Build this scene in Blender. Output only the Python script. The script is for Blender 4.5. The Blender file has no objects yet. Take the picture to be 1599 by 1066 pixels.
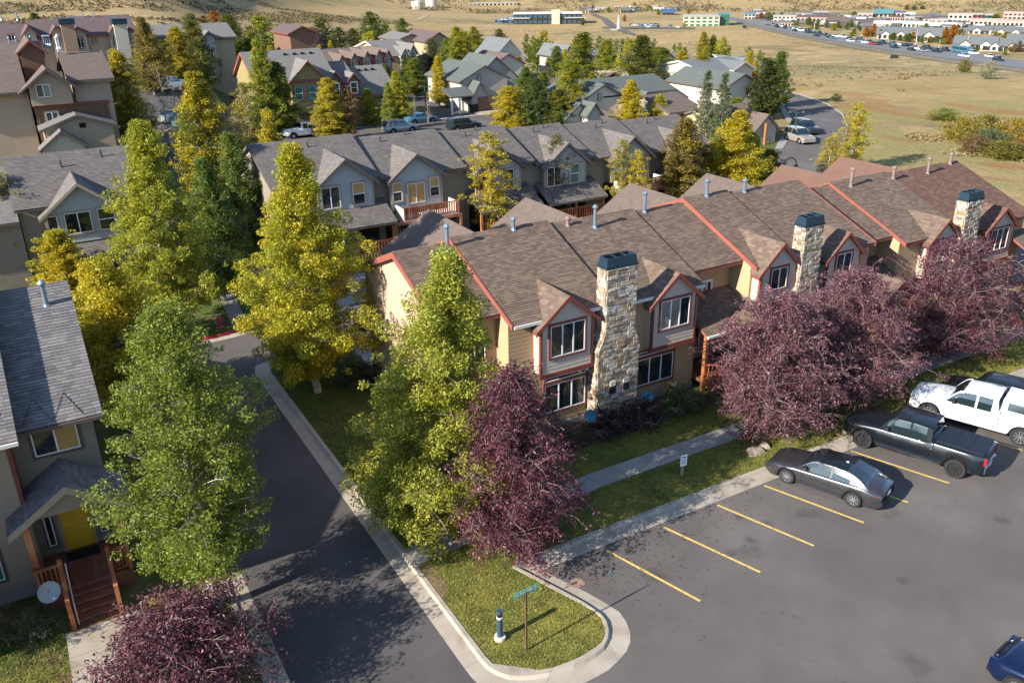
import bpy, math, random
import numpy as np
from mathutils import Vector, Matrix
from mathutils import noise as mn

SC = bpy.context.scene
COL = SC.collection
rad = math.radians
random.seed(7)

# ---------------------------------------------------------------- camera
CAM_H = 20.5
FPX, CX, CY = 1342.67, 799.5, 533.0
YAW, PITCH, ROLL = rad(29.84), rad(23.644), rad(0.778)
_f = Vector((math.sin(YAW) * math.cos(PITCH), math.cos(YAW) * math.cos(PITCH), -math.sin(PITCH)))
_r = Vector((math.cos(YAW), -math.sin(YAW), 0))
_d = _f.cross(_r)
_rt = _r * math.cos(ROLL) + _d * math.sin(ROLL)
_dn = _d * math.cos(ROLL) - _r * math.sin(ROLL)
cam_data = bpy.data.cameras.new("camera")
cam = bpy.data.objects.new("camera", cam_data)
COL.objects.link(cam)
M4 = Matrix.Identity(4)
for i in range(3):
    M4[i][0] = _rt[i]; M4[i][1] = -_dn[i]; M4[i][2] = -_f[i]
M4[0][3], M4[1][3], M4[2][3] = 0, 0, CAM_H
cam.matrix_world = M4
cam_data.sensor_width = 36
cam_data.lens = 36 * FPX / 1599
cam_data.clip_start = 0.5
cam_data.clip_end = 9000
SC.camera = cam

# ---------------------------------------------------------------- sky, sun, exposure
SUN_EL, SUN_ROT = rad(26.8), rad(263.8)
world = bpy.data.worlds.new("World")
SC.world = world
world.use_nodes = True
wn = world.node_tree
bg = wn.nodes["Background"]
sky = wn.nodes.new("ShaderNodeTexSky")
sky.sky_type = 'NISHITA'
sky.sun_disc = False
sky.sun_elevation = SUN_EL
sky.sun_rotation = SUN_ROT
sky.altitude = 2000
sky.air_density = 1.0
sky.dust_density = 0.6
wn.links.new(sky.outputs[0], bg.inputs[0])
bg.inputs[1].default_value = 0.13
sun_data = bpy.data.lights.new("sun", 'SUN')
sun_data.energy = 4.8
sun_data.angle = rad(0.5)
sun_data.color = (1.0, 0.935, 0.83)
sun = bpy.data.objects.new("sun", sun_data)
COL.objects.link(sun)
sdir = Vector((math.sin(SUN_ROT) * math.cos(SUN_EL), math.cos(SUN_ROT) * math.cos(SUN_EL), math.sin(SUN_EL)))
sun.rotation_euler = sdir.to_track_quat('Z', 'Y').to_euler()
sun.location = (-40, 0, 60)
SC.view_settings.view_transform = 'Standard'
SC.view_settings.look = 'None'
SC.view_settings.gamma = 1
SC.view_settings.use_curve_mapping = False
SC.view_settings.exposure = 1.2
try:
    SC.cycles.max_bounces = 6
    SC.cycles.diffuse_bounces = 3
    SC.cycles.glossy_bounces = 3
    SC.cycles.transmission_bounces = 3
except Exception:
    pass

# ---------------------------------------------------------------- terrain
def sm(a, b, x):
    t = min(1.0, max(0.0, (x - a) / (b - a)))
    return t * t * (3 - 2 * t)

def terr(x, y):
    r = math.hypot(x, y)
    az = math.degrees(math.atan2(x, y))
    wl = 1 - sm(9, 13.6, az) if az > -90 else 0.0
    if az < -60: wl *= sm(-90, -60, az)
    z = 5.6 * wl * sm(62, 150, r)
    wr = sm(8, 32, az) if az < 110 else 1 - sm(110, 150, az)
    z -= 20.0 * wr * sm(165, 420, r)
    if r > 300:
        w2 = 1 - sm(7, 24, az) if az > -90 else 0.0
        k0 = 330 + 500 * (1 - w2)
        hill = max(0.0, r - k0) ** 1.0 * (.075 + .05 * mn.noise(Vector((x / 500, y / 500, 3.1)))) * sm(k0, k0 + 160, r)
        und = (mn.noise(Vector((x / 160, y / 160, 0))) * 5 + mn.noise(Vector((x / 60, y / 60, 5))) * 1.6)
        z += hill + und * sm(300, 700, r) * (1 - 0.75 * wr * (1 - sm(800, 1000, r)))
    return z

def ray(px, py):
    return (_rt * ((px - CX) / FPX) + _dn * ((py - CY) / FPX) + _f)

def gp(px, py, dz=0.0):
    """ground point seen at a pixel of the photograph"""
    d = ray(px, py)
    t, last = 5.0, 5.0
    while t < 4000:
        p = d * t
        if CAM_H + p.z < terr(p.x, p.y) + dz:
            break
        last = t
        t *= 1.02
    lo, hi = last, t
    for _ in range(22):
        m = (lo + hi) / 2
        p = d * m
        if CAM_H + p.z < terr(p.x, p.y) + dz: hi = m
        else: lo = m
    p = d * hi
    return Vector((p.x, p.y, terr(p.x, p.y) + dz))

def at_dist_z(px, py, base):
    """height reached by the sight line over a point of the ground"""
    d = ray(px, py)
    t = math.hypot(base.x, base.y) / math.hypot(d.x, d.y)
    return CAM_H + d.z * t

def atY(px, py, Y):
    d = ray(px, py)
    t = Y / d.y
    return Vector((d.x * t, Y, CAM_H + d.z * t))

# ---------------------------------------------------------------- materials
def mat(name, col, rough=0.8, var=0.12, ns=3.0, isl=0.0, obj=0.0, bump=0.0, bs=40.0, metal=0.0, spec=0.3,
        col2=None, c2scale=1.0, c2lo=0.45, c2hi=0.6, isl2=None, streak=None, coat=0.0):
    m = bpy.data.materials.new(name)
    m.use_nodes = True
    nt = m.node_tree; N = nt.nodes; L = nt.links
    b = N["Principled BSDF"]
    b.inputs["Roughness"].default_value = rough
    b.inputs["Metallic"].default_value = metal
    b.inputs["Specular IOR Level"].default_value = spec
    if coat: b.inputs["Coat Weight"].default_value = coat; b.inputs["Coat Roughness"].default_value = 0.06
    rgb = N.new("ShaderNodeRGB"); rgb.outputs[0].default_value = (*col, 1)
    cur = rgb.outputs[0]
    tc = N.new("ShaderNodeNewGeometry")
    pos = tc.outputs["Position"]
    if streak:
        mp = N.new("ShaderNodeMapping"); mp.inputs["Scale"].default_value = streak
        L.new(pos, mp.inputs[0]); pos_s = mp.outputs[0]
    else:
        pos_s = pos
    def mixc(fac, a, bcol):
        x = N.new("ShaderNodeMix"); x.data_type = 'RGBA'
        L.new(fac, x.inputs[0]); L.new(a, x.inputs[6])
        if isinstance(bcol, tuple): x.inputs[7].default_value = (*bcol, 1)
        else: L.new(bcol, x.inputs[7])
        return x.outputs[2]
    def mr(src, a, b_, c, d):
        x = N.new("ShaderNodeMapRange"); L.new(src, x.inputs[0])
        for i, v in enumerate((a, b_, c, d)): x.inputs[i + 1].default_value = v
        return x.outputs[0]
    def scale(c, f):
        x = N.new("ShaderNodeVectorMath"); x.operation = 'SCALE'
        L.new(c, x.inputs[0]); L.new(f, x.inputs[3]); return x.outputs[0]
    if col2:
        n = N.new("ShaderNodeTexNoise"); n.inputs["Scale"].default_value = c2scale; n.inputs["Detail"].default_value = 5
        L.new(pos_s, n.inputs["Vector"])
        cur = mixc(mr(n.outputs[0], c2lo, c2hi, 0, 1), cur, col2)
    if isl2:
        cur = mixc(mr(tc.outputs["Random Per Island"], 0.35, 1.0, 0, 1), cur, isl2)
    if isl:
        cur = scale(cur, mr(tc.outputs["Random Per Island"], 0, 1, 1 - isl, 1 + isl))
    if obj:
        oi = N.new("ShaderNodeObjectInfo")
        cur = scale(cur, mr(oi.outputs["Random"], 0, 1, 1 - obj, 1 + obj))
    if var:
        n = N.new("ShaderNodeTexNoise"); n.inputs["Scale"].default_value = ns; n.inputs["Detail"].default_value = 6
        n.inputs["Roughness"].default_value = 0.65
        L.new(pos_s, n.inputs["Vector"])
        cur = scale(cur, mr(n.outputs[0], 0.25, 0.75, 1 - var, 1 + var))
    L.new(cur, b.inputs["Base Color"])
    if bump:
        n = N.new("ShaderNodeTexNoise"); n.inputs["Scale"].default_value = bs; n.inputs["Detail"].default_value = 4
        L.new(pos, n.inputs["Vector"])
        bp = N.new("ShaderNodeBump"); bp.inputs["Strength"].default_value = bump; bp.inputs["Distance"].default_value = 0.02
        L.new(n.outputs[0], bp.inputs["Height"]); L.new(bp.outputs[0], b.inputs["Normal"])
    return m

def leaf_mat(name, yel, trans=0.3, rough=0.55, spread=0.45):
    m = bpy.data.materials.new(name); m.use_nodes = True
    nt = m.node_tree; N = nt.nodes; L = nt.links
    b = N["Principled BSDF"]; b.inputs["Roughness"].default_value = rough
    b.inputs["Specular IOR Level"].default_value = 0.35
    oi = N.new("ShaderNodeObjectInfo"); g = N.new("ShaderNodeNewGeometry")
    n = N.new("ShaderNodeTexNoise"); n.inputs["Scale"].default_value = 0.55; n.inputs["Detail"].default_value = 3
    L.new(g.outputs["Position"], n.inputs["Vector"])
    inv = N.new("ShaderNodeMath"); inv.operation = 'MULTIPLY_ADD'
    L.new(oi.outputs["Alpha"], inv.inputs[0]); inv.inputs[1].default_value = 1.0
    # noise + alpha + small per leaf jitter - 1
    jit = N.new("ShaderNodeMath"); jit.operation = 'MULTIPLY_ADD'
    L.new(g.outputs["Random Per Island"], jit.inputs[0]); jit.inputs[1].default_value = 0.16
    L.new(n.outputs[0], jit.inputs[2]); L.new(jit.outputs[0], inv.inputs[2])
    mr = N.new("ShaderNodeMapRange"); L.new(inv.outputs[0], mr.inputs[0])
    mr.inputs[1].default_value = 0.95; mr.inputs[2].default_value = 1.25
    mx = N.new("ShaderNodeMix"); mx.data_type = 'RGBA'
    L.new(mr.outputs[0], mx.inputs[0]); L.new(oi.outputs["Color"], mx.inputs[6]); mx.inputs[7].default_value = (*yel, 1)
    br = N.new("ShaderNodeMapRange"); L.new(g.outputs["Random Per Island"], br.inputs[0])
    br.inputs[3].default_value = 1 - spread; br.inputs[4].default_value = 1 + spread
    sc = N.new("ShaderNodeVectorMath"); sc.operation = 'SCALE'
    L.new(mx.outputs[2], sc.inputs[0]); L.new(br.outputs[0], sc.inputs[3])
    L.new(sc.outputs[0], b.inputs["Base Color"])
    t = N.new("ShaderNodeBsdfTranslucent"); L.new(sc.outputs[0], t.inputs[0])
    ms = N.new("ShaderNodeMixShader"); ms.inputs[0].default_value = trans
    L.new(b.outputs[0], ms.inputs[1]); L.new(t.outputs[0], ms.inputs[2])
    L.new(ms.outputs[0], N["Material Output"].inputs[0])
    return m

# ---------------------------------------------------------------- mesh helpers
class MB:
    def __init__(s): s.v = []; s.f = []; s.m = []
    def add(s, vs, fs, m=0):
        o = len(s.v); s.v += [tuple(q) for q in vs]
        s.f += [tuple(o + i for i in f) for f in fs]; s.m += [m] * len(fs); return s
    def hexa(s, p, m=0):
        return s.add(p, [(0, 3, 2, 1), (4, 5, 6, 7), (0, 1, 5, 4), (1, 2, 6, 5), (2, 3, 7, 6), (3, 0, 4, 7)], m)
    def box(s, x0, x1, y0, y1, z0, z1, m=0):
        return s.hexa([(x0, y0, z0), (x1, y0, z0), (x1, y1, z0), (x0, y1, z0), (x0, y0, z1), (x1, y0, z1), (x1, y1, z1), (x0, y1, z1)], m)
    def mbox(s, mp, u0, u1, v0, v1, d0, d1, m=0):
        return s.hexa([mp(u0, v0, d0), mp(u1, v0, d0), mp(u1, v0, d1), mp(u0, v0, d1), mp(u0, v1, d0), mp(u1, v1, d0), mp(u1, v1, d1), mp(u0, v1, d1)], m)
    def bar(s, a, b, w, h, m=0, up=(0, 0, 1)):
        a, b = Vector(a), Vector(b); d = (b - a).normalized(); up = Vector(up)
        sd = d.cross(up)
        if sd.length < 1e-4: sd = Vector((1, 0, 0))
        sd.normalize(); u = sd.cross(d).normalized()
        sd *= w / 2; u *= h / 2
        return s.hexa([a - sd - u, a + sd - u, b + sd - u, b - sd - u, a - sd + u, a + sd + u, b + sd + u, b - sd + u], m)
    def slab(s, poly, t, mt=0, ms=1, nrm=None):
        n = len(poly); lo = [(p[0], p[1], p[2] - t) for p in poly]
        o = len(s.v); s.v += [tuple(p) for p in poly] + lo
        s.f.append(tuple(o + i for i in range(n))); s.m.append(mt)
        s.f.append(tuple(o + n + i for i in reversed(range(n)))); s.m.append(ms)
        for i in range(n):
            j = (i + 1) % n
            s.f.append((o + j, o + i, o + n + i, o + n + j)); s.m.append(ms)
        return s
    def prism(s, prof, fn, a0, a1, m=0):
        """profile (2d list) extruded between a0 and a1; fn(p,q,a)->xyz"""
        n = len(prof); o = len(s.v)
        s.v += [tuple(fn(p, q, a0)) for p, q in prof] + [tuple(fn(p, q, a1)) for p, q in prof]
        s.f.append(tuple(o + i for i in range(n))); s.f.append(tuple(o + n + i for i in reversed(range(n))))
        for i in range(n): s.f.append((o + i, o + n + i, o + n + (i + 1) % n, o + (i + 1) % n))
        s.m += [m] * (n + 2); return s
    def tube(s, pts, rs, n=6, m=0, cap=True):
        o = len(s.v); rings = len(pts)
        pts = [Vector(p) for p in pts]
        for k, p in enumerate(pts):
            d = (pts[min(k + 1, rings - 1)] - pts[max(k - 1, 0)])
            if d.length < 1e-6: d = Vector((0, 0, 1))
            d.normalize()
            a = d.cross(Vector((0.31, 0.95, 0.05)));
            if a.length < 0.05: a = d.cross(Vector((1, 0, 0)))
            a.normalize(); b = d.cross(a)
            for i in range(n):
                th = 2 * math.pi * i / n
                q = p + (a * math.cos(th) + b * math.sin(th)) * rs[k]
                s.v.append((q.x, q.y, q.z))
        for k in range(rings - 1):
            for i in range(n):
                j = (i + 1) % n
                s.f.append((o + k * n + i, o + k * n + j, o + (k + 1) * n + j, o + (k + 1) * n + i)); s.m.append(m)
        if cap:
            s.f.append(tuple(o + i for i in reversed(range(n)))); s.m.append(m)
            s.f.append(tuple(o + (rings - 1) * n + i for i in range(n))); s.m.append(m)
        return s
    def mesh(s, name, mats, off=(0, 0, 0), smooth=False):
        me = bpy.data.meshes.new(name)
        ox, oy, oz = off
        me.from_pydata([(a - ox, b - oy, c - oz) for a, b, c in s.v], [], s.f)
        if not isinstance(mats, (list, tuple)): mats = [mats]
        for m in mats: me.materials.append(m)
        if len(mats) > 1: me.polygons.foreach_set("material_index", [min(i, len(mats) - 1) for i in s.m])
        if smooth: me.polygons.foreach_set("use_smooth", [True] * len(me.polygons))
        me.validate(); me.update()
        return me

def link(name, data, parent=None, loc=(0, 0, 0), rz=0.0, **kw):
    o = bpy.data.objects.new(name, data)
    COL.objects.link(o); o.parent = parent; o.location = loc
    if rz: o.rotation_euler = (0, 0, rz)
    for k, v in kw.items(): o[k] = v
    return o

class Root:
    """an Empty at the thing's base that parents its parts; world=True: parts are written in world metres"""
    def __init__(s, name, label, cat, loc=(0, 0, 0), rz=0.0, group=None, world=True, kind=None):
        s.o = link(name, None, None, loc, rz)
        s.o.empty_display_size = 0.3
        if kind: s.o['kind'] = kind
        if label: s.o['label'] = label
        if cat: s.o['category'] = cat
        if group: s.o['group'] = group
        s.off = tuple(loc) if world else (0, 0, 0)
    def part(s, name, mb, mats, parent=None, smooth=False, **kw):
        return link(name, mb.mesh(name, mats, s.off, smooth), parent or s.o, **kw)
    def inst(s, name, me, loc, parent=None, **kw):
        return link(name, me, parent or s.o, tuple(a - b for a, b in zip(loc, s.off)), **kw)

def thing(name, mb, mats, label, cat, loc=(0, 0, 0), group=None, smooth=False, kind=None):
    o = link(name, mb.mesh(name, mats, (0, 0, 0), smooth), None, loc)
    if label: o['label'] = label
    if cat: o['category'] = cat
    if group: o['group'] = group
    if kind: o['kind'] = kind
    return o

def copy_tree(o, parent=None):
    c = o.copy(); COL.objects.link(c)
    if parent: c.parent = parent
    for ch in list(o.children): copy_tree(ch, c)
    return c

# mapping (u along face, v up, d outward)
def F_S(y): return lambda u, v, d: (u, y - d, v)       # face looks to -Y
def F_W(x): return lambda u, v, d: (x - d, u, v)       # looks to -X
def F_E(x): return lambda u, v, d: (x + d, u, v)

# clip convex polygon (2d) with rectangle by half planes
def _clip(poly, a, b, c):
    out = []; n = len(poly)
    for i in range(n):
        p, q = poly[i], poly[(i + 1) % n]
        dp = a * p[0] + b * p[1] - c; dq = a * q[0] + b * q[1] - c
        if dp >= 0: out.append(p)
        if (dp >= 0) != (dq >= 0):
            t = dp / (dp - dq); out.append((p[0] + (q[0] - p[0]) * t, p[1] + (q[1] - p[1]) * t))
    return out

def tiles(poly, tw, th, jit=0.0, gap=0.0, hjit=0.0, seed=1, stagger=True):
    """split a convex 2d polygon into tiles; yields (polygon, v0, v1)"""
    rnd = random.Random(seed)
    ar = sum(poly[i][0] * poly[(i + 1) % len(poly)][1] - poly[(i + 1) % len(poly)][0] * poly[i][1] for i in range(len(poly)))
    if ar < 0: poly = poly[::-1]
    planes = []
    for i in range(len(poly)):
        p, q = poly[i], poly[(i + 1) % len(poly)]
        a, b = -(q[1] - p[1]), (q[0] - p[0]); l = math.hypot(a, b)
        if l < 1e-6: continue
        a /= l; b /= l; planes.append((a, b, a * p[0] + b * p[1]))
    u0 = min(p[0] for p in poly); u1 = max(p[0] for p in poly)
    v = min(p[1] for p in poly); vm = max(p[1] for p in poly)
    k = 0; out = []
    while v < vm - 1e-3:
        h = th * (1 + hjit * (rnd.random() - .5) * 2); v1 = min(v + h, vm)
        u = u0 - (tw * (0.5 if (k % 2 and stagger) else 0.0)) - rnd.random() * tw * jit
        while u < u1:
            w = tw * (1 + jit * (rnd.random() - .5) * 2)
            r = [(u, v), (u + w - gap, v), (u + w - gap, v1 - gap), (u, v1 - gap)]
            for pl in planes:
                if min(pl[0] * q[0] + pl[1] * q[1] - pl[2] for q in r) < 0:
                    r = _clip(r, *pl)
                    if len(r) < 3: break
            if len(r) >= 3 and abs(sum(r[i][0] * r[(i + 1) % len(r)][1] - r[(i + 1) % len(r)][0] * r[i][1] for i in range(len(r)))) > 2e-4:
                out.append((r, v, v1))
            u += w
        v = v1; k += 1
    return out

def lap(mb, O, U, V, poly3, tw, th, lift=0.02, base=0.004, **kw):
    """overlapping courses (shingles, lap siding) over a plane. O origin, U along, V up the plane"""
    O, U, V = Vector(O), Vector(U).normalized(), Vector(V).normalized(); Nn = U.cross(V)
    poly = [((Vector(p) - O).dot(U), (Vector(p) - O).dot(V)) for p in poly3]
    m = kw.pop('m', 0)
    for r, v0, v1 in tiles(poly, tw, th, **kw):
        top = []; n = len(r)
        for (a, b) in r:
            k = base + lift * (1 - (b - v0) / max(1e-3, (v1 - v0)))
            q = O + U * a + V * b + Nn * k; top.append((q.x, q.y, q.z))
        o = len(mb.v); mb.v += top; mb.f.append(tuple(range(o, o + n))); mb.m.append(m)
        lo = [i for i in range(n) if abs(r[i][1] - v0) < 1e-4]
        if len(lo) == 2:
            a, b = lo
            if (b - a) != 1: a, b = b, a
            qa = Vector(top[a]) - Nn * (lift + base); qb = Vector(top[b]) - Nn * (lift + base)
            o2 = len(mb.v); mb.v += [tuple(qa), tuple(qb)]
            mb.f.append((o + b, o + a, o2, o2 + 1)); mb.m.append(m)
    return mb
# ---------------------------------------------------------------- palette
ASPH = mat("asphalt", (0.108, 0.095, 0.089), 0.9, 0.16, 0.35, bump=0.25, bs=60, spec=.15, col2=(0.135, 0.12, 0.112), c2scale=0.16, c2lo=0.42, c2hi=0.62)
ASPH_D = mat("asphalt_sealed", (0.084, 0.075, 0.073), 0.9, 0.16, 0.5, bump=0.25, bs=70, spec=.15, col2=(0.10, 0.09, 0.087), c2scale=0.3)
def wear(m, lo, hi, crack=(.03, .028, .027), scuff=(.19, .175, .16), stains=()):
    """adds cracks, tar seams and pale scuffs to a paving material"""
    nt = m.node_tree; N = nt.nodes; L = nt.links; b = N["Principled BSDF"]
    src = b.inputs["Base Color"].links[0].from_socket
    g = N.new("ShaderNodeNewGeometry")
    def noi(sc, det=6, rough=.6, dist=0.0):
        n = N.new("ShaderNodeTexNoise"); n.inputs["Scale"].default_value = sc; n.inputs["Detail"].default_value = det; n.inputs["Roughness"].default_value = rough; n.inputs["Distortion"].default_value = dist
        L.new(g.outputs["Position"], n.inputs["Vector"]); return n.outputs[0]
    def mr(s_, a, b_, c=0, d=1):
        x = N.new("ShaderNodeMapRange"); L.new(s_, x.inputs[0])
        for i, v in enumerate((a, b_, c, d)): x.inputs[i + 1].default_value = v
        return x.outputs[0]
    def mul(a, b_):
        x = N.new("ShaderNodeMath"); x.operation = 'MULTIPLY'; L.new(a, x.inputs[0]); L.new(b_, x.inputs[1]); return x.outputs[0]
    def mix(f, a, c):
        x = N.new("ShaderNodeMix"); x.data_type = 'RGBA'; L.new(f, x.inputs[0]); L.new(a, x.inputs[6]); x.inputs[7].default_value = (*c, 1); return x.outputs[2]
    nz = N.new("ShaderNodeTexNoise"); nz.inputs["Scale"].default_value = .9; nz.inputs["Detail"].default_value = 5; L.new(g.outputs["Position"], nz.inputs["Vector"])
    va = N.new("ShaderNodeVectorMath"); va.operation = 'SCALE'; L.new(nz.outputs[1], va.inputs[0]); va.inputs[3].default_value = 1.6
    vb = N.new("ShaderNodeVectorMath"); vb.operation = 'ADD'; L.new(g.outputs["Position"], vb.inputs[0]); L.new(va.outputs[0], vb.inputs[1])
    vs2 = N.new("ShaderNodeVectorMath"); vs2.operation = 'SCALE'; nz2 = N.new("ShaderNodeTexNoise"); nz2.inputs['Scale'].default_value = 4; L.new(g.outputs['Position'], nz2.inputs['Vector']); L.new(nz2.outputs[1], vs2.inputs[0]); vs2.inputs[3].default_value = .5
    vc = N.new("ShaderNodeVectorMath"); vc.operation = 'ADD'; vo = N.new("ShaderNodeVectorMath"); vo.operation = 'SUBTRACT'; L.new(vs2.outputs[0], vo.inputs[0]); vo.inputs[1].default_value = (.25, .25, .25); L.new(g.outputs['Position'], vc.inputs[0]); L.new(vo.outputs[0], vc.inputs[1])
    v = N.new("ShaderNodeTexVoronoi"); v.feature = 'DISTANCE_TO_EDGE'; v.inputs["Scale"].default_value = .16; L.new(vb.outputs[0], v.inputs["Vector"])
    c = mix(mul(mr(v.outputs["Distance"], .003, .0, 0, .4), mr(noi(.12), .50, .58)), src, crack)
    c = mix(mul(mr(noi(2.2, 8, .75, 1.4), .60, .72, 0, .55), mr(noi(.3), .45, .6)), c, scuff)
    c = mix(mr(noi(7, 6, .8), .66, .74, 0, .35), c, crack)
    c = mix(mul(mr(noi(.55, 3, .5), .60, .70, 0, .5), mr(noi(.16), .45, .6)), c, crack)
    for (x, y, r) in stains:      # soft oil spots where engines drip
        d = N.new("ShaderNodeVectorMath"); d.operation = 'DISTANCE'; L.new(vc.outputs[0], d.inputs[0]); d.inputs[1].default_value = (x, y, 0)
        c = mix(mr(d.outputs["Value"], r, r * .25, 0, .42), c, crack)
    L.new(c, b.inputs["Base Color"])
wear(ASPH, 0, 1, stains=[(17.1, 19.4, .5), (20.3, 19.0, .32), (22.9, 19.6, .36), (25.9, 18.3, .3), (29.2, 19.3, .35), (22.2, 20.6, .25), (19.6, 20.8, .22), (31.0, 15.0, .4), (24.5, 14.6, .3)]); wear(ASPH_D, 0, 1, scuff=(.125, .115, .11))
CONC = mat("concrete", (0.36, 0.31, 0.25), 0.85, 0.14, 1.3, obj=0.08, bump=0.15, col2=(0.29, 0.235, 0.18), c2scale=1.2, c2lo=0.5, c2hi=0.7)
CONC_G = mat("concrete_grey", (0.27, 0.255, 0.235), 0.85, 0.12, 2.0, obj=0.06, bump=0.15)
JOINT = mat("joint", (0.09, 0.08, 0.07), 0.9)
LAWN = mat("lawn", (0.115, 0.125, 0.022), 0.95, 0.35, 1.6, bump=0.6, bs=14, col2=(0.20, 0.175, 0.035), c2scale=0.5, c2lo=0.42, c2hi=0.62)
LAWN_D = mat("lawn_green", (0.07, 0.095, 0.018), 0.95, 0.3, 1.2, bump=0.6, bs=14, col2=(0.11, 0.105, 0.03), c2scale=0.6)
MULCH = mat("mulch", (0.07, 0.05, 0.035), 0.95, 0.4, 6, bump=0.8, bs=20)
YEL = mat("yellow_line", (0.62, 0.42, 0.12), 0.7, 0.18, 5, col2=(0.34, 0.25, 0.13), c2scale=6, c2lo=0.55, c2hi=0.72)
REDP = mat("red_curb_paint", (0.36, 0.02, 0.028), 0.6, 0.1, 3)
ROOF1 = mat("shingle_brown", (0.142, 0.099, 0.074), 0.95, 0.14, 0.7, isl=0.18, isl2=(0.165, 0.117, 0.089))
ROOF1R = mat("shingle_redbrown", (0.135, 0.074, 0.055), 0.95, 0.12, 0.9, isl=0.15, isl2=(0.155, 0.09, 0.066))
ROOF2 = mat("shingle_grey", (0.138, 0.121, 0.110), 0.95, 0.12, 0.9, isl=0.12, isl2=(0.152, 0.135, 0.122))
ROOF3 = mat("shingle_charcoal", (0.150, 0.142, 0.140), 0.95, 0.12, 0.9, isl=0.15, isl2=(0.18, 0.168, 0.158))
def croof(name, c): return mat(name, c, 0.95, 0.22, 2.2, bump=0.4, bs=8)
CR_BROWN = croof("roof_brown", (0.125, 0.094, 0.078)); CR_GREY = croof("roof_grey", (0.155, 0.145, 0.135)); CR_GREEN = croof("roof_green", (0.092, 0.106, 0.096))
CR_PURP = croof("roof_plum", (0.11, 0.077, 0.074)); CR_SLATE = croof("roof_slate", (0.13, 0.14, 0.142))
TRIM_R = mat("red_trim", (0.25, 0.078, 0.056), 0.6, 0.12, 3)
TRIM_RD = mat("red_trim_dark", (0.20, 0.055, 0.038), 0.6, 0.12, 3)
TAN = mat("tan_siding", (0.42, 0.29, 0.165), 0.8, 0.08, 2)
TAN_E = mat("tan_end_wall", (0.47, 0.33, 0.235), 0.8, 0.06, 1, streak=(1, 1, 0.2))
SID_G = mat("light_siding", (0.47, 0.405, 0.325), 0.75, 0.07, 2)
TAUPE = mat("taupe_siding", (0.23, 0.20, 0.155), 0.8, 0.08, 2)
SID_B = mat("blue_grey_siding", (0.37, 0.385, 0.37), 0.75, 0.07, 2)
TRIM_D = mat("dark_trim", (0.105, 0.082, 0.07), 0.7, 0.12, 3)
TRIM_T = mat("taupe_trim", (0.33, 0.26, 0.19), 0.7, 0.1, 3)
CREAM = mat("cream_wall", (0.55, 0.50, 0.41), 0.8, 0.06, 1)
BUFF = mat("buff_wall", (0.36, 0.285, 0.175), 0.8, 0.08, 1)
OCHRE = mat("ochre_wall", (0.27, 0.205, 0.09), 0.8, 0.1, 1)
GREYW = mat("grey_wall", (0.34, 0.33, 0.30), 0.8, 0.08, 1)
BRWN = mat("brown_board", (0.17, 0.095, 0.062), 0.8, 0.12, 2)
BEIGE = mat("beige_siding", (0.34, 0.265, 0.19), 0.8, 0.08, 2)
WHITE = mat("white_vinyl", (0.75, 0.75, 0.73), 0.5, 0.04, 2)
GUTTER = mat("gutter", (0.62, 0.60, 0.56), 0.45, 0.06, 2)
GLASS = mat("window_glass", (0.014, 0.022, 0.026), 0.05, 0.3, 0.7, obj=0.4, spec=0.9, col2=(0.075, 0.062, 0.035), c2scale=0.9, c2lo=.52, c2hi=.62)  # olive brown noise patches imitate reflections in the glass colour
GLASS_T = mat("teal_glass", (0.05, 0.16, 0.14), 0.08, 0.1, 1, spec=0.9)
PANE_REFL = mat("painted_reflection", (0.42, 0.26, 0.08), 0.5, 0.1, 2, spec=0.6)  # ochre panes: yellow and orange reflections put into the pane colour
def stone_mat():
    m = mat("ledge_stone", (.4, .33, .24), .9, 0, bump=.5, bs=25); nt = m.node_tree; N = nt.nodes; L = nt.links
    b = N["Principled BSDF"]; g = N.new("ShaderNodeNewGeometry"); oi = N.new("ShaderNodeObjectInfo")
    ad = N.new("ShaderNodeMath"); ad.operation = 'ADD'; L.new(g.outputs["Random Per Island"], ad.inputs[0]); L.new(oi.outputs["Random"], ad.inputs[1])
    fr = N.new("ShaderNodeMath"); fr.operation = 'FRACT'; L.new(ad.outputs[0], fr.inputs[0])
    r = N.new("ShaderNodeValToRGB"); r.color_ramp.interpolation = 'CONSTANT'; L.new(fr.outputs[0], r.inputs[0])
    cs = [(.0, (.43, .37, .29)), (.16, (.36, .29, .20)), (.30, (.48, .44, .37)), (.42, (.26, .19, .125)), (.54, (.44, .37, .27)), (.66, (.33, .27, .20)), (.76, (.50, .45, .38)), (.84, (.36, .26, .16)), (.90, (.22, .165, .12)), (.95, (.46, .40, .31))]
    el = r.color_ramp.elements
    el[0].position = 0; el[0].color = (*cs[0][1], 1); el[1].position = cs[1][0]; el[1].color = (*cs[1][1], 1)
    for p, c in cs[2:]: e = el.new(p); e.color = (*c, 1)
    n = N.new("ShaderNodeTexNoise"); n.inputs["Scale"].default_value = 7; n.inputs["Detail"].default_value = 5; L.new(g.outputs["Position"], n.inputs["Vector"])
    mr = N.new("ShaderNodeMapRange"); L.new(n.outputs[0], mr.inputs[0]); mr.inputs[1].default_value = .25; mr.inputs[2].default_value = .75; mr.inputs[3].default_value = .72; mr.inputs[4].default_value = 1.2
    sc = N.new("ShaderNodeVectorMath"); sc.operation = 'SCALE'; L.new(r.outputs[0], sc.inputs[0]); L.new(mr.outputs[0], sc.inputs[3]); L.new(sc.outputs[0], b.inputs["Base Color"])
    return m
STONE = stone_mat()
STONE_D = mat("stone_mortar", (0.16, 0.12, 0.085), 0.95, 0.2, 4)
CAPM = mat("chimney_cap_metal", (0.018, 0.042, 0.062), 0.4, 0.15, 2, metal=0.3)
DARK = mat("dark_void", (0.012, 0.012, 0.013), 0.9, 0)
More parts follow.
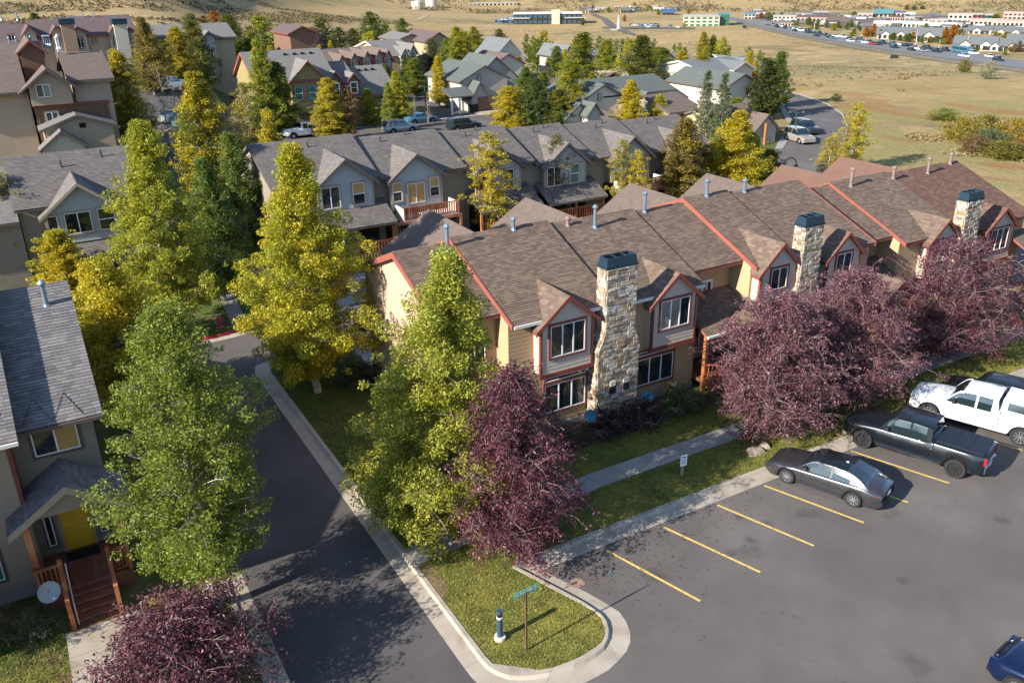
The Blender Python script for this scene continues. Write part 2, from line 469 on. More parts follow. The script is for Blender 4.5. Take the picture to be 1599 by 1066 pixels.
GALV = mat("galvanised_pipe", (0.20, 0.27, 0.33), 0.4, 0.15, 4, metal=0.5)
PIPE_B = mat("brown_pipe", (0.22, 0.15, 0.13), 0.6, 0.1, 4)
PIPE_K = mat("dark_pipe", (0.04, 0.038, 0.036), 0.6, 0.1, 4)
WOOD_R = mat("stained_wood", (0.30, 0.085, 0.035), 0.65, 0.22, 3, obj=0.18, streak=(1, 1, 0.3), col2=(0.40, 0.16, 0.07), c2scale=2.0)
WOOD_O = mat("orange_wood", (0.36, 0.14, 0.04), 0.65, 0.22, 3, obj=0.15, streak=(1, 1, 0.3))
DOOR_Y = mat("yellow_door", (0.56, 0.34, 0.02), 0.5, 0.08, 2)
DECK = mat("deck_boards", (0.20, 0.075, 0.045), 0.75, 0.2, 3, obj=0.15)
ROCK = mat("rock", (0.34, 0.27, 0.21), 0.9, 0.25, 4, bump=0.5, bs=12)
DISHM = mat("dish_grey", (0.30, 0.36, 0.38), 0.5, 0.08, 3)
DISHB = mat("dish_blue", (0.07, 0.22, 0.34), 0.5, 0.08, 3)
GRN = mat("street_sign_green", (0.0, 0.26, 0.12), 0.4, 0.05, 3)
BOLL = mat("bollard_blue", (0.035, 0.07, 0.105), 0.4, 0.1, 3)
RUST = mat("rusty_post", (0.11, 0.055, 0.035), 0.7, 0.2, 8)
HYD = mat("hydrant_paint", (0.50, 0.07, 0.10), 0.5, 0.1, 6)
BARK_W = mat("pale_bark", (0.40, 0.37, 0.30), 0.85, 0.25, 4, col2=(0.14, 0.12, 0.10), c2scale=3.0, c2lo=0.56, c2hi=0.66)
BARK_G = mat("grey_bark", (0.26, 0.235, 0.20), 0.9, 0.25, 4)
BARK_P = mat("cherry_twig", (0.19, 0.13, 0.12), 0.8, 0.25, 4)
LEAF = leaf_mat("leaf", (0.55, 0.44, 0.025), 0.48)
TWIG = mat("dark_twig", (0.20, 0.17, 0.13), 0.9, 0.25, 4)
LEAF_P = leaf_mat("purple_leaf", (0.24, 0.05, 0.06), 0.25, 0.45, 0.65)
METAL_D = mat("dark_metal", (0.03, 0.035, 0.035), 0.45, 0.1, 4, metal=0.3)
POLE = mat("lamp_pole", (0.03, 0.06, 0.05), 0.5, 0.1, 3)
G1 = (.20, .245, .03); G2 = (.27, .30, .035); GD = (.14, .19, .03); GY = (.38, .38, .035); YO = (.38, .33, .04); OL = (.27, .25, .06); GOLD = (.52, .42, .03)
OR = (.42, .17, .02); PU = (.115, .034, .050); PU2 = (.165, .072, .085); GRAY = (.16, .185, .09); RED = (.35, .04, .02)

SHADE = mat("window_shade", (.20, .19, .165), .35, .25, 1.5, obj=.5, spec=.7)
_wr = random.Random(17)
# ---------------------------------------------------------------- building kit
def window(R, mp, u0, v0, w, h, trim, sash=WHITE, n=2, sashy=False, tw=0.1, glass=GLASS, refl=None, depth=0.075, top=False):
    """window at lower left (u0,v0) on a face; trim boards, sash bars, one pane per light"""
    m = MB()
    m.mbox(mp, u0 - tw, u0 + w + tw, v0 + h, v0 + h + tw * 1.15, 0, depth, 0)
    m.mbox(mp, u0 - tw, u0 + w + tw, v0 - tw, v0, 0, depth, 0)
    m.mbox(mp, u0 - tw, u0, v0, v0 + h, 0, depth, 0); m.mbox(mp, u0 + w, u0 + w + tw, v0, v0 + h, 0, depth, 0)
    s = 0.045
    m.mbox(mp, u0, u0 + w, v0, v0 + s, 0, depth - .012, 1); m.mbox(mp, u0, u0 + w, v0 + h - s, v0 + h, 0, depth - .012, 1)
    m.mbox(mp, u0, u0 + s, v0 + s, v0 + h - s, 0, depth - .012, 1); m.mbox(mp, u0 + w - s, u0 + w, v0 + s, v0 + h - s, 0, depth - .012, 1)
    rects = []
    if sashy:
        m.mbox(mp, u0 + s, u0 + w - s, v0 + h / 2 - .03, v0 + h / 2 + .03, 0, depth - .01, 1)
        rects = [(u0 + s, u0 + w - s, v0 + s, v0 + h / 2 - .03), (u0 + s, u0 + w - s, v0 + h / 2 + .03, v0 + h - s)]
    else:
        c = [u0 + s + (w - 2 * s) * k / n for k in range(n + 1)]
        for k in range(1, n): m.mbox(mp, c[k] - .03, c[k] + .03, v0 + s, v0 + h - s, 0, depth - .01, 1)
        for k in range(n): rects.append((c[k] + (.03 if k else 0), c[k + 1] - (.03 if k < n - 1 else 0), v0 + s, v0 + h - s))
    o = R.part("window", m, [trim, sash])
    for k, (a, b, c_, d) in enumerate(rects):
        g = glass
        if glass is GLASS and _wr.random() < .13: g = SHADE
        if refl and ((sashy and k == 1) or (not sashy and k in refl)): g = PANE_REFL
        R.part("pane", MB().mbox(mp, a, b, c_, d, 0.0, depth - .035), g, o)
    return o

def block(R, x0, x1, yE, zE, yr, zr, yw, wall, roof, fascia, back=True, shing=None, zbase=0, rx0=None, rx1=None, wface=None, gutter=False, ft=0.2, sseed=1, siding=True, expo=(0.30, 0.145)):
    sl = (zr - zE) / (yr - yE)
    zw = zE + sl * (yw - yE) - .14
    yb = 2 * yr - yw
    rx0 = x0 if rx0 is None else rx0; rx1 = x1 if rx1 is None else rx1
    m = MB(); m.prism([(yw, zbase), (yw, zw), (yr, zr - .14), (yb, zw), (yb, zbase)][::-1], lambda p, q, a: (a, p, q), x0 + .002, x1 - .002)
    R.part("wall", m, wall)
    m = MB(); m.slab([(rx0, yE, zE), (rx1, yE, zE), (rx1, yr, zr), (rx0, yr, zr)], ft)
    yB = 2 * yr - yE
    m.slab([(rx0, yr + .003, zr), (rx1, yr + .003, zr), (rx1, yB, zE), (rx0, yB, zE)], ft)
    ro = R.part("roof", m, [shing or roof, fascia])
    if shing:
        sm_ = MB()
        lap(sm_, (rx0, yE, zE), (1, 0, 0), (0, 1, sl), [(rx0, yE - .02, zE - .02 * sl), (rx1, yE - .02, zE - .02 * sl), (rx1, yr, zr), (rx0, yr, zr)], expo[0], expo[1], jit=.25, seed=sseed)
        R.part("shingles", sm_, shing, ro, kind="stuff")
        rc = MB()   # ridge cap tiles
        x = rx0
        while x < rx1 - .1:
            e = min(x + .3, rx1)
            rc.hexa([(x, yr - .14, zr - .05), (e, yr - .14, zr - .05), (e, yr + .14, zr - .05), (x, yr + .14, zr - .05), (x, yr - .05, zr + .045), (e, yr - .05, zr + .03), (e, yr + .05, zr + .03), (x, yr + .05, zr + .045)]); x = e
        R.part("ridge_cap", rc, shing, ro, kind="stuff")
    if gutter:
        g = MB(); g.box(rx0 + .05, rx1 - .05, yE - .12, yE - .004, zE - .16, zE - .03)
        R.part("gutter", g, GUTTER)
    if siding:
        s = MB(); lap(s, (x0, yw, zbase), (1, 0, 0), (0, 0, 1), [(x0 + .01, yw, zbase), (x1 - .01, yw, zbase), (x1 - .01, yw, zw), (x0 + .01, yw, zw)], 3.6, .2, lift=.008, jit=.3, seed=sseed + 5)
        R.part("siding", s, wface or wall, kind="stuff")
    return dict(sl=sl, zE=zE, yE=yE, yr=yr, zr=zr, zw=zw)

def dormer(R, B, xl, xr, yf, zb, ze, za, face, side, roof, fascia, oh=0.32, fo=0.18, shing=None, yw=None, corner=None, band=True, seed=3, za_x=None, siding=True, floor=None):
    """gabled bay: face xl..xr at y=yf, from zb to eave ze, apex za; runs back into the main roof B"""
    xc = (xl + xr) / 2
    slope = (za - ze) / ((xr - xl) / 2)
    zaw = za - .16
    m = MB()
    prof = [(xl, zb), (xr, zb), (xr, ze - .14), (xc, zaw), (xl, ze - .14)]
    yb = B['yE'] + (zaw - B['zE']) / B['sl'] - .1
    yb = max(yb, (yw or yf) + .5)
    m.prism(prof, lambda p, q, a: (p, a, q), yf, yb)
    R.part("bay_wall", m, side)
    def yroof(z): return B['yE'] + (z - B['zE']) / B['sl']
    XL, XR = xl - oh, xr + oh
    zeL = za - slope * (xc - XL)
    yA = yf - fo
    m = MB()
    L = [(XL, yA, zeL), (xc, yA, za), (xc, yroof(za) + .15, za), (XL, max(yroof(zeL) + .15, yf + .3), zeL)]
    Rr = [(xc, yA, za), (XR, yA, zeL), (XR, max(yroof(zeL) + .15, yf + .3), zeL), (xc, yroof(za) + .15, za)]
    m.slab(L, .14); m.slab(Rr, .14)
    ro = R.part("bay_roof", m, [shing or roof, fascia])
    if shing:
        s = MB(); c = math.atan(slope)
        lap(s, (XL, L[3][1], zeL), (0, -1, 0), (1, 0, slope), L, .30, .145, jit=.25, seed=seed)
        lap(s, (XR, yA, zeL), (0, 1, 0), (-1, 0, slope), Rr, .30, .145, jit=.25, seed=seed + 1)
        R.part("shingles", s, shing, ro, kind="stuff")
    # rake boards
    f = MB()
    f.hexa([(XL - .02, yA - .05, zeL - .2), (XL - .02, yA, zeL - .2), (xc, yA, za - .2), (xc, yA - .05, za - .2), (XL - .02, yA - .05, zeL + .01), (XL - .02, yA, zeL + .01), (xc, yA, za + .01), (xc, yA - .05, za + .01)])
    f.hexa([(xc, yA - .05, za - .2), (xc, yA, za - .2), (XR + .02, yA, zeL - .2), (XR + .02, yA - .05, zeL - .2), (xc, yA - .05, za + .01), (xc, yA, za + .01), (XR + .02, yA, zeL + .01), (XR + .02, yA - .05, zeL + .01)])
    R.part("rake_board", f, fascia)
    if siding:
        s = MB(); lap(s, (xl, yf, zb), (1, 0, 0), (0, 0, 1), [(xl + .02, yf, zb + .02), (xr - .02, yf, zb + .02), (xr - .02, yf, ze - .16), (xc, yf, zaw - .05), (xl + .02, yf, ze - .16)], 3.6, .18, lift=.014, jit=.3, seed=seed)
        R.part("siding", s, face, kind="stuff")
    if corner:
        for (a, b) in ((xl - .03, xl + .09), (xr - .09, xr + .03)):
            R.part("corner_board", MB().box(a, b, yf - .04, yf + .1, zb, ze - .14), corner)
        if band: R.part("band_board", MB().box(xl - .05, xr + .05, yf - .05, yf + .12, zb - .2, zb + .02), corner)
    return ro

def pipe(R, x, y, z, h, r=.09, m=GALV, cap=True, B=None):
    q = MB().tube([(x, y, z - .3), (x, y, z + h)], [r, r], 8)
    if cap: q.tube([(x, y, z + h - .02), (x, y, z + h + .05), (x, y, z + h + .1), (x, y, z + h + .2)], [r * 1.1, r * 1.7, r * 1.7, r * .8], 8)
    q.tube([(x, y, z - .1), (x, y, z + .1)], [r * 2.1, r * 1.15], 8)
    return R.part("vent_pipe", q, m, smooth=False)

def stone_faces(z0, zk0, zk1, z1, bx0, bx1, nx0, nx1, yf, yb):
    """stone veneer faces of a battered chimney: list of (O,U,V,poly)"""
    F = [((0, yf, 0), (1, 0, 0), (0, 0, 1), [(bx0, yf, z0), (bx1, yf, z0), (bx1, yf, zk0), (bx0, yf, zk0)]),
         ((0, yf, 0), (1, 0, 0), (0, 0, 1), [(bx0, yf, zk0), (bx1, yf, zk0), (nx1, yf, zk1), (nx0, yf, zk1)]),
         ((0, yf, 0), (1, 0, 0), (0, 0, 1), [(nx0, yf, zk1), (nx1, yf, zk1), (nx1, yf, z1), (nx0, yf, z1)]),
         ((nx0, yb, 0), (0, -1, 0), (0, 0, 1), [(nx0, yb, zk1), (nx0, yf, zk1), (nx0, yf, z1), (nx0, yb, z1)]),
         ((bx0, yb, 0), (0, -1, 0), (0, 0, 1), [(bx0, yb, z0), (bx0, yf, z0), (bx0, yf, zk0), (bx0, yb, zk0)]),
         ((bx0, yb, zk0), (0, -1, 0), (nx0 - bx0, 0, zk1 - zk0), [(bx0, yb, zk0), (bx0, yf, zk0), (nx0, yf, zk1), (nx0, yb, zk1)]),
         ((nx1, yf, 0), (0, 1, 0), (0, 0, 1), [(nx1, yf, zk1), (nx1, yb, zk1), (nx1, yb, z1), (nx1, yf, z1)])]
    return F

def chimney(R, bx0, bx1, nx0, nx1, yf=29.7, yb=30.38, zk0=3.9, zk1=4.7, z1=7.85, single=False, seed=1, holes=False, sw=.36, sh=.18):
    m = MB()
    pr = [(bx0, 0), (bx1, 0), (bx1, zk0), (nx1, zk1), (nx1, z1), (nx0, z1), (nx0, zk1), (bx0, zk0)]
    m.prism(pr, lambda p, q, a: (p, a, q), yf, yb)
    ch = R.part("chimney", m, STONE_D)
    rnd = random.Random(seed); join = MB(); k = 0
    for O, U, V, poly in stone_faces(0, zk0, zk1, z1, bx0, bx1, nx0, nx1, yf, yb):
        O, U, V = Vector(O), Vector(U).normalized(), Vector(V).normalized(); Nn = U.cross(V)
        p2 = [((Vector(p) - O).dot(U), (Vector(p) - O).dot(V)) for p in poly]
        for r, v0, v1 in tiles(p2, sw, sh, jit=.45, gap=.016, hjit=.3, seed=seed + k):
            k += 1
            lift = .03 + rnd.random() * .05
            cu = sum(a for a, b in r) / len(r); cv = sum(b for a, b in r) / len(r)
            q = MB() if single else join
            o = len(q.v); n = len(r)
            c = O + U * cu + V * cv
            base = c if single else Vector((0, 0, 0))
            for (a, b) in r:
                w = O + U * a + V * b - base; q.v.append(tuple(w))
            for (a, b) in r:
                a2, b2 = a + (cu - a) * .07, b + (cv - b) * .09
                w = O + U * a2 + V * b2 + Nn * (lift * rnd.uniform(.8, 1.1)) - base; q.v.append(tuple(w))
            q.f.append(tuple(o + n + i for i in range(n))); q.m.append(0)
            for i in range(n): q.f.append((o + i, o + (i + 1) % n, o + n + (i + 1) % n, o + n + i)); q.m.append(0)
            if single:
                R.inst("stone", q.mesh("stone", STONE), c, ch)
    if not single: R.part("stone_facing", join, STONE, ch, kind="stuff")
    # metal cap: flared box with open top and two bars
    c = MB(); a0, a1, b0, b1 = nx0 - .05, nx1 + .05, yf - .05, yb + .05; z = z1
    c.box(a0, a1, b0, b1, z, z + .09)
    i = .10
    def ringw(x0, x1, y0, y1, zz): return [(x0, y0, zz), (x1, y0, zz), (x1, y1, zz), (x0, y1, zz)]
    A = ringw(a0 + .03, a1 - .03, b0 + .03, b1 - .03, z + .09); Bq = ringw(a0 + i, a1 - i, b0 + i, b1 - i, z + .5)
    Ci = ringw(a0 + i + .03, a1 - i - .03, b0 + i + .03, b1 - i - .03, z + .5); Di = ringw(a0 + i + .03, a1 - i - .03, b0 + i + .03, b1 - i - .03, z + .12)
    vs = A + Bq + Ci + Di
    fs = []
    for q in range(4):
        w = (q + 1) % 4
        fs += [(q, w, 4 + w, 4 + q), (4 + q, 4 + w, 8 + w, 8 + q), (8 + q, 8 + w, 12 + w, 12 + q)]
    c.add(vs, fs); c.add(Di, [(0, 1, 2, 3)], 1)
    for t in (.36, .68):
        xx = nx0 + (nx1 - nx0) * t
        c.box(xx - .02, xx + .02, b0 + i, b1 - i, z + .44, z + .495)
    R.part("chimney_cap", c, [CAPM, DARK], ch)
    if holes:
        for x in (22.35, 23.15):
            R.part("flue_vent", MB().box(x, x + .36, yf - .12, yf + .02, 1.55, 1.95), DARK, ch)
            R.part("vent_hood", MB().box(x + .02, x + .34, yf - .1, yf, 1.95, 2.2), CREAM, ch)
    return ch

def rail(R, a, b, h=.95, n=None, mt=WOOD_R, post=True, zb=.12, name="railing", pw=.045):
    """railing from a to b (feet points), balusters as parts of their own"""
    a, b = Vector(a), Vector(b)
    m = MB(); up = Vector((0, 0, h)); lo = Vector((0, 0, zb))
    m.bar(a + up, b + up, .09, .07); m.bar(a + lo, b + lo, .06, .07)
    if post:
        for p in (a, b): m.bar(p, p + up * 1.06, .12, .12)
    o = R.part(name, m, mt)
    L = (b - a).length; n = n or max(2, int(L / .16))
    me = None
    for i in range(1, n):
        p = a.lerp(b, i / n)
        if me is None:
            me = MB().bar((0, 0, zb), (0, 0, h - .03), pw, pw).mesh("baluster", mt)
        R.inst("baluster", me, p, o)
    return o
# ---------------------------------------------------------------- terrain sheet
def build_terrain():
    rs = [0.0]; r = 25.0
    while r < 6500:
        rs.append(r); r *= 1.045
    na = 300
    vs = [(0, 0, -.06)]
    for r in rs[1:]:
        for i in range(na):
            a = 2 * math.pi * i / na; x, y = r * math.sin(a), r * math.cos(a)
            vs.append((x, y, terr(x, y) - .06))
    fs = [(0, 1 + (i + 1) % na, 1 + i) for i in range(na)]
    for k in range(len(rs) - 2):
        for i in range(na):
            j = (i + 1) % na; o = 1 + k * na
            fs.append((o + i, o + j, o + na + j, o + na + i))
    me = bpy.data.meshes.new("ground"); me.from_pydata(vs, [], fs)
    m = bpy.data.materials.new("dry_grassland"); m.use_nodes = True
    nt = m.node_tree; N = nt.nodes; L = nt.links; b = N["Principled BSDF"]
    b.inputs["Roughness"].default_value = 1; b.inputs["Specular IOR Level"].default_value = .1
    g = N.new("ShaderNodeNewGeometry")
    def noise_(scale, det=5, rough=.6, sc=None):
        n = N.new("ShaderNodeTexNoise"); n.inputs["Scale"].default_value = scale; n.inputs["Detail"].default_value = det
        n.inputs["Roughness"].default_value = rough
        if sc:
            mp = N.new("ShaderNodeMapping"); mp.inputs["Scale"].default_value = sc; mp.inputs["Rotation"].default_value = (0, 0, rad(30))
            L.new(g.outputs["Position"], mp.inputs[0]); L.new(mp.outputs[0], n.inputs["Vector"])
        else: L.new(g.outputs["Position"], n.inputs["Vector"])
        return n.outputs[0]
    def mr(s, a, b_, c=0, d=1):
        x = N.new("ShaderNodeMapRange"); L.new(s, x.inputs[0])
        for i, v in enumerate((a, b_, c, d)): x.inputs[i + 1].default_value = v
        return x.outputs[0]
    def mix(f, a, c):
        x = N.new("ShaderNodeMix"); x.data_type = 'RGBA'; L.new(f, x.inputs[0]); L.new(a, x.inputs[6])
        if isinstance(c, tuple): x.inputs[7].default_value = (*c, 1)
        else: L.new(c, x.inputs[7])
        return x.outputs[2]
    base = N.new("ShaderNodeRGB"); base.outputs[0].default_value = (0.36, 0.25, 0.115, 1)
    sx = N.new("ShaderNodeSeparateXYZ"); L.new(g.outputs["Position"], sx.inputs[0])
    c = mix(mr(noise_(.012, 6), .48, .60), base.outputs[0], (0.27, 0.215, 0.10))
    c = mix(mr(noise_(.03, 6, .7, (1, 3, 1)), .52, .62), c, (0.42, 0.30, 0.16))
    c = mix(mr(noise_(.02, 5), .56, .64), c, (0.20, 0.15, 0.075))
    c = mix(mr(noise_(.22, 8, .85), .47, .64, 0, .65), c, (0.16, 0.125, 0.06))
    c = mix(mr(noise_(.9, 5, .8, (1, 4, 1)), .52, .66, 0, .6), c, (0.46, 0.34, 0.18))
    # greener and rusty growth in the damp strip at the field's near edge (by place)
    d = N.new("ShaderNodeVectorMath"); d.operation = 'DISTANCE'; L.new(g.outputs["Position"], d.inputs[0]); d.inputs[1].default_value = (108, 66, 0)
    near = mr(d.outputs["Value"], 62, 20)
    mul = N.new("ShaderNodeMath"); mul.operation = 'MULTIPLY'; L.new(near, mul.inputs[0]); L.new(mr(noise_(.07, 5), .38, .52), mul.inputs[1])
    c = mix(mul.outputs[0], c, (0.25, 0.21, 0.085))
    mul2 = N.new("ShaderNodeMath"); mul2.operation = 'MULTIPLY'; L.new(near, mul2.inputs[0]); L.new(mr(noise_(.06, 4, .6, (2, 1, 1)), .53, .58), mul2.inputs[1])
    c = mix(mul2.outputs[0], c, (0.27, 0.155, 0.065))
    # hillside brush
    hl = mr(sx.outputs[2], 14, 34)
    mul3 = N.new("ShaderNodeMath"); mul3.operation = 'MULTIPLY'; L.new(hl, mul3.inputs[0]); L.new(mr(noise_(.02, 8, .75), .42, .6), mul3.inputs[1])
    c = mix(mul3.outputs[0], c, (0.17, 0.135, 0.10))
    L.new(c, b.inputs["Base Color"])
    n = noise_(.8, 6, .8); bp = N.new("ShaderNodeBump"); bp.inputs["Strength"].default_value = .7; bp.inputs["Distance"].default_value = .5
    L.new(n, bp.inputs["Height"]); L.new(bp.outputs[0], b.inputs["Normal"])
    me.materials.append(m); me.polygons.foreach_set("use_smooth", [True] * len(me.polygons))
    link("ground", me, kind="structure")
build_terrain()

def sheet(name, poly, z, mt, t=None, sides=None, label=None):
    m = MB()
    if t: m.slab([(x, y, z) for x, y in poly], t, 0, 0)
    else: m.add([(x, y, z) for x, y in poly], [tuple(range(len(poly)))])
    return link(name, m.mesh(name, mt), kind="structure")

# asphalt: lane, cross street and lot in one sheet, darker sealed lane on top
sheet("road", [(-30, -10), (70, -10), (70, 57), (-30, 57)], 0.0, ASPH)
sheet("lane_surface", [(4.03, -10), (8.98, -10), (8.98, 45.2), (4.03, 45.2)], 0.004, ASPH_D)

def offset_line(pts):
    out = [0.0]
    for i in range(1, len(pts)): out.append(out[-1] + math.hypot(pts[i][0] - pts[i - 1][0], pts[i][1] - pts[i - 1][1]))
    return out

def resample(pts, n):
    s = offset_line(pts); L = s[-1]; out = []
    for k in range(n + 1):
        t = L * k / n; i = 0
        while i < len(s) - 2 and s[i + 1] < t: i += 1
        u = (t - s[i]) / max(1e-6, s[i + 1] - s[i]); out.append((pts[i][0] + (pts[i + 1][0] - pts[i][0]) * u, pts[i][1] + (pts[i + 1][1] - pts[i][1]) * u))
    return out

def curb(name, inner, outer, panel=3.0, mt=CONC, prof=((0, .125), (.2, .125), (.30, .028), (1, .006)), seed=1):
    """kerb and gutter between two matched lines, cast in panels with joints"""
    base = MB()
    n = len(inner)
    top = [(x, y, -.02) for x, y in inner] + [(x, y, -.02) for x, y in reversed(outer)]
    for i in range(n - 1):
        a, b, c, d = inner[i], inner[i + 1], outer[i + 1], outer[i]
        base.add([(a[0], a[1], .003), (b[0], b[1], .003), (c[0], c[1], .003), (d[0], d[1], .003)], [(0, 1, 2, 3)])
    root = link(name, base.mesh(name, JOINT), kind="structure")
    s = offset_line(inner); L = s[-1]
    npan = max(1, round(L / panel)); per = 6
    I = resample(inner, npan * per); O = resample(outer, npan * per)
    for k in range(npan):
        q = MB(); rows = []
        for j in range(per + 1):
            a = I[k * per + j]; b = O[k * per + j]
            if j == 0: a2, b2 = I[k * per + 1], O[k * per + 1]; f = .006
            elif j == per: a2, b2 = I[k * per + per - 1], O[k * per + per - 1]; f = .006
            else: a2, b2, f = a, b, 0
            a = (a[0] + (a2[0] - a[0]) * f * 2, a[1] + (a2[1] - a[1]) * f * 2); b = (b[0] + (b2[0] - b[0]) * f * 2, b[1] + (b2[1] - b[1]) * f * 2)
            rows.append([(a[0] + (b[0] - a[0]) * t, a[1] + (b[1] - a[1]) * t, z) for t, z in prof])
        np_ = len(prof); vs = [p for r in rows for p in r]; fs = []
        for j in range(per):
            for i in range(np_ - 1): fs.append((j * np_ + i, j * np_ + i + 1, (j + 1) * np_ + i + 1, (j + 1) * np_ + i))
        q.add(vs, fs)
        for r in (rows[0], rows[-1]): q.add([(p[0], p[1], -.02) for p in r] + list(reversed(r)), [tuple(range(2 * np_))])
        q.add([rows[j][0] for j in range(per + 1)] + [(rows[j][0][0], rows[j][0][1], -.02) for j in range(per, -1, -1)], [tuple(range(2 * per + 2))])
        link("curb_panel", q.mesh("curb_panel", mt), root)
    return root

def arc(cx, cy, r, a0, a1, n=8): return [(cx + r * math.cos(rad(a0 + (a1 - a0) * i / n)), cy + r * math.sin(rad(a0 + (a1 - a0) * i / n))) for i in range(n + 1)]

# lane, right hand kerb; turns into the cross street
curb("curb", [(9.75, 19.0), (9.75, 43.9), (10.2, 44.6), (11.2, 44.9), (14.4, 44.9)], [(8.98, 19.0), (8.98, 44.3), (9.3, 45.3), (10.6, 45.75), (14.4, 45.7)], 3.0)
# corner island round to the lot
inn = [(9.75, 19.0), (9.80, 18.5), (10.1, 18.0), (10.7, 17.67), (11.4, 17.45), (12.15, 17.40), (12.9, 17.45), (13.45, 17.62), (13.75, 17.95), (13.95, 18.35), (14.05, 18.8), (13.6, 20.0), (12.72, 22.42)]
out = [(8.98, 19.0), (9.0, 18.2), (9.35, 17.4), (10.2, 16.85), (11.2, 16.60), (12.1, 16.5), (12.9, 16.58), (13.75, 16.86), (14.35, 17.3), (14.65, 17.9), (14.78, 18.6), (14.4, 19.9), (13.66, 21.80)]
curb("curb", inn, out, 2.6)
curb("curb", [(12.72, 22.42), (12.95, 22.62), (15.65, 22.66), (60, 22.66)], [(13.66, 21.80), (13.75, 21.82), (15.9, 21.82), (60, 21.82)], 3.0)
# lane, left hand kerb (flat ribbon)
curb("curb", [(3.25, 36), (3.25, 2)], [(4.03, 36), (4.03, 2)], 3.0, prof=((0, .10), (.25, .10), (.4, .03), (1, .006)))
# red painted kerb by the hydrant and cross street kerb
curb("curb", [(9.95, 51.1), (9.25, 50.88), (8.6, 50.75), (-12, 50.75)], [(10.1, 50.82), (9.35, 50.62), (8.6, 50.5), (-12, 50.5)], 3.0, mt=REDP, prof=((0, .125), (.7, .125), (1, .03)))
curb("curb", [(10.1, 50.81), (9.35, 50.61), (8.6, 50.49), (-12, 50.49)], [(10.6, 50.3), (9.6, 50.1), (8.6, 49.98), (-12, 49.98)], 3.0, prof=((0, .028), (1, .006)))
curb("curb", [(3.0, 36), (2.6, 43.5), (1.2, 44.9), (-12, 44.9)], [(4.0, 36), (3.6, 44.2), (1.6, 45.6), (-12, 45.6)], 3.0)

# lawns (raised sheets with soil edge)
def lawn(name, poly, mt=LAWN, z=.10): return sheet(name, poly, z, mt, t=.14)
island = [(9.74, 25.2)] + inn[:] + [(12.95, 22.6), (60, 22.64), (60, 30.4), (9.74, 30.4)]
lawn("lawn", [(x, y) for x, y in island][::-1])
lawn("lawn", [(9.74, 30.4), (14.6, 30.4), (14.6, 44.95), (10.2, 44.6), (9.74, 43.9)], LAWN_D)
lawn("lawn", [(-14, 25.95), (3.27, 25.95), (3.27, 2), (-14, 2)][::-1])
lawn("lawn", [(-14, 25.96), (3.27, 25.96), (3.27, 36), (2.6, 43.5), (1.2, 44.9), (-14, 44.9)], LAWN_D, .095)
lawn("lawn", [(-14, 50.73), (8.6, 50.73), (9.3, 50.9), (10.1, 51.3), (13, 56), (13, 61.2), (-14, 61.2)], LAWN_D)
lawn("lawn", [(13, 57.2), (60, 57.2), (60, 61.2), (13, 61.2)], LAWN_D, .09)
# bare soil along the lane edge of the island
sheet("bare_soil", [(9.76, 22.2), (10.25, 22.6), (10.3, 24.2), (9.76, 24.35)], .106, mat("bare_soil", (.20, .135, .075), .95, .3, 3))
sheet("planting_bed", [(14.7, 28.2), (28.2, 28.0), (28.2, 30.35), (14.7, 30.4)], .108, MULCH)
sheet("planting_bed", [(33.4, 27.6), (56, 27.6), (56, 30.35), (33.4, 30.35)], .108, MULCH)

def walk(name, a, b, w, panel=1.5, mt=CONC_G, z=.125, n_across=1):
    a, b = Vector(a), Vector(b); L = (b - a).length; d = (b - a) / L; s = Vector((-d.y, d.x)) * w / 2
    base = MB().add([(*(a - s), z - .02), (*(b - s), z - .02), (*(b + s), z - .02), (*(a + s), z - .02)], [(0, 1, 2, 3)])
    root = link(name, base.mesh(name, JOINT), kind="structure")
    k = max(1, round(L / panel)); pl = L / k
    me = MB().box(-pl / 2 + .008, pl / 2 - .008, -w / 2, w / 2, -.12, 0).mesh("paving_slab", mt)
    ang = math.atan2(d.y, d.x)
    for i in range(k):
        c = a + d * (pl * (i + .5)); link("paving_slab", me, root, (c.x, c.y, z + (i % 3) * .002), ang)
walk("sidewalk", (9.76, 24.9), (18.6, 25.6), 1.08)
walk("sidewalk", (18.6, 25.62), (58, 25.72), 1.08)
walk("footpath", (29.8, 26.25), (29.8, 27.3), 1.3)
walk("footpath", (-.72, 27.1), (-.72, 20.6), 2.3, 1.3, CONC)
walk("sidewalk", (-9, 20.9), (-1.9, 20.9), 1.2)
walk("sidewalk", (10.0, 51.4), (10.9, 61.0), .95, 1.5)
# alley aprons behind the rows
sheet("driveway", [(14.3, 51.5), (60, 51.5), (60, 57.2), (14.3, 57.2)], .02, CONC_G)
sheet("driveway", [(14.8, 40.8), (57, 40.8), (57, 45.6), (14.8, 45.6)], .016, CONC_G)

# parking bay lines
ends = [(16.39, 21.55, 17.52, 17.54), (19.19, 21.6, 20.45, 17.6), (22.05, 21.65, 23.34, 17.68), (24.76, 21.68, 26.18, 17.7), (27.45, 21.7, 28.88, 17.71), (30.2, 21.7, 31.6, 17.74), (32.9, 21.7, 34.2, 17.74), (35.63, 21.7, 36.82, 17.73), (38.35, 21.7, 39.7, 17.73), (41.1, 21.7, 42.4, 17.73)]
lines = link("parking_lines", None, kind="structure")
for a, b, c, d in ends:
    l = math.hypot(c - a, d - b); nx, ny = -(d - b) / l * .055, (c - a) / l * .055
    m = MB().add([(a + nx, b + ny, .008), (a - nx, b - ny, .008), (c - nx, d - ny, .008), (c + nx, d + ny, .008)], [(0, 1, 2, 3)])
    link("parking_line", m.mesh("parking_line", YEL), lines)
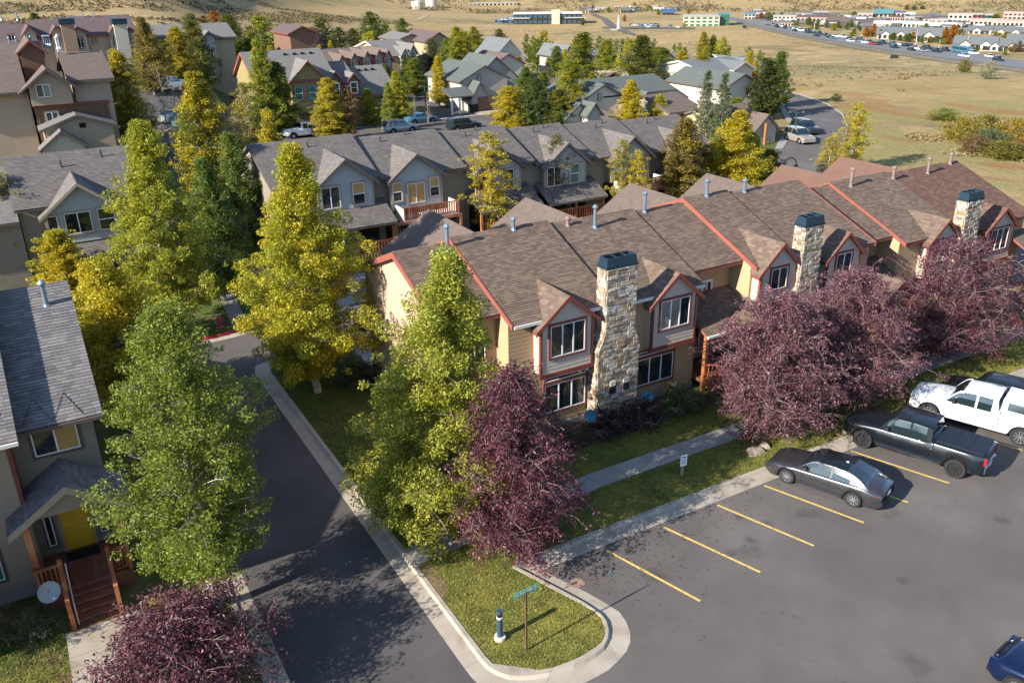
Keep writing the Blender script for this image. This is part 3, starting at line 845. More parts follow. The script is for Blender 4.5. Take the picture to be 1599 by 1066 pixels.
# oil stains, pale patch, tar crack
def blot(name, x, y, r, mt, z, seed, sx=1.0):
    rnd = random.Random(seed); n = 22
    pts = [(x + sx * r * (1 + .13 * rnd.uniform(-1, 1)) * math.cos(2 * math.pi * i / n), y + r * (1 + .13 * rnd.uniform(-1, 1)) * math.sin(2 * math.pi * i / n), z) for i in range(n)]
    return link(name, MB().add(pts, [tuple(range(n))]).mesh(name, mt), kind="structure")
OIL = mat("oil_stain", (.035, .032, .032), .6, .3, 4); PALE = mat("pale_patch", (.26, .165, .12), .9, .25, 5)
blot("stain", 14.35, 20.55, .26, PALE, .011, 8, 1.2)

# ---------------------------------------------------------------- front townhouse row
R1 = Root("townhouse_row", "tan townhouse row with brown roofs, red trim and three stone chimneys beside the parking lot", "townhouses", (14.65, 30.5, 0))
YR, YW, YE = 36.1, 30.5, 30.1
def rb(x0, x1, yE, zE, zr, yw=YW, sh=ROOF1, **k): return block(R1, x0, x1, yE, zE, YR, zr, yw, TAN, CR_BROWN, TRIM_R, shing=sh, **k)
b0 = rb(14.65, 17.3, 31.15, 6.28, 8.28, yw=31.6, rx0=14.35, sseed=11)
b1 = rb(17.3, 22.9, YE, 6.02, 8.5, gutter=True, sseed=12)
b2 = rb(22.9, 28.35, YE, 5.9, 8.32, gutter=True, sseed=13)
b3 = rb(28.35, 31.85, 31.1, 6.22, 8.18, yw=32.0, sseed=14)
b4 = rb(31.85, 35.1, YE, 6.05, 8.45, sseed=15)
b5 = rb(35.1, 41.0, YE, 5.95, 8.3, sseed=16)
b6 = rb(41.0, 43.7, 31.0, 5.65, 7.65, yw=32.0, sseed=17)
b7 = rb(43.7, 49.0, YE, 5.4, 7.8, sseed=18)
b8 = rb(49.0, 56.1, YE, 5.3, 7.68, sh=ROOF1R, rx1=56.4, sseed=19)
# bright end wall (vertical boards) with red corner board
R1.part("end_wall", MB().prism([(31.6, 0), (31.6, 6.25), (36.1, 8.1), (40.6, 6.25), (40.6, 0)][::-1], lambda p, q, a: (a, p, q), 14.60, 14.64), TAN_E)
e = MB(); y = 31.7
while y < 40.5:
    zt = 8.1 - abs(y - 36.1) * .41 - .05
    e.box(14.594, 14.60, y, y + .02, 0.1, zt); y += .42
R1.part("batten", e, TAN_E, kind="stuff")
R1.part("corner_board", MB().box(14.56, 14.72, 40.5, 40.68, 0, 6.15), TRIM_R)
R1.part("corner_board", MB().box(14.56, 14.72, 31.5, 31.68, 0, 6.2), TRIM_R)
for s in (-1, 1):
    R1.part("rake_board", MB().hexa([(14.29, 36.1 + s * 5, 8.26 - .41 * 5 - .27), (14.345, 36.1 + s * 5, 8.26 - .41 * 5 - .27), (14.345, 36.1, 7.99), (14.29, 36.1, 7.99),
                                     (14.29, 36.1 + s * 5, 8.3 - .41 * 5), (14.345, 36.1 + s * 5, 8.3 - .41 * 5), (14.345, 36.1, 8.3), (14.29, 36.1, 8.3)]), TRIM_R)
# red rake boards where the roof steps
def step_rake(x, yE, zE, zr, m=TRIM_R, w=.05):
    R1.part("rake_board", MB().hexa([(x - w, yE - .05, zE - .2), (x + .02, yE - .05, zE - .2), (x + .02, YR, zr - .2), (x - w, YR, zr - .2),
                                     (x - w, yE - .05, zE + .035), (x + .02, yE - .05, zE + .035), (x + .02, YR, zr + .035), (x - w, YR, zr + .035)]), m)
step_rake(17.3, YE, 6.02, 8.5); step_rake(31.85, YE, 6.05, 8.45); step_rake(43.7, YE, 5.4, 7.8)
step_rake(40.98, YE, 5.95, 8.3, w=.07)
# rear wings: cross gables towards the alley
for cx, zt, dz in ((19.1, 8.28, 0), (25.3, 8.1, 0), (32.9, 7.95, 0), (39.2, 7.8, 0), (46.1, 7.55, 0), (52.0, 7.45, 0)):
    m = MB(); hw = 3.0; sl = .62
    m.slab([(cx, 35.9, zt), (cx, 42.3, zt), (cx - hw, 42.3, zt - hw * sl), (cx - hw, 38, zt - hw * sl)][::-1], .18)
    m.slab([(cx, 35.9, zt), (cx + hw, 38, zt - hw * sl), (cx + hw, 42.3, zt - hw * sl), (cx, 42.3, zt)][::-1], .18)
    R1.part("rear_roof", m, [CR_BROWN if cx < 45 else ROOF1R, TRIM_R])
    R1.part("rear_wall", MB().prism([(cx - hw + .3, 0), (cx + hw - .3, 0), (cx + hw - .3, zt - hw * sl), (cx, zt - .25), (cx - hw + .3, zt - hw * sl)], lambda p, q, a: (p, a, q), 38, 42.0), TAN)
# bays: (left, right, bottom, eave, apex, panes, window x, z, w, h)
D = [(b1, 18.62, 21.45, 3.34, 5.85, 7.02, 3, (19.12, 4.13, 1.88, 1.55)),
     (b2, 24.97, 27.7, 3.2, 5.72, 6.92, 3, (25.43, 4.09, 1.81, 1.49)),
     (b4, 31.99, 34.57, 3.27, 6.0, 7.25, 2, (32.71, 4.72, 1.15, 1.17)),
     (b5, 36.95, 39.5, 3.5, 5.88, 7.05, 2, (37.6, 4.6, 1.18, 1.26)),
     (b7, 45.66, 48.2, 2.9, 5.35, 6.45, 3, (46.1, 3.85, 1.6, 1.32)),
     (b8, 51.2, 54.05, 2.9, 5.2, 6.34, 3, (51.7, 3.58, 1.8, 1.42))]
for i, (B, xl, xr, zb, ze, za, n, w) in enumerate(D):
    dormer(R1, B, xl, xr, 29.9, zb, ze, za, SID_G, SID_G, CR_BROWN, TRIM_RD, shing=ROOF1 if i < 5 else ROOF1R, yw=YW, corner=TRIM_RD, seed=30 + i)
    window(R1, F_S(29.9), w[0], w[1], w[2], w[3], TRIM_RD, n=n)
    # ground floor window with a narrow transom above it
    window(R1, F_S(YW), xl - .35 if i != 0 else 19.2, .98 if i < 4 else .7, 2.3, 1.45, TRIM_RD, n=3)
    window(R1, F_S(YW), xl - .35 if i != 0 else 19.2, (.98 if i < 4 else .7) + 1.62, 2.3, .22, TRIM_RD, n=1, tw=.06)
chimney(R1, 21.65, 24.05, 22.02, 23.72, single=True, holes=True, seed=4)
chimney(R1, 34.15, 36.4, 34.62, 36.0, seed=9, sw=.3, sh=.15)
chimney(R1, 47.9, 50.1, 48.3, 49.8, z1=7.3, seed=15, sw=.3, sh=.15)
# recessed entries: windows, porch roofs, decks, doors
window(R1, F_S(32.0), 29.95, 4.1, .62, 1.0, WHITE, n=2, tw=.05)
window(R1, F_S(31.6), 15.6, 3.7, 1.1, 1.7, TRIM_RD, n=2, tw=.06)
window(R1, F_S(32.0), 42.2, 3.9, .8, 1.3, TRIM_RD, n=1, tw=.06)
for x0, x1, zt, gx in ((28.2, 31.8, 4.75, 31.6), (41.0, 43.7, 4.35, 41.6)):
    m = MB(); m.slab([(x0, 29.5, zt - 1.45), (x1 + .3, 29.5, zt - 1.45), (x1 + .3, 32.0, zt - .15), (x0, 32.0, zt - .15)], .15)
    pr = R1.part("porch_roof", m, [ROOF1, TRIM_R])
    s = MB(); sl = 1.3 / 2.5
    lap(s, (x0, 29.5, zt - 1.45), (1, 0, 0), (0, 1, sl), [(x0, 29.48, zt - 1.46), (x1 + .3, 29.48, zt - 1.46), (x1 + .3, 32, zt - .15), (x0, 32, zt - .15)], .3, .145, jit=.25, seed=77)
    R1.part("shingles", s, ROOF1, pr, kind="stuff")
    m = MB(); za = zt - .35; hw = 1.45; yf = 28.3
    m.slab([(gx - hw, yf, za - .95), (gx, yf, za), (gx, 31.5, za), (gx - hw, 31.0, za - .95)], .15)
    m.slab([(gx, yf, za), (gx + hw, yf, za - .95), (gx + hw, 31.0, za - .95), (gx, 31.5, za)], .15)
    pr = R1.part("entry_gable_roof", m, [ROOF1, TRIM_RD])
    s = MB()
    lap(s, (gx - hw, 31, za - .95), (0, -1, 0), (1, 0, .95 / hw), [(gx - hw, yf, za - .95), (gx, yf, za), (gx, 31.5, za), (gx - hw, 31.0, za - .95)], .3, .145, jit=.25, seed=78)
    R1.part("shingles", s, ROOF1, pr, kind="stuff")
    R1.part("gutter", MB().box(x0 + .02, gx - hw, 29.36, 29.495, zt - 1.6, zt - 1.48), GUTTER)
    for px_ in (x0 + .15, gx - 1.2, gx + 1.2):
        yy = 29.65 if px_ < gx - 1.3 else 28.5
        R1.part("porch_post", MB().box(px_ - .09, px_ + .09, yy - .09, yy + .09, 0, zt - 1.5), WOOD_O)
    dk = R1.part("porch_deck", MB().box(x0 + .1, x1, 28.6, 31.98, .55, .72), DECK)
    for k in range(4):
        R1.part("step", MB().box(gx - 1.6, gx - .4, 28.6 - .3 * (k + 1), 28.6 - .3 * k - .005, 0, .56 - .14 * k), DECK)
    rail(R1, (gx - 1.7, 28.6, .72), (gx - 1.7, 27.3, .12), .9, 7)
    rail(R1, (gx - .35, 28.6, .72), (gx - .35, 27.3, .12), .9, 7)
    rail(R1, (x0 + .15, 29.6, .72), (gx - 1.7, 28.65, .72), .9, 9)
    dd = R1.part("door", MB().box(gx - 1.3, gx - .5, 31.93, 31.99, .72, 2.8), DOOR_Y if x0 < 30 else TRIM_RD)
    R1.part("handle", MB().box(gx - .6, gx - .55, 31.88, 31.93, 1.7, 1.8), METAL_D, dd)
    window(R1, F_S(32.0), gx - 2.2, 1.4, .6, 1.2, WHITE, n=1, tw=.05)
# end porch on the far right
m = MB(); m.slab([(54.3, 28.2, 3.2), (57.2, 28.2, 3.2), (57.2, 30.45, 4.3), (54.3, 30.45, 4.3)], .15)
R1.part("porch_roof", m, [CR_BROWN, TRIM_R])
R1.part("porch_post", MB().box(54.5, 54.65, 28.4, 28.55, 0, 3.1), WOOD_O); R1.part("porch_post", MB().box(56.9, 57.05, 28.4, 28.55, 0, 3.1), WOOD_O)
for (x, dz, h, m_) in ((16.9, -.25, 1.15, GALV), (20.76, 0, .45, GALV), (25.27, -.4, 1.0, GALV), (23.9, -.1, .3, PIPE_B), (29.0, 0, .95, GALV), (33.4, 0, .8, GALV), (36.3, 0, .6, GALV), (44.9, -.3, 1.0, PIPE_B), (48.9, -.3, .6, PIPE_B), (52.4, -.3, .9, PIPE_B), (55.4, 0, .6, PIPE_B)):
    yy = 35.9 + dz * 1.6
    B = [b for b, a, c in ((b0, 14, 17.3), (b1, 17.3, 22.9), (b2, 22.9, 28.35), (b3, 28.35, 31.85), (b4, 31.85, 35.1), (b5, 35.1, 41), (b7, 43.7, 49), (b8, 49, 57)) if a <= x < c][0]
    pipe(R1, x, yy, B['zE'] + B['sl'] * (yy - B['yE']), h, m=m_)
# wall lamps and vents by the first chimney
R1.part("wall_vent", MB().tube([(21.55, 30.46, 2.85), (21.55, 30.3, 2.85)], [.13, .12], 10), GUTTER)
R1.part("wall_vent", MB().box(24.35, 24.55, 30.3, 30.47, 2.3, 2.6), GALV)
R1.part("foundation", MB().box(14.7, 28.3, 30.38, 30.45, 0, .35), CONC_G)
for x, y, z, m_, lb in ((24.25, 29.1, 1.2, DISHB, "blue satellite dish under the wide ground floor window right of the first stone chimney"), (20.75, 28.9, 1.25, DISHB, "blue satellite dish left of the foot of the first stone chimney")):
    R = Root("satellite_dish", lb, "dish", (x, y, 0), rz=rad(142), world=False)
    d = MB(); n = 16
    for k in range(4):
        r0, r1 = .3 * k / 4, .3 * (k + 1) / 4
        for i in range(n):
            a, b = 2 * math.pi * i / n, 2 * math.pi * (i + 1) / n
            def P(r, t): return (r * math.cos(t), .5 * r * r * 1.6 + .1, z + r * math.sin(t) * 1.1)
            d.add([P(r0, a), P(r1, a), P(r1, b), P(r0, b)], [(0, 1, 2, 3)])
    R.part("reflector", d, m_); R.part("mast", MB().tube([(0, .02, 0), (0, .05, z - .2), (0, .1, z)], [.03, .03, .03], 6), METAL_D)
    R.part("feed_arm", MB().tube([(0, .12, z - .25), (0, .5, z - .1), (0, .52, z)], [.015, .015, .04], 5), METAL_D)
# ---------------------------------------------------------------- house at lower left
RA = Root("townhouse", "taupe townhouse with charcoal roof, yellow front door and red wooden steps at lower left", "townhouse", (-2.2, 31, 0))
bA = block(RA, -2.2, .45, 30.35, 6.28, 36.2, 9.45, 31.0, TAUPE, CR_GREY, TRIM_D, shing=None, rx1=.8)
bW = block(RA, -12, -2.2, 29.4, 6.45, 36.2, 10.15, 30.0, BEIGE, CR_GREY, TRIM_D, shing=None, rx1=-1.85)
# the next unit to the left stands further forward and shades the porch
block(RA, -13, -6.2, 26.2, 6.6, 36.2, 10.6, 26.8, BEIGE, CR_GREY, TRIM_D, rx1=-5.9, siding=False)
# single shingles: the nearest 300 as objects, the rest joined
def shingle_parts(R, x0, x1, yE, zE, yr, sl, seed, limit):
    V = Vector((0, 1, sl)).normalized(); U = Vector((1, 0, 0)); Nn = U.cross(V)
    ro = [c for c in R.o.children if c.name.startswith("roof")][seed]
    L = (yr - yE) * math.hypot(1, sl)
    T = tiles([(x0, 0), (x1, 0), (x1, L), (x0, L)], .30, .150, jit=.12, gap=.006, seed=5 + seed)
    T = [t for t in T if max(p[0] for p in t[0]) > -4.4]
    T.sort(key=lambda t: t[1])
    join = MB()
    O = Vector((0, yE - .02, zE)); cache = {}
    for i, (r, v0, v1) in enumerate(T):
        n = len(r); cu = (min(a for a, b in r) + max(a for a, b in r)) / 2
        cc = O + U * cu + V * v0
        base = cc if i < limit else Vector((0, 0, 0)); top = []; bot = []
        for a, b in r:
            q = O + U * a + V * b - base
            k = .004 + .024 * (1 - (b - v0) / (v1 - v0))
            top.append(tuple(q + Nn * k)); bot.append(tuple(q - Nn * .002))
        fs = [tuple(range(n))] + [(j, n + j, n + (j + 1) % n, (j + 1) % n) for j in range(n)]
        if i < limit:
            w = round(max(a for a, b in r) - min(a for a, b in r), 2); key = (w, n)
            if key not in cache or n != 4:
                cache[key] = MB().add(top + bot, fs).mesh("shingle", ROOF3S)
            R.inst("shingle", cache[key], cc, ro)
        else: join.add(top + bot, fs)
    R.part("shingles", join, ROOF3, ro, kind="stuff")
ROOF3S = mat("shingle_charcoal_tab", (0.165, 0.153, 0.150), 0.95, 0.12, 0.9, obj=0.26)
slA = (9.45 - 6.28) / (36.2 - 30.35); slW = (10.15 - 6.45) / 6.8
shingle_parts(RA, -2.2, .8, 30.35, 6.28, 36.2, slA, 0, 230)
shingle_parts(RA, -6, -1.85, 29.4, 6.45, 36.2, slW, 1, 70)
window(RA, F_S(31.0), -1.55, 4.9, 1.45, 1.2, TRIM_D, n=2, refl=(1,))
dr = RA.part("door", MB().box(-1.33, -.38, 30.92, 30.99, .85, 2.85), DOOR_Y)
for k, (u, v, w, h) in enumerate(((-1.25, 2.0, .36, .72), (-.82, 2.0, .36, .72), (-1.25, 1.0, .36, .8), (-.82, 1.0, .36, .8))):
    RA.part("door_panel", MB().box(u, u + w, 30.9, 30.93, v, v + h), DOOR_Y, dr)
RA.part("handle", MB().tube([(-.45, 30.9, 1.8), (-.45, 30.84, 1.8)], [.03, .03], 6), METAL_D, dr)
fr = MB(); fr.box(-1.42, -1.34, 30.88, 30.99, .85, 2.95); fr.box(-.37, -.29, 30.88, 30.99, .85, 2.95); fr.box(-1.34, -.37, 30.88, 30.99, 2.86, 2.95)
RA.part("door_frame", fr, TRIM_T)
window(RA, F_S(31.0), -1.86, 1.2, .26, 1.4, TRIM_D, n=1, tw=.06)
window(RA, F_S(31.0), -.12, 1.2, .26, 1.4, TRIM_D, n=1, tw=.06)
window(RA, F_S(30.0), -4.3, 1.05, .95, 1.15, TRIM_D, n=1, glass=GLASS_T)
RA.part("corner_board", MB().box(-2.3, -2.17, 29.95, 30.98, 3.3, 6.2), TRIM_RD)
RA.part("corner_board", MB().box(-2.3, -2.17, 29.95, 30.98, .4, 3.28), TAUPE)
RA.part("foundation", MB().box(-9, -2.25, 29.9, 29.99, 0, .55), CONC_G)
RA.part("gutter", MB().box(-6, -1.85, 29.28, 29.39, 6.3, 6.42), GUTTER)
RA.part("gutter", MB().box(-2.0, .8, 30.23, 30.345, 6.13, 6.25), TRIM_D)
# heat cable zigzags on the eaves
for (x0, x1, y0, z0, sl) in ((-1.7, .6, 30.4, 6.31, slA), (-4.6, -2.1, 29.45, 6.48, slW)):
    x = x0; pts = []; up = 0
    while x < x1:
        yy = y0 + (1.0 if up else .02); pts.append((x, yy, z0 + sl * (yy - y0) + .045)); up ^= 1; x += .48
    RA.part("heat_cable", MB().tube(pts, [.012] * len(pts), 4), DARK)
# porch gable
m = MB(); gx, yf, za, hw = -.89, 28.8, 4.64, 1.95; sl = .66
m.slab([(gx - hw, yf, za - hw * sl), (gx, yf, za), (gx, 31.0, za), (gx - hw, 31.0, za - hw * sl)], .14)
m.slab([(gx, yf, za), (gx + hw, yf, za - hw * sl), (gx + hw, 31.0, za - hw * sl), (gx, 31.0, za)], .14)
pr = RA.part("porch_roof", m, [ROOF3, TRIM_T])
s = MB()
lap(s, (gx - hw, 31, za - hw * sl), (0, -1, 0), (1, 0, sl), [(gx - hw, yf, za - hw * sl), (gx, yf, za), (gx, 31, za), (gx - hw, 31.0, za - hw * sl)], .3, .145, jit=.2, seed=91)
lap(s, (gx + hw, yf, za - hw * sl), (0, 1, 0), (-1, 0, sl), [(gx, yf, za), (gx + hw, yf, za - hw * sl), (gx + hw, 31.0, za - hw * sl), (gx, 31.0, za)], .3, .145, jit=.2, seed=92)
RA.part("shingles", s, ROOF3, pr, kind="stuff")
for sg in (-1, 1):
    RA.part("rake_board", MB().hexa([(gx + sg * hw, yf - .05, za - hw * sl - .24), (gx + sg * hw, yf, za - hw * sl - .24), (gx, yf, za - .24), (gx, yf - .05, za - .24), (gx + sg * hw, yf - .05, za - hw * sl + .02), (gx + sg * hw, yf, za - hw * sl + .02), (gx, yf, za + .02), (gx, yf - .05, za + .02)]), TRIM_T)
RA.part("gable_board", MB().prism([(gx - 1.55, 3.62), (gx + 1.55, 3.62), (gx, 4.42)], lambda p, q, a: (p, a, q), 28.95, 29.05), TAUPE)
for x in (-2.3, .5):
    RA.part("porch_post", MB().box(x - .1, x + .1, 28.9, 29.1, 0, 3.55), WOOD_R)
RA.part("porch_deck", MB().box(-2.4, .6, 28.66, 30.97, .66, .8), DECK)
for k in range(12):
    RA.part("deck_board", MB().box(-2.4 + k * .25, -2.4 + k * .25 + .235, 28.64, 30.97, .802, .83), DECK)
RA.part("skirt_board", MB().box(-2.4, .6, 28.68, 28.72, 0, .655), DECK)
RA.part("door_mat", MB().box(-1.4, -.3, 30.2, 30.75, .832, .85), DARK)
for k in range(5):
    z = .68 - k * .145
    RA.part("step", MB().box(-1.5, -.15, 28.64 - .29 * (k + 1), 28.64 - .29 * k + .03, z - .045, z), DECK)
    RA.part("riser", MB().box(-1.5, -.15, 28.64 - .29 * (k + 1) + .06, 28.64 - .29 * (k + 1) + .09, z - .145, z - .047), WOOD_R)
for x in (-1.58, -.08):
    q = RA.part("stair_rail", MB().bar((x, 28.65, 1.85), (x, 27.25, 1.3), .13, .07).bar((x, 28.65, 1.75), (x, 27.25, 1.18), .04, .12).bar((x, 28.65, 1.15), (x, 27.25, .5), .05, .09), WOOD_R)
    RA.part("newel_post", MB().box(x - .07, x + .07, 27.15, 27.3, 0, 1.36), WOOD_R); RA.part("newel_post", MB().box(x - .07, x + .07, 28.6, 28.74, .7, 2.0), WOOD_R)
    for k in range(7):
        yy = 27.45 + k * .17; zz = .55 + (yy - 27.25) * .46
        RA.part("baluster", MB().box(x - .02, x + .02, yy - .02, yy + .02, zz, zz + .75), WOOD_R, q)
RA.part("grab_rail", MB().tube([(-1.42, 28.6, 1.85), (-1.42, 27.3, 1.05), (-1.42, 27.3, .2)], [.022] * 3, 6), GUTTER)
rail(RA, (-2.35, 28.72, .83), (-1.62, 28.72, .83), .95, 5); rail(RA, (-.05, 28.72, .83), (.55, 28.72, .83), .95, 5); rail(RA, (-2.35, 28.8, .83), (-2.35, 29.9, .83), .95, 7); rail(RA, (.55, 28.8, .83), (.55, 30.9, .83), .95, 12)
pipe(RA, -.1, 35.2, 8.85, .85); 
RD = Root("satellite_dish", "grey satellite dish on a short mast beside the red porch steps at lower left", "dish", (-2.1, 28.0, 0), rz=rad(-165), world=False)
d = MB(); n = 20; z = 1.45
for k in range(5):
    r0, r1 = .36 * k / 5, .36 * (k + 1) / 5
    for i in range(n):
        a, b = 2 * math.pi * i / n, 2 * math.pi * (i + 1) / n
        def P(r, t): return (r * math.cos(t), .6 * r * r + .1 + .35 * -r * math.sin(t), z + r * math.sin(t) * .95)
        d.add([P(r0, a), P(r1, a), P(r1, b), P(r0, b)], [(0, 1, 2, 3)])
RD.part("reflector", d, DISHM); RD.part("mast", MB().tube([(0, .02, 0), (0, 0, z - .2), (0, .1, z)], [.03, .03, .03], 6), METAL_D)
RD.part("feed_arm", MB().tube([(0, .2, z - .3), (0, .6, z - .05), (0, .62, z)], [.015, .015, .05], 5), WHITE)

# ---------------------------------------------------------------- second row: taupe with balconies
R2 = Root("townhouse_row", "grey roofed taupe townhouse row with wooden balconies and picket patios in the middle distance", "townhouses", (15.0, 61.6, 0))
def r2(x0, x1, zE, zr, seed): return block(R2, x0, x1, 60.7, zE, 66.3, zr, 61.3, TAUPE, CR_GREY, TRIM_D, shing=ROOF2, sseed=seed, rx0=x0 - (.3 if x0 < 16 else 0))
Bs = [r2(15.6, 23.55, 6.05, 8.35, 41), r2(23.55, 30.9, 5.85, 8.0, 42), r2(30.9, 37.3, 5.6, 7.7, 43), r2(37.3, 43.3, 5.3, 7.35, 44), r2(43.3, 49.6, 5.1, 7.15, 45), r2(49.6, 57.0, 4.9, 6.9, 46)]
for i, (B, xl, xr, dz) in enumerate(((Bs[0], 18.6, 22.9, 0), (Bs[1], 24.25, 28.6, -.25), (Bs[2], 31.6, 35.8, -.55), (Bs[3], 38.1, 42.3, -.85), (Bs[4], 45.0, 49.2, -1.05), (Bs[5], 51.2, 55.4, -1.4))):
    dormer(R2, B, xl, xr, 60.6, 3.4 + dz * .6, 6.05 + dz, 7.75 + dz, SID_B, TAUPE, CR_GREY, TRIM_D, shing=ROOF2, yw=61.3, corner=TRIM_T, band=False, seed=60 + i, fo=.5)
    f = F_S(60.6)
    if i in (1, 4):
        window(R2, f, xl + .2, 4.2 + dz, .75, 1.45, TRIM_T, sashy=True, refl=True); window(R2, f, xl + 1.4, 3.9 + dz, 1.45, 1.55, TRIM_T, n=2, glass=GLASS, refl=(0, 1) if i == 1 else None)
        window(R2, f, xr - 1.05, 4.2 + dz, .8, 1.5, TRIM_T, sashy=True, refl=True)
        # balcony
        bz = 3.05 + dz * .8
        R2.part("balcony_floor", MB().box(xl + .3, xr + .6, 58.9, 60.58, bz - .25, bz), GUTTER)
        R2.part("balcony_wall", MB().box(xl + .3, xl + .42, 58.95, 60.55, bz, bz + .85), CREAM); R2.part("balcony_wall", MB().box(xr + .48, xr + .6, 58.95, 60.55, bz, bz + .85), CREAM)
        rail(R2, (xl + .35, 58.9, bz), (xr + .55, 58.9, bz), .95, 24, pw=.09, name="balcony_railing")
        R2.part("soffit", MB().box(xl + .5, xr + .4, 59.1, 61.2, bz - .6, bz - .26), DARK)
    else:
        window(R2, f, xl + .25, 4.15 + dz, .0 + 1.4, 1.6, TRIM_T, n=2); window(R2, f, xr - 1.65, 4.15 + dz, .95, 1.65, TRIM_T, sashy=True, refl=(i == 0), glass=GLASS_T if i == 3 else GLASS)
        zt = 4.25 + dz * .8
        mm = MB().slab([(xl - .6, 58.6, zt - 1.25), (xr + 1.0, 58.6, zt - 1.25), (xr + 1.0, 61.25, zt), (xl - .6, 61.25, zt)], .16)
        pr = R2.part("lean_to_roof", mm, [CR_GREY, TRIM_D])
        s = MB(); lap(s, (xl - .6, 58.6, zt - 1.25), (1, 0, 0), (0, 1, 1.25 / 2.65), [(xl - .6, 58.6, zt - 1.25), (xr + 1.0, 58.6, zt - 1.25), (xr + 1.0, 61.25, zt), (xl - .6, 61.25, zt)], .3, .145, jit=.25, seed=70 + i)
        R2.part("shingles", s, ROOF2, pr, kind="stuff")
    # ground floor: black panel painted as the covered patio's shade, posts, beam
    R2.part("patio_shade", MB().box(xl - .3, xr + .4, 61.1, 61.28, .1, 2.7), DARK)
    window(R2, F_S(61.08), xl + .6, .4, 2.4, 2.0, TRIM_D, n=2)
    for x in (xl - .45, (xl + xr) / 2, xr + .7):
        R2.part("patio_post", MB().box(x - .09, x + .09, 58.8, 58.98, 0, 2.75 + dz * .7), WOOD_R)
    R2.part("patio_beam", MB().box(xl - .5, xr + .8, 58.8, 58.98, 2.72 + dz * .7, 2.95 + dz * .7), WOOD_R)
    rail(R2, (xl - .4, 58.88, .1), (xr + .65, 58.88, .1), 1.55, 22, name="picket_fence", pw=.1, post=False)
for (x, yy, h) in ((19.6, 65.2, .4), (25.6, 65.4, .4), (28.0, 66, .35), (33.2, 65.3, .4), (34.5, 66, .35), (39.9, 65.3, .45), (41.2, 65.8, .4), (46.5, 65.2, .4), (47.6, 65.8, .4), (52.5, 65.3, .4), (53.8, 65.8, .4)):
    B = [b for b, c in zip(Bs, (23.55, 30.9, 37.3, 43.3, 49.6, 57)) if x < c][0]
    pipe(R2, x, yy, B['zE'] + B['sl'] * (yy - B['yE']), h, .06, PIPE_K, cap=False)

# ---------------------------------------------------------------- house left of the second row
RM = Root("townhouse", "grey roofed townhouse with one gabled bay, left of the walk with the hydrant", "townhouse", (-.5, 61.2, 0))
bM = block(RM, -.5, 7.1, 60.7, 6.9, 66.3, 9.2, 61.2, TAUPE, CR_GREY, TRIM_D, shing=ROOF2, rx1=7.5, rx0=-.7)
block(RM, -8.5, -.55, 60.2, 6.3, 66.0, 8.7, 60.9, TAUPE, CR_GREY, TRIM_D)
dormer(RM, bM, .85, 5.25, 60.5, 4.4, 6.55, 8.3, SID_B, TAUPE, CR_GREY, TRIM_T, shing=ROOF2, yw=61.2, corner=TRIM_T, band=False, fo=.5, seed=66)
window(RM, F_S(60.5), 1.95, 5.0, 1.55, 1.35, TRIM_T, n=2); window(RM, F_S(60.5), 3.9, 5.0, 1.0, 1.4, TRIM_T, sashy=True); window(RM, F_S(60.5), .95, 5.0, .6, 1.3, TRIM_T, n=1)
mm = MB().slab([(.2, 58.4, 3.3), (6.5, 58.4, 3.3), (6.5, 61.15, 4.6), (.2, 61.15, 4.6)], .16)
pr = RM.part("lean_to_roof", mm, [CR_GREY, TRIM_D])
s = MB(); lap(s, (.2, 58.4, 3.3), (1, 0, 0), (0, 1, 1.3 / 2.75), [(.2, 58.4, 3.3), (6.5, 58.4, 3.3), (6.5, 61.15, 4.6), (.2, 61.15, 4.6)], .3, .145, jit=.25, seed=88)
RM.part("shingles", s, ROOF2, pr, kind="stuff")
RM.part("patio_beam", MB().box(.3, 6.4, 58.6, 58.78, 2.85, 3.12), TRIM_RD)
for x in (.5, 3.5, 6.3): RM.part("patio_post", MB().box(x - .09, x + .09, 58.62, 58.78, 0, 2.85), TRIM_RD)
RM.part("patio_shade", MB().box(.3, 6.8, 61.0, 61.18, .1, 2.9), DARK); window(RM, F_S(60.98), 3.7, .5, 1.6, 1.8, WHITE, n=2)  # black panel on the wall stands for shade under the lean-to
for x, yy in ((2.6, 64.6), (5.2, 65.3)): pipe(RM, x, yy, bM['zE'] + bM['sl'] * (yy - bM['yE']), .5, .06, PIPE_K, cap=False)
# ---------------------------------------------------------------- streets beyond
def ribbon(name, L, Rt, mt, dz=.05, sub=6):
    """road surface between two pixel polylines, draped on the ground"""
    m = MB(); P = resample(L, (len(L) - 1) * sub); Q = resample(Rt, (len(L) - 1) * sub)
    rows = []
    for a, b in zip(P, Q):
        A, B = gp(*a), gp(*b); rows.append([(A.lerp(B, t).x, A.lerp(B, t).y, terr(A.lerp(B, t).x, A.lerp(B, t).y) + dz) for t in (0, .33, .66, 1)])
    m.add([p for r in rows for p in r], [(i * 4 + j, i * 4 + j + 1, (i + 1) * 4 + j + 1, (i + 1) * 4 + j) for i in range(len(rows) - 1) for j in range(3)])
    return link(name, m.mesh(name, mt), kind="structure")
def drape(name, x0, x1, y0, y1, mt, dz=.05, st=5.0):
    nx, ny = max(1, int((x1 - x0) / st)), max(1, int((y1 - y0) / st)); m = MB()
    m.add([(x0 + (x1 - x0) * i / nx, y0 + (y1 - y0) * j / ny, terr(x0 + (x1 - x0) * i / nx, y0 + (y1 - y0) * j / ny) + dz) for j in range(ny + 1) for i in range(nx + 1)],
          [(j * (nx + 1) + i, j * (nx + 1) + i + 1, (j + 1) * (nx + 1) + i + 1, (j + 1) * (nx + 1) + i) for j in range(ny) for i in range(nx)])
    return link(name, m.mesh(name, mt), kind="structure")
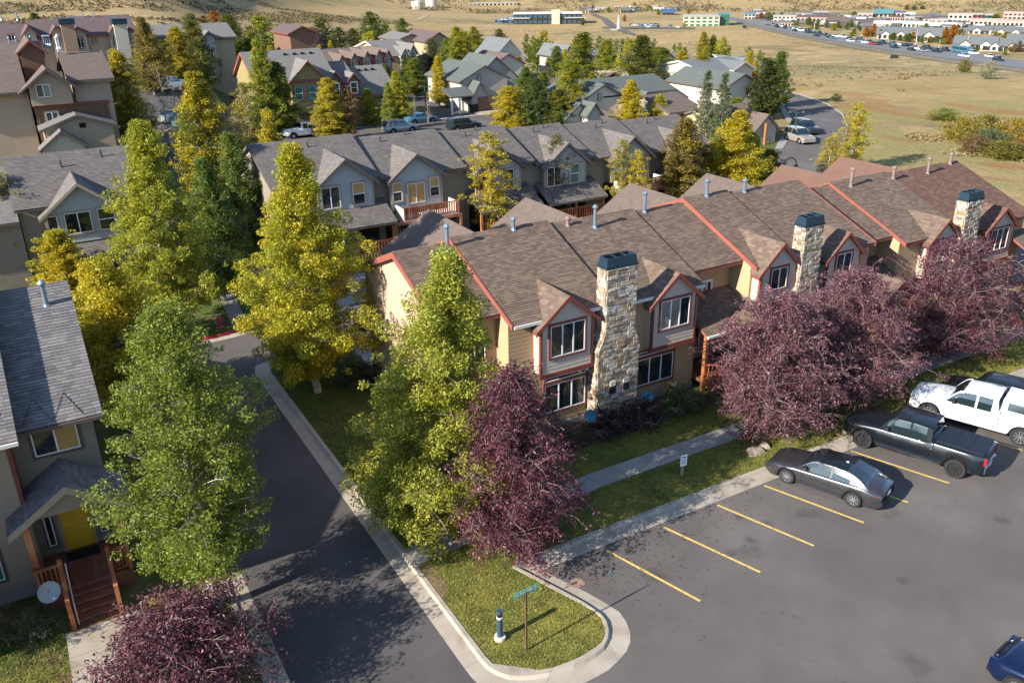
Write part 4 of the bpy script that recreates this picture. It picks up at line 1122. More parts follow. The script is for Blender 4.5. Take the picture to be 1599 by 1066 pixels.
def wpoly(name, pts, mt, dz=.05):
    return link(name, MB().add([(x, y, terr(x, y) + dz) for x, y in pts], [tuple(range(len(pts)))]).mesh(name, mt), kind="structure")
CURV_R = [(1195, 136), (1217, 143), (1245, 149), (1290, 164), (1314, 180), (1322, 200), (1316, 225), (1300, 252), (1270, 290)]
CURV_L = [(1195, 141), (1213, 152), (1222, 166), (1232, 182), (1262, 193), (1268, 205), (1240, 214), (1204, 243), (1150, 300)]
ribbon("curved_road", CURV_L, CURV_R, ASPH, .06)
ribbon("curb", [(a + 2.2, b - 1.4) for a, b in CURV_R], CURV_R, CONC, .12)
ribbon("sidewalk", [(1214, 160), (1219, 172), (1228, 190), (1240, 199)], [(1221, 158), (1226, 172), (1236, 186), (1262, 194)], CONC_G, .10, 3)
ribbon("lawn", [(1196, 215), (1203, 228), (1212, 236)], [(1222, 204), (1230, 212), (1237, 213)], LAWN_D, .09, 3)
ribbon("sidewalk", [(1210, 234), (1215, 222), (1228, 207)], [(1222, 234), (1230, 220), (1240, 209)], CONC_G, .11, 3)
drape("street", 28, 86, 102, 115.0, ASPH, .10)
wpoly("curb", [(30, 115.0), (84, 115.0), (84, 115.7), (30, 115.7)], CONC, .14)
drape("lawn", 30, 100, 115.7, 175, LAWN_D, .05)
drape("lawn", -16, 13, 61.3, 100, LAWN_D, .04)
wpoly("side_street", [(53.5, 112), (60.5, 112), (73, 160), (65, 160)], ASPH_D, .09)
wpoly("driveway", [(61, 115.2), (70, 115.2), (69, 121), (62, 121)], CONC, .13)
wpoly("driveway", [(29.5, 115.2), (34, 115.2), (34, 117.4), (29.5, 117.4)], CONC, .13)
drape("lawn", 13, 70, 68, 102, LAWN_D, .04)
wpoly("lawn", [(84, 68), (66, 72), (66, 100), (84, 90)], LAWN_D, .05)
drape("court", 13.5, 28, 96, 150, ASPH_D, .15, 3)
wpoly("court", [(78, 106), (90, 100), (108, 128), (96, 140)], ASPH_D, .1)
# highway across the field and its approach
HW_L = [(1110, 22), (1150, 28.5), (1199, 38), (1249, 48), (1349, 63.5), (1449, 75), (1524, 84.5), (1599, 96), (1800, 122)]
HW_R = [(1110, 25), (1150, 33), (1199, 45), (1249, 56), (1349, 73.5), (1449, 88), (1524, 98), (1599, 108), (1800, 136)]
ribbon("highway", HW_L, HW_R, mat("highway_asphalt", (.15, .15, .155), .9, .1, .05), .15)
ribbon("town_road", [(921, 23), (938, 30), (946, 40), (960, 47), (988, 56)], [(929, 22), (950, 30), (962, 40), (975, 46), (994, 55)], ASPH, .15)
ribbon("town_road", [(940, 42.5), (985, 42.5), (1085, 43.5)], [(940, 45), (985, 45), (1085, 46)], ASPH, .16)
ribbon("parking_area", [(770, 30), (800, 26)], [(775, 38), (812, 38)], mat("parking_far", (.2, .2, .2), .9), .15, 3)
ribbon("dirt_track", [(640, 22), (668, 21.5), (650, 30)], [(646, 23), (672, 23), (657, 32)], mat("dirt", (.36, .27, .16), .95), .1, 4)

# ---------------------------------------------------------------- houses behind
def hrow(name, label, Y, x0p, x1p, pe, pr, wall, roof, trim, gables=(), wins=(), depth=11.0, cat="townhouses", winm=GLASS, gwall=None, zb=None, steps=None, wtrim=None):
    xm = (x0p + x1p) / 2
    X0, X1 = atY(x0p, pe, Y).x, atY(x1p, pe, Y).x; ze = atY(xm, pe, Y).z; zr = atY(xm, pr, Y + depth / 2).z
    if zb is None: zb = terr((X0 + X1) / 2, Y) - .5
    R = Root(name, label, cat, (X0, Y, zb))
    if X0 > X1: X0, X1 = X1, X0
    segs = steps or [(0, 1, 0)]
    Bs_ = []
    for a, b, dz in segs:
        Bs_.append((X0 + (X1 - X0) * a, X0 + (X1 - X0) * b, block(R, X0 + (X1 - X0) * a, X0 + (X1 - X0) * b, Y - .5, ze - .05 + dz, Y + depth / 2, zr + dz, Y, wall, roof, trim, zbase=zb, siding=False, ft=.3, rx0=X0 - .4 if a == 0 else None, rx1=X1 + .4 if b == 1 else None)))
    for g in gables:
        xl, xr_, pa, pee = g[:4]
        A = atY(xl, pee, Y - .9); B_ = atY(xr_, pee, Y - .9); ap = atY((xl + xr_) / 2, pa, Y - .9)
        Bk = [b for a, c, b in Bs_ if a - .1 <= A.x <= c + .1] or [Bs_[0][2]]
        dormer(R, Bk[0], A.x, B_.x, Y - .9, g[5] if len(g) > 5 else (zb + 3), A.z, ap.z, gwall or wall, gwall or wall, roof, trim, yw=Y, fo=.45, oh=.35, siding=False)
        if len(g) > 4 and g[4]:
            w = (B_.x - A.x) * .45; hz = (A.z - (zb + 3)) * .5
            window(R, F_S(Y - .9), (A.x + B_.x) / 2 - w / 2, A.z - max(1.1, hz) - .15, w, max(1.1, min(1.5, hz)), wtrim or trim, n=2, glass=winm)
    for (a, b, c, d, *rest) in wins:
        p, q = atY(a, b, Y), atY(c, d, Y)
        window(R, F_S(Y), p.x, q.z, q.x - p.x, p.z - q.z, wtrim or trim, n=2, glass=rest[0] if rest else winm)
    return R
def gfront(name, label, Y, pl, pr_, pe, pax, pa, wall, roof, trim, depth=10, wins=(), cat="house", zb=None, extra=None, oh=.5):
    A, B_ = atY(pl, pe, Y), atY(pr_, pe, Y); ap = atY(pax, pa, Y); ze = (A.z + B_.z) / 2
    if zb is None: zb = terr(A.x, Y) - .3
    R = Root(name, label, cat, (A.x, Y, zb))
    xc = (A.x + B_.x) / 2; za = ap.z; sl = (za - ze) / ((B_.x - A.x) / 2)
    R.part("wall", MB().prism([(A.x, zb), (B_.x, zb), (B_.x, ze - .1), (xc, za - .25), (A.x, ze - .1)], lambda p, q, a: (p, a, q), Y, Y + depth), wall)
    m = MB()
    m.slab([(A.x - oh, Y - .4, ze - oh * sl), (xc, Y - .4, za), (xc, Y + depth + .3, za), (A.x - oh, Y + depth + .3, ze - oh * sl)], .22)
    m.slab([(xc, Y - .4, za), (B_.x + oh, Y - .4, ze - oh * sl), (B_.x + oh, Y + depth + .3, ze - oh * sl), (xc, Y + depth + .3, za)], .22)
    R.part("roof", m, [roof, trim])
    for (a, b, c, d, *rest) in wins:
        p, q = atY(a, b, Y), atY(c, d, Y)
        window(R, F_S(Y), p.x, q.z, q.x - p.x, p.z - q.z, trim, n=2, glass=rest[0] if rest else GLASS)
    return R
def add_gable(R, Y, pl, pr_, pe, pa, wall, roof, trim, depth, zb, name="wing"):
    A, B_ = atY(pl, pe, Y), atY(pr_, pe, Y); xc = (A.x + B_.x) / 2; za = atY((pl + pr_) / 2, pa, Y).z; ze = (A.z + B_.z) / 2; sl = (za - ze) / ((B_.x - A.x) / 2)
    R.part(name + "_wall", MB().prism([(A.x, zb), (B_.x, zb), (B_.x, ze - .1), (xc, za - .2), (A.x, ze - .1)], lambda p, q, a: (p, a, q), Y, Y + depth), wall)
    m = MB()
    m.slab([(A.x - .35, Y - .35, ze - .35 * sl), (xc, Y - .35, za), (xc, Y + depth, za), (A.x - .35, Y + depth, ze - .35 * sl)], .2)
    m.slab([(xc, Y - .35, za), (B_.x + .35, Y - .35, ze - .35 * sl), (B_.x + .35, Y + depth, ze - .35 * sl), (xc, Y + depth, za)], .2)
    R.part(name + "_roof", m, [roof, trim])

# brown boarded house, upper left
RB = hrow("townhouse", "beige and brown boarded three storey townhouse at upper left with stone gabled garage", 88, 112, 170, 122, 80, BEIGE, CR_BROWN, TRIM_D, depth=11)
zb = RB.off[2]
B0 = dict(yE=87.5, zE=11.6, sl=.42, yr=93.5, zr=14.1)
p0, p1 = atY(42, 128, 87.2), atY(107, 124, 87.2)
dormer(RB, B0, p0.x, p1.x, 87.2, 9.75, 11.6, 12.85, BEIGE, BEIGE, CR_BROWN, TRIM_D, yw=88, oh=.9, fo=.6)
window(RB, F_S(87.2), atY(58, 149, 87.2).x, 10.45, 1.1, 1.05, TRIM_T, n=2, tw=.12)
RB.part("lower_wall", MB().box(p0.x + .1, 8.45, 87.9, 87.99, zb, 9.55), BRWN)
x = p0.x + .3
while x < 8.4:
    RB.part("board_batten", MB().box(x, x + .06, 87.84, 87.9, zb, 9.5), BRWN); x += .42
RB.part("band_board", MB().box(p0.x, 8.6, 87.75, 88.0, 9.5, 9.72), TRIM_RD)
window(RB, F_S(87.84), 3.25, 8.1, .95, .95, TRIM_T, n=2, tw=.12)
add_gable(RB, 85.2, 66, 176, 196, 178, BEIGE, CR_GREY, TRIM_D, 2.6, zb, "garage")
add_gable(RB, 83.6, 66, 132, 226, 203, STONE, CR_GREY, TRIM_D, 1.6, zb, "stone_porch")
RB.part("gable_vent", MB().box(5.55, 6.05, 85.1, 85.19, 7.9, 8.3), DARK)
for px_, dz in ((94, 1.0), (91, .8)): pipe(RB, atY(px_, 79, 93).x, 93, 14.0, dz, m=GUTTER)
block(RB, -7, p0.x - .1, 87.4, 11.0, 93.5, 13.6, 88.2, BEIGE, CR_BROWN, TRIM_D, siding=False, zbase=zb)
R = hrow("townhouse", "low roofs with rust gable and many silver flue pipes behind the brown boarded house", 97, -30, 62, 86, 66, BRWN, CR_BROWN, TRIM_RD, gables=[(30, 66, 62, 78, 0, 8)], depth=9)
for px_ in (16, 27, 50, 70, 73, 76, 79): pipe(R, atY(px_, 72, 101).x, 101, 13.8, .7, .07, m=GALV)
# dark red row, upper left
R = hrow("townhouse_row", "plum roofed townhouse row with red rakes and two chimneys at the top left corner", 150, -40, 212, 58, 29, BEIGE, CR_PURP, TRIM_RD, depth=13, steps=[(0, .34, -.4), (.34, .6, .0), (.6, 1, .2)],
     gables=[(112, 134, 42, 52, 1), (196, 212, 43, 52, 1), (170, 184, 41, 51, 1), (80, 96, 40, 50, 1), (36, 56, 40, 52, 0)], wins=[(143, 55, 152, 68), (12, 54, 24, 64)], gwall=GREYW)
for px_ in (105, 187):
    X = atY(px_, 40, 148.4).x; zt = atY(px_, 38, 148.4).z
    c = R.part("chimney", MB().box(X - .9, X + .9, 148.0, 149.7, R.off[2], zt), STONE)
    R.part("chimney_cap", MB().box(X - 1.05, X + 1.05, 147.8, 149.9, zt, zt + .8), CAPM, c)
for px_ in (2, 27, 130, 148): pipe(R, atY(px_, 30, 156).x, 156, atY(px_, 31, 156).z, .8, .08, m=GALV)
# buff houses right of it
R = hrow("townhouse", "buff walled townhouse pair with grey roofs at the top left, behind the shaded lot", 150, 246, 296, 56, 38, BUFF, CR_GREY, TRIM_D, depth=12)
R = hrow("townhouse", "townhouse with stone grey bay right of the buff end wall, behind green trees", 151, 300, 365, 58, 36, BUFF, CR_GREY, TRIM_D, gables=[(316, 335, 48, 57, 1)], gwall=GREYW)
# brown block with red gables
RG = Root("apartment_block", "brown block with one large and two small red gables on the far street", "apartment building", (29.4, 117.5, 0))
BA = block(RG, 29.4, 40.1, 116.9, 6.86, 122.7, 10.25, 117.5, OCHRE, CR_GREY, TRIM_R, siding=False, ft=.35, rx0=29.0)
BB = block(RG, 40.1, 43.4, 116.9, 5.75, 122.7, 8.35, 117.5, OCHRE, CR_GREY, TRIM_R, siding=False, ft=.35)
BC = block(RG, 43.4, 48.7, 116.9, 4.1, 122.7, 7.5, 117.5, OCHRE, CR_GREY, TRIM_R, siding=False, ft=.35, rx1=49.1)
dormer(RG, BA, 33.7, 38.4, 116.4, 2.6, 6.95, 9.3, OCHRE, OCHRE, CR_GREY, TRIM_R, yw=117.5, siding=False, fo=.5, oh=.5)
RG.part("gable_band", MB().box(33.4, 38.7, 116.2, 116.38, 6.55, 6.9), TRIM_R)
for xl, xr_, za, B in ((38.9, 40.8, 7.7, BA), (41.5, 43.4, 7.3, BB)):
    dormer(RG, B, xl, xr_, 116.7, 4.0, 6.3, za, BRWN, BRWN, CR_GREY, TRIM_R, yw=117.4, siding=False, fo=.35, oh=.25)
    window(RG, F_S(116.7), xl + .5, 4.6, .9, 1.4, WHITE, sashy=True)
for x in (34.1, 36.0): window(RG, F_S(116.4), x, 4.3, 1.0, 1.7, TRIM_D, sashy=True, glass=GLASS_T)
for x in (44.4, 46.5): window(RG, F_S(117.5), x, 2.1, .95, 1.35, TRIM_D, sashy=True, glass=GLASS_T); window(RG, F_S(117.5), x, .15, .85, .95, WHITE, n=1)
RG.part("band_board", MB().box(43.4, 48.75, 117.4, 117.49, 1.65, 1.85), TRIM_R)
RG.part("corner_board", MB().box(48.6, 48.8, 117.4, 117.6, 0, 3.9), TRIM_R)
for x, s_ in ((34.6, 0), (35.9, 0), (37, 0), (38.2, 0), (31.4, 0), (45, 1), (46, 1), (47, 1)):
    z = 9.7 if not s_ else 7.0; RG.part("roof_vent", MB().box(x, x + .4, 121.5, 121.8, z - .1, z + .15), DARK)
# rows receding behind
hrow("townhouse_row", "brown row with five steep gables behind the block with red gables", 143, 500, 612, 98, 73, BRWN, CR_BROWN, TRIM_RD, depth=15, gables=[(528, 540, 85, 96, 1), (547, 559, 82, 93, 1), (567, 579, 79, 91, 1), (586, 597, 76.5, 88, 1), (601, 610, 77, 87, 1)], gwall=GREYW)
hrow("townhouse_row", "slate roofed row with two dark gables beyond the brown gabled row", 160, 600, 650, 84, 61, BUFF, CR_GREY, CREAM, depth=17, gables=[(626, 637, 74, 84, 1), (639, 650, 68, 79, 1)], gwall=GREYW)
gfront("house", "plum roofed house seen between green trees left of the side street's end", 168, 668, 702, 62, 684, 50, BUFF, CR_PURP, TRIM_D, depth=12)
gfront("house", "far buff house beyond the brown gables with pale gable end", 175, 622, 662, 60, 636, 53, BUFF, CR_GREY, TRIM_D, depth=10)
gfront("house", "dark roofed house half hidden by the plum coloured trees", 150, 452, 492, 50, 478, 40, BRWN, CR_PURP, TRIM_RD, depth=10)
# grey green house
RH = gfront("house", "grey house with green roof and gabled garage at the corner of the side street", 121, 720, 792, 122, 752, 102, GREYW, CR_GREEN, TRIM_D, depth=12, wins=[(746, 118, 751, 125)], zb=-.2)
add_gable(RH, 118.5, 736, 762, 149, 127, GREYW, CR_GREEN, TRIM_D, 3.5, -.2, "garage")
add_gable(RH, 125, 742, 806, 120, 88, GREYW, CR_GREEN, TRIM_D, 9, -.2, "rear")
RH.part("porch_roof", MB().slab([(57.6, 117.6, 2.7), (61.6, 117.6, 2.7), (61.6, 120.9, 3.6), (57.6, 120.9, 3.6)], .2), [CR_GREEN, TRIM_D])
for x in (57.9, 59.2): RH.part("porch_post", MB().box(x - .12, x + .12, 117.8, 118.0, -.2, 2.6), WHITE)
RH.part("garage_door", MB().box(62.6, 65.0, 118.40, 118.49, 0, 2.2), BRWN)
gfront("house", "house with red gable edge and pink wall behind the grey green roofed house", 140, 770, 816, 98, 785, 84, CREAM, CR_BROWN, TRIM_R, depth=9)
gfront("house", "slate blue roofed house above the grey green one", 150, 770, 820, 88, 802, 60, CREAM, CR_SLATE, CREAM, depth=8)
gfront("house", "narrow grey house standing alone before the dry field", 150, 880, 896, 84, 888, 71, GREYW, CR_SLATE, TRIM_D, depth=9)
hrow("house", "cluster of green and plum roofs with red gable trim in the centre distance", 132, 905, 975, 122, 100, CREAM, CR_BROWN, TRIM_R, depth=10, cat="house", gables=[(938, 975, 112, 125, 0)])
hrow("house", "green roofed house with skylight behind the plum roof", 146, 915, 980, 95, 76, CREAM, CR_SLATE, TRIM_D, depth=14, cat="house", gables=[(930, 960, 86, 95, 0)])
# cream house with green roof, small cream garage
RC = gfront("house", "cream house with green roof and grey gabled bay, right of the small garage", 99, 917, 966, 147, 942, 131, CREAM, CR_GREEN, TRIM_D, depth=10, wins=[(934, 148, 938, 156)], zb=-.2)
p = atY(1000, 160, 98); q = atY(1018, 158, 98)
add_gable(RC, 97.5, 998, 1019, 158, 143, GREYW, CR_GREEN, TRIM_D, 6, -.2, "bay")
m = MB(); a, b = atY(942, 131, 99), atY(1015, 131, 104)
m.slab([(a.x, 99, a.z - 1.7), (b.x + 1, 99, a.z - 1.7), (b.x + 1, 104.5, a.z), (a.x, 104.5, a.z)], .2)
RC.part("side_roof", m, [CR_GREEN, TRIM_D]); RC.part("side_wall", MB().box(a.x + 2, b.x + .5, 99.4, 104, -.2, a.z - 1.8), CREAM)
RE = gfront("house", "small cream garage with green hipped roof and dark opening above the second row's ridge", 92, 884, 924, 180, 905, 160, CREAM, CR_GREEN, TRIM_D, depth=7, zb=-.2)
add_gable(RE, 90.5, 918, 938, 175, 160, GREYW, CR_GREEN, TRIM_D, 4, -.2, "bay")
RE.part("awning", MB().box(atY(892, 182, 91).x, atY(915, 182, 91).x, 91.0, 91.9, 1.4, 2.1), DARK)
R = hrow("house", "long plain brown roofed house with teal doors right of the cream one", 88, 1046, 1094, 172, 142, TAUPE, CR_BROWN, TRIM_D, depth=11, cat="house")
R.part("door", MB().box(atY(1052, 175, 88).x, atY(1056, 175, 88).x, 87.85, 87.97, -.2, 2.1), GLASS_T)
# cream gabled house near the curved road
RK = gfront("house", "tall cream gabled house with one grey window beside the dark poplar", 92, 1132, 1187, 133, 1160, 115, CREAM, CR_GREEN, TRIM_D, depth=12, wins=[(1166, 138, 1173, 149)], zb=-.2)
hrow("house", "grey and teal roofs cascading behind the cream gabled house", 108, 1100, 1175, 108, 88, CREAM, CR_SLATE, CREAM, depth=12, cat="house", gables=[(1145, 1175, 96, 108, 0)])
hrow("house", "grey roofs and dark gable beyond the yellow trees in the distance", 140, 1010, 1090, 96, 82, CREAM, CR_GREY, TRIM_D, depth=10, cat="house", gables=[(1030, 1050, 80, 90, 0)])
RW = hrow("house", "brown roofed house with covered porch and orange post by the curved road", 80, 1135, 1192, 192, 160, BUFF, CR_BROWN, TRIM_D, depth=9, cat="house", gables=[(1138, 1160, 168, 186, 1)])
zb = RW.off[2]
add_gable(RW, 76.5, 1180, 1212, 198, 178, GREYW, CR_BROWN, TRIM_D, 5, zb, "porch")
RW.part("porch_post", MB().box(atY(1195, 210, 76).x - .15, atY(1195, 210, 76).x + .15, 75.8, 76.1, zb, 2.6), WOOD_O)
gfront("house", "red sided house partly behind the dark poplars at the top of the curved road", 96, 1196, 1214, 146, 1205, 138, TRIM_RD, CR_BROWN, GREYW, depth=8)
gfront("house", "small buff roofed shed at the edge of the dry field", 125, 1166, 1180, 100, 1172, 95, BUFF, CR_GREY, CREAM, depth=6)

# ---------------------------------------------------------------- town far off
def comm(px0, px1, pyb, pyt, wall, label, roof=None, style='flat', nw=5, floors=1, depth=16, name="commercial_building", cat="building", glass=GLASS, gable=0):
    mid = (px0 + px1) / 2; b = gp(mid, pyb)
    az = math.atan2(b.x, b.y); dist = (b - Vector((0, 0, CAM_H))).length
    w = (px1 - px0) / FPX * dist; h = max(2.5, at_dist_z(mid, pyt, b) - b.z)
    R = Root(name, label, cat, (b.x, b.y, b.z - .5), -az, world=False, group=label[7:] if label.startswith("one of") else None)
    if style == 'flat':
        R.part("wall", MB().box(-w / 2, w / 2, 0, depth, -1, h), wall)
        R.part("roof", MB().box(-w / 2 - .4, w / 2 + .4, -.4, depth + .4, h, h + .5), roof or GREYW)
    else:
        he = h * .52
        R.part("wall", MB().box(-w / 2, w / 2, 0, depth, -1, he), wall)
        m = MB(); m.slab([(-w / 2 - 1, -1, he), (w / 2 + 1, -1, he), (w / 2 + 1, depth / 2, h), (-w / 2 - 1, depth / 2, h)], .4); m.slab([(-w / 2 - 1, depth / 2 + .01, h), (w / 2 + 1, depth / 2 + .01, h), (w / 2 + 1, depth + 1, he), (-w / 2 - 1, depth + 1, he)], .4)
        R.part("roof", m, [roof or CR_SLATE, TRIM_D])
        for k in range(gable):
            x = -w / 2 + w * (k + .5) / gable; gw = w / gable * .28
            R.part("gable", MB().prism([(x - gw, 0), (x + gw, 0), (x + gw, he), (x, he + gw * .6), (x - gw, he)], lambda p, q, a: (p, a, q), -1.5, 3), wall)
            R.part("gable_roof", MB().slab([(x - gw - .5, -2, he - .3), (x, -2, he + gw * .6 + .3), (x, 6, he + gw * .6 + .3), (x - gw - .5, 6, he - .3)], .3).slab([(x, -2, he + gw * .6 + .3), (x + gw + .5, -2, he - .3), (x + gw + .5, 6, he - .3), (x, 6, he + gw * .6 + .3)], .3), [roof or CR_SLATE, TRIM_D])
        h = he
    for f in range(floors):
        for k in range(nw):
            u0 = -w / 2 + w * (k + .18) / nw; u1 = -w / 2 + w * (k + .82) / nw
            z0 = h * (f + .25) / floors; z1 = h * (f + .8) / floors
            R.part("window", MB().box(u0, u1, -.12 - (1.45 if gable and style != 'flat' else 0), .02, z0, z1), glass)
    return R
PINK = mat("pink_stucco", (.50, .33, .27), .85, .1, .1); TGR = mat("teal_roof", (.08, .20, .22), .7); GGL = mat("green_glass", (.02, .11, .085), .1, spec=.9); SAND = mat("sand_stucco", (.50, .42, .30), .85, .1, .1); LBLUE = mat("blue_roof", (.04, .10, .22), .6)
R = comm(805, 905, 38, 21, GLASS, "long modern office with dark glass wings and tan centre beyond the dry field", roof=GUTTER, nw=14, floors=2, depth=22, glass=mat("office_glass", (.03, .08, .12), .1, spec=.9))
for a, b in ((.0, .27), (.72, 1.0)):
    w = 57; R.part("louvre_band", MB().box(-w / 2 + w * a, -w / 2 + w * b, -1.0, -.2, 4.4, 5.2), GREYW)
R.part("stair_tower", MB().box(3, 9, -1.4, 3, 0, 10.4), SAND)
R = comm(1069, 1120, 41, 25, SAND, "cream three storey office with green glass bands beside the highway", nw=6, floors=3, depth=20, glass=GGL)
comm(1121, 1137, 40, 22, GGL, "green glass corner tower with teal cap joined to the cream office", roof=TGR, nw=3, floors=3, depth=16, glass=GGL)
for px_, lab in ((652, "left one of the two white storage tanks on the far hill"), (674, "right one of the two white storage tanks on the far hill")):
    b = gp(px_, 15 if px_ < 660 else 12); d = (b - cam.location).length; r = 8.5 / FPX * d; h = 11 / FPX * d
    R = Root("storage_tank", lab, "tank", tuple(b), world=False, group="white storage tanks")
    R.part("shell", MB().tube([(0, 0, -2), (0, 0, h)], [r, r], 20), CREAM); R.part("roof", MB().tube([(0, 0, h), (0, 0, h + r * .12)], [r, r * .1], 20), GUTTER)
comm(735, 805, 9, 4.5, SAND, "long low pale building on the far hill right of the tanks", nw=12, depth=14)
b = gp(966, 47); h = at_dist_z(966, 24, b) - b.z
R = Root("monument_mast", "tall pale blue mast standing at the far road junction", "mast", tuple(b), world=False)
R.part("mast", MB().tube([(0, 0, 0), (0, 0, h * .5), (0, 0, h)], [1.4, 1.1, .7], 6), GREYW); R.part("base", MB().box(-4, 4, -4, 4, -.5, .6), CONC_G)
TOWN = [(979, 997, 18, 13, LBLUE, CR_SLATE, 'g', 1, "blue roofed house in the far town"), (1035, 1052, 24, 14, TRIM_D, LBLUE, 'g', 1, "dark house with a bright blue roof in the far town"),
 (930, 945, 17, 13, SAND, None, 'f', 1, "low tan building beside the far town road"), (1163, 1178, 30, 21, GREYW, TGR, 'f', 2, "pale green fronted shop left of the highway's bend"), (1210, 1243, 34, 25, CREAM, None, 'f', 2, "white two storey shop building behind the highway"),
 (1248, 1300, 36, 26, PINK, CR_PURP, 'f', 1, "long pink shopping block behind the highway, leftmost"), (1272, 1290, 24, 20, LBLUE, None, 'f', 1, "small dark blue fronted unit at the hill's foot"),
 (1296, 1330, 38, 27, PINK, CR_BROWN, 'g', 1, "shopping block with a wide brown gable entrance"), (1332, 1362, 40, 30, SAND, CR_PURP, 'g', 1, "tan shop with plum gable right of the brown gable entrance"),
 (1341, 1360, 27, 22, PINK, None, 'f', 1, "pink building at the foot of the hill left of the teal hexagonal roof"), (1368, 1390, 27, 14, GREYW, TGR, 'g', 1, "hall with a tall teal pyramid roof at the hill's foot"), (1388, 1410, 27, 19, PINK, LBLUE, 'f', 1, "pink and blue shop right of the teal pyramid roof"),
 (1372, 1440, 43, 35, CREAM, GUTTER, 'f', 1, "very long white roofed store behind the slate condos"), (1410, 1436, 33, 28, PINK, None, 'f', 1, "small pink store behind the long white one"), (1440, 1470, 35, 29, CREAM, TRIM_R, 'f', 1, "store with a red fascia in the far town"),
 (1440, 1486, 44, 37, CREAM, GUTTER, 'f', 1, "white roofed store extending right of the long one"), (1484, 1512, 36, 22, CREAM, PINK, 'f', 2, "tall pale block with pink parapets in the far town"), (1512, 1530, 33, 22, TRIM_RD, None, 'f', 2, "dark red fronted shop in the far town"), (1530, 1545, 33, 23, GGL, None, 'f', 2, "teal fronted shop in the far town"),
 (1520, 1562, 42, 31, PINK, PINK, 'f', 1, "big pink store right of the dark red shop"), (1560, 1620, 44, 33, SAND, PINK, 'f', 1, "wide salmon store at the right edge"), (1575, 1620, 30, 20, PINK, PINK, 'f', 2, "upper salmon block at the right edge of the town")]
for a, b_, yb_, yt, wl, rf, st, fl, lab in TOWN:
    comm(a, b_, yb_, yt, wl, lab, roof=rf, style='flat' if st == 'f' else 'g', nw=max(3, int((b_ - a) / 5)), floors=fl)
CONDO = [(1374, 1412, 61, 42, 2, "slate roofed condo nearest the orange trees, leftmost of the condos"), (1434, 1462, 66, 43, 1, "slate roofed condo behind the highway's middle"), (1518, 1556, 53, 40, 2, "slate roofed condo block on the rise"), (1556, 1590, 55, 42, 2, "slate roofed condo block at upper right of the others"),
         (1497, 1545, 79, 56, 2, "slate roofed condo row closest to the highway"), (1545, 1585, 80, 60, 2, "slate roofed condo row right of the closest one"), (1580, 1625, 75, 53, 1, "slate roofed condo cut by the right edge")]
for a, b_, yb_, yt, gb, lab in CONDO: comm(a, b_, yb_, yt, CREAM, lab, roof=CR_SLATE, style='g', nw=6, floors=1, gable=gb, cat="condos", name="condo_building", depth=14)
ribbon("roadside_bank", [(a, b + .3) for a, b in HW_R[1:]], [(a, b + 4 + (a - 1150) * .006) for a, b in HW_R[1:]], mat("bank", (.17, .14, .09), .95, .3, .1), .12)
hrow("house", "grey roofed terrace between the green tree and the yellow trees in the distance", 125, 1000, 1062, 118, 98, CREAM, CR_GREY, TRIM_D, depth=10, cat="house", gables=[(1010, 1028, 104, 116, 1)])
hrow("house", "brown roofed terrace right behind the yellow trees in the distance", 118, 1085, 1140, 122, 98, CREAM, CR_BROWN, TRIM_D, depth=11, cat="house", gables=[(1112, 1135, 104, 118, 0)])
hrow("house", "pale roofed terrace at the field's edge above the cream gabled house", 128, 1125, 1190, 102, 88, CREAM, CR_SLATE, CREAM, depth=10, cat="house", gables=[(1150, 1170, 90, 100, 0)])
hrow("house", "brown roofed house above the small garage, half behind green trees", 112, 855, 905, 140, 120, BUFF, CR_BROWN, TRIM_D, depth=9, cat="house")
# low filler blocks and parking courts of the town
fr_ = random.Random(12)
FW = [(CREAM, "pale"), (PINK, "pink"), (SAND, "tan"), (GREYW, "grey"), (CR_SLATE, "slate")]
for i in range(75):
    x = fr_.uniform(1170, 1599); lo_ = 20 + (x - 1170) * .012; y = fr_.uniform(lo_ + 2, lo_ + 20 + (x - 1170) * .010); w = fr_.uniform(9, 30); wl, nm_ = fr_.choice(FW)
    comm(x - w / 2, x + w / 2, y, y - fr_.uniform(4, 7), wl, "one of the small low " + nm_ + " buildings filling the far town", roof=fr_.choice((GUTTER, CR_PURP, CR_SLATE, GREYW, CR_BROWN)), style=fr_.choice(('flat', 'g')), nw=fr_.randint(2, 5), floors=1, depth=14)
for i in range(14):
    x = fr_.uniform(895, 1068); y = fr_.uniform(13, 21); w = fr_.uniform(8, 18)
    comm(x - w / 2, x + w / 2, y, y - fr_.uniform(3, 5), fr_.choice((CREAM, SAND, TRIM_D)), "one of the small low buildings at the far foot of the hill", roof=fr_.choice((GUTTER, CR_SLATE, GREYW)), style=fr_.choice(('flat', 'g')), nw=3, floors=1, depth=12)
TG = mat("town_ground", (.19, .175, .15), .95, .3, .02)
ribbon("town_ground", [(1175, 24), (1260, 26), (1400, 30), (1599, 33)], [(1175, 34), (1260, 38), (1400, 48), (1599, 54)], TG, .12, 6)
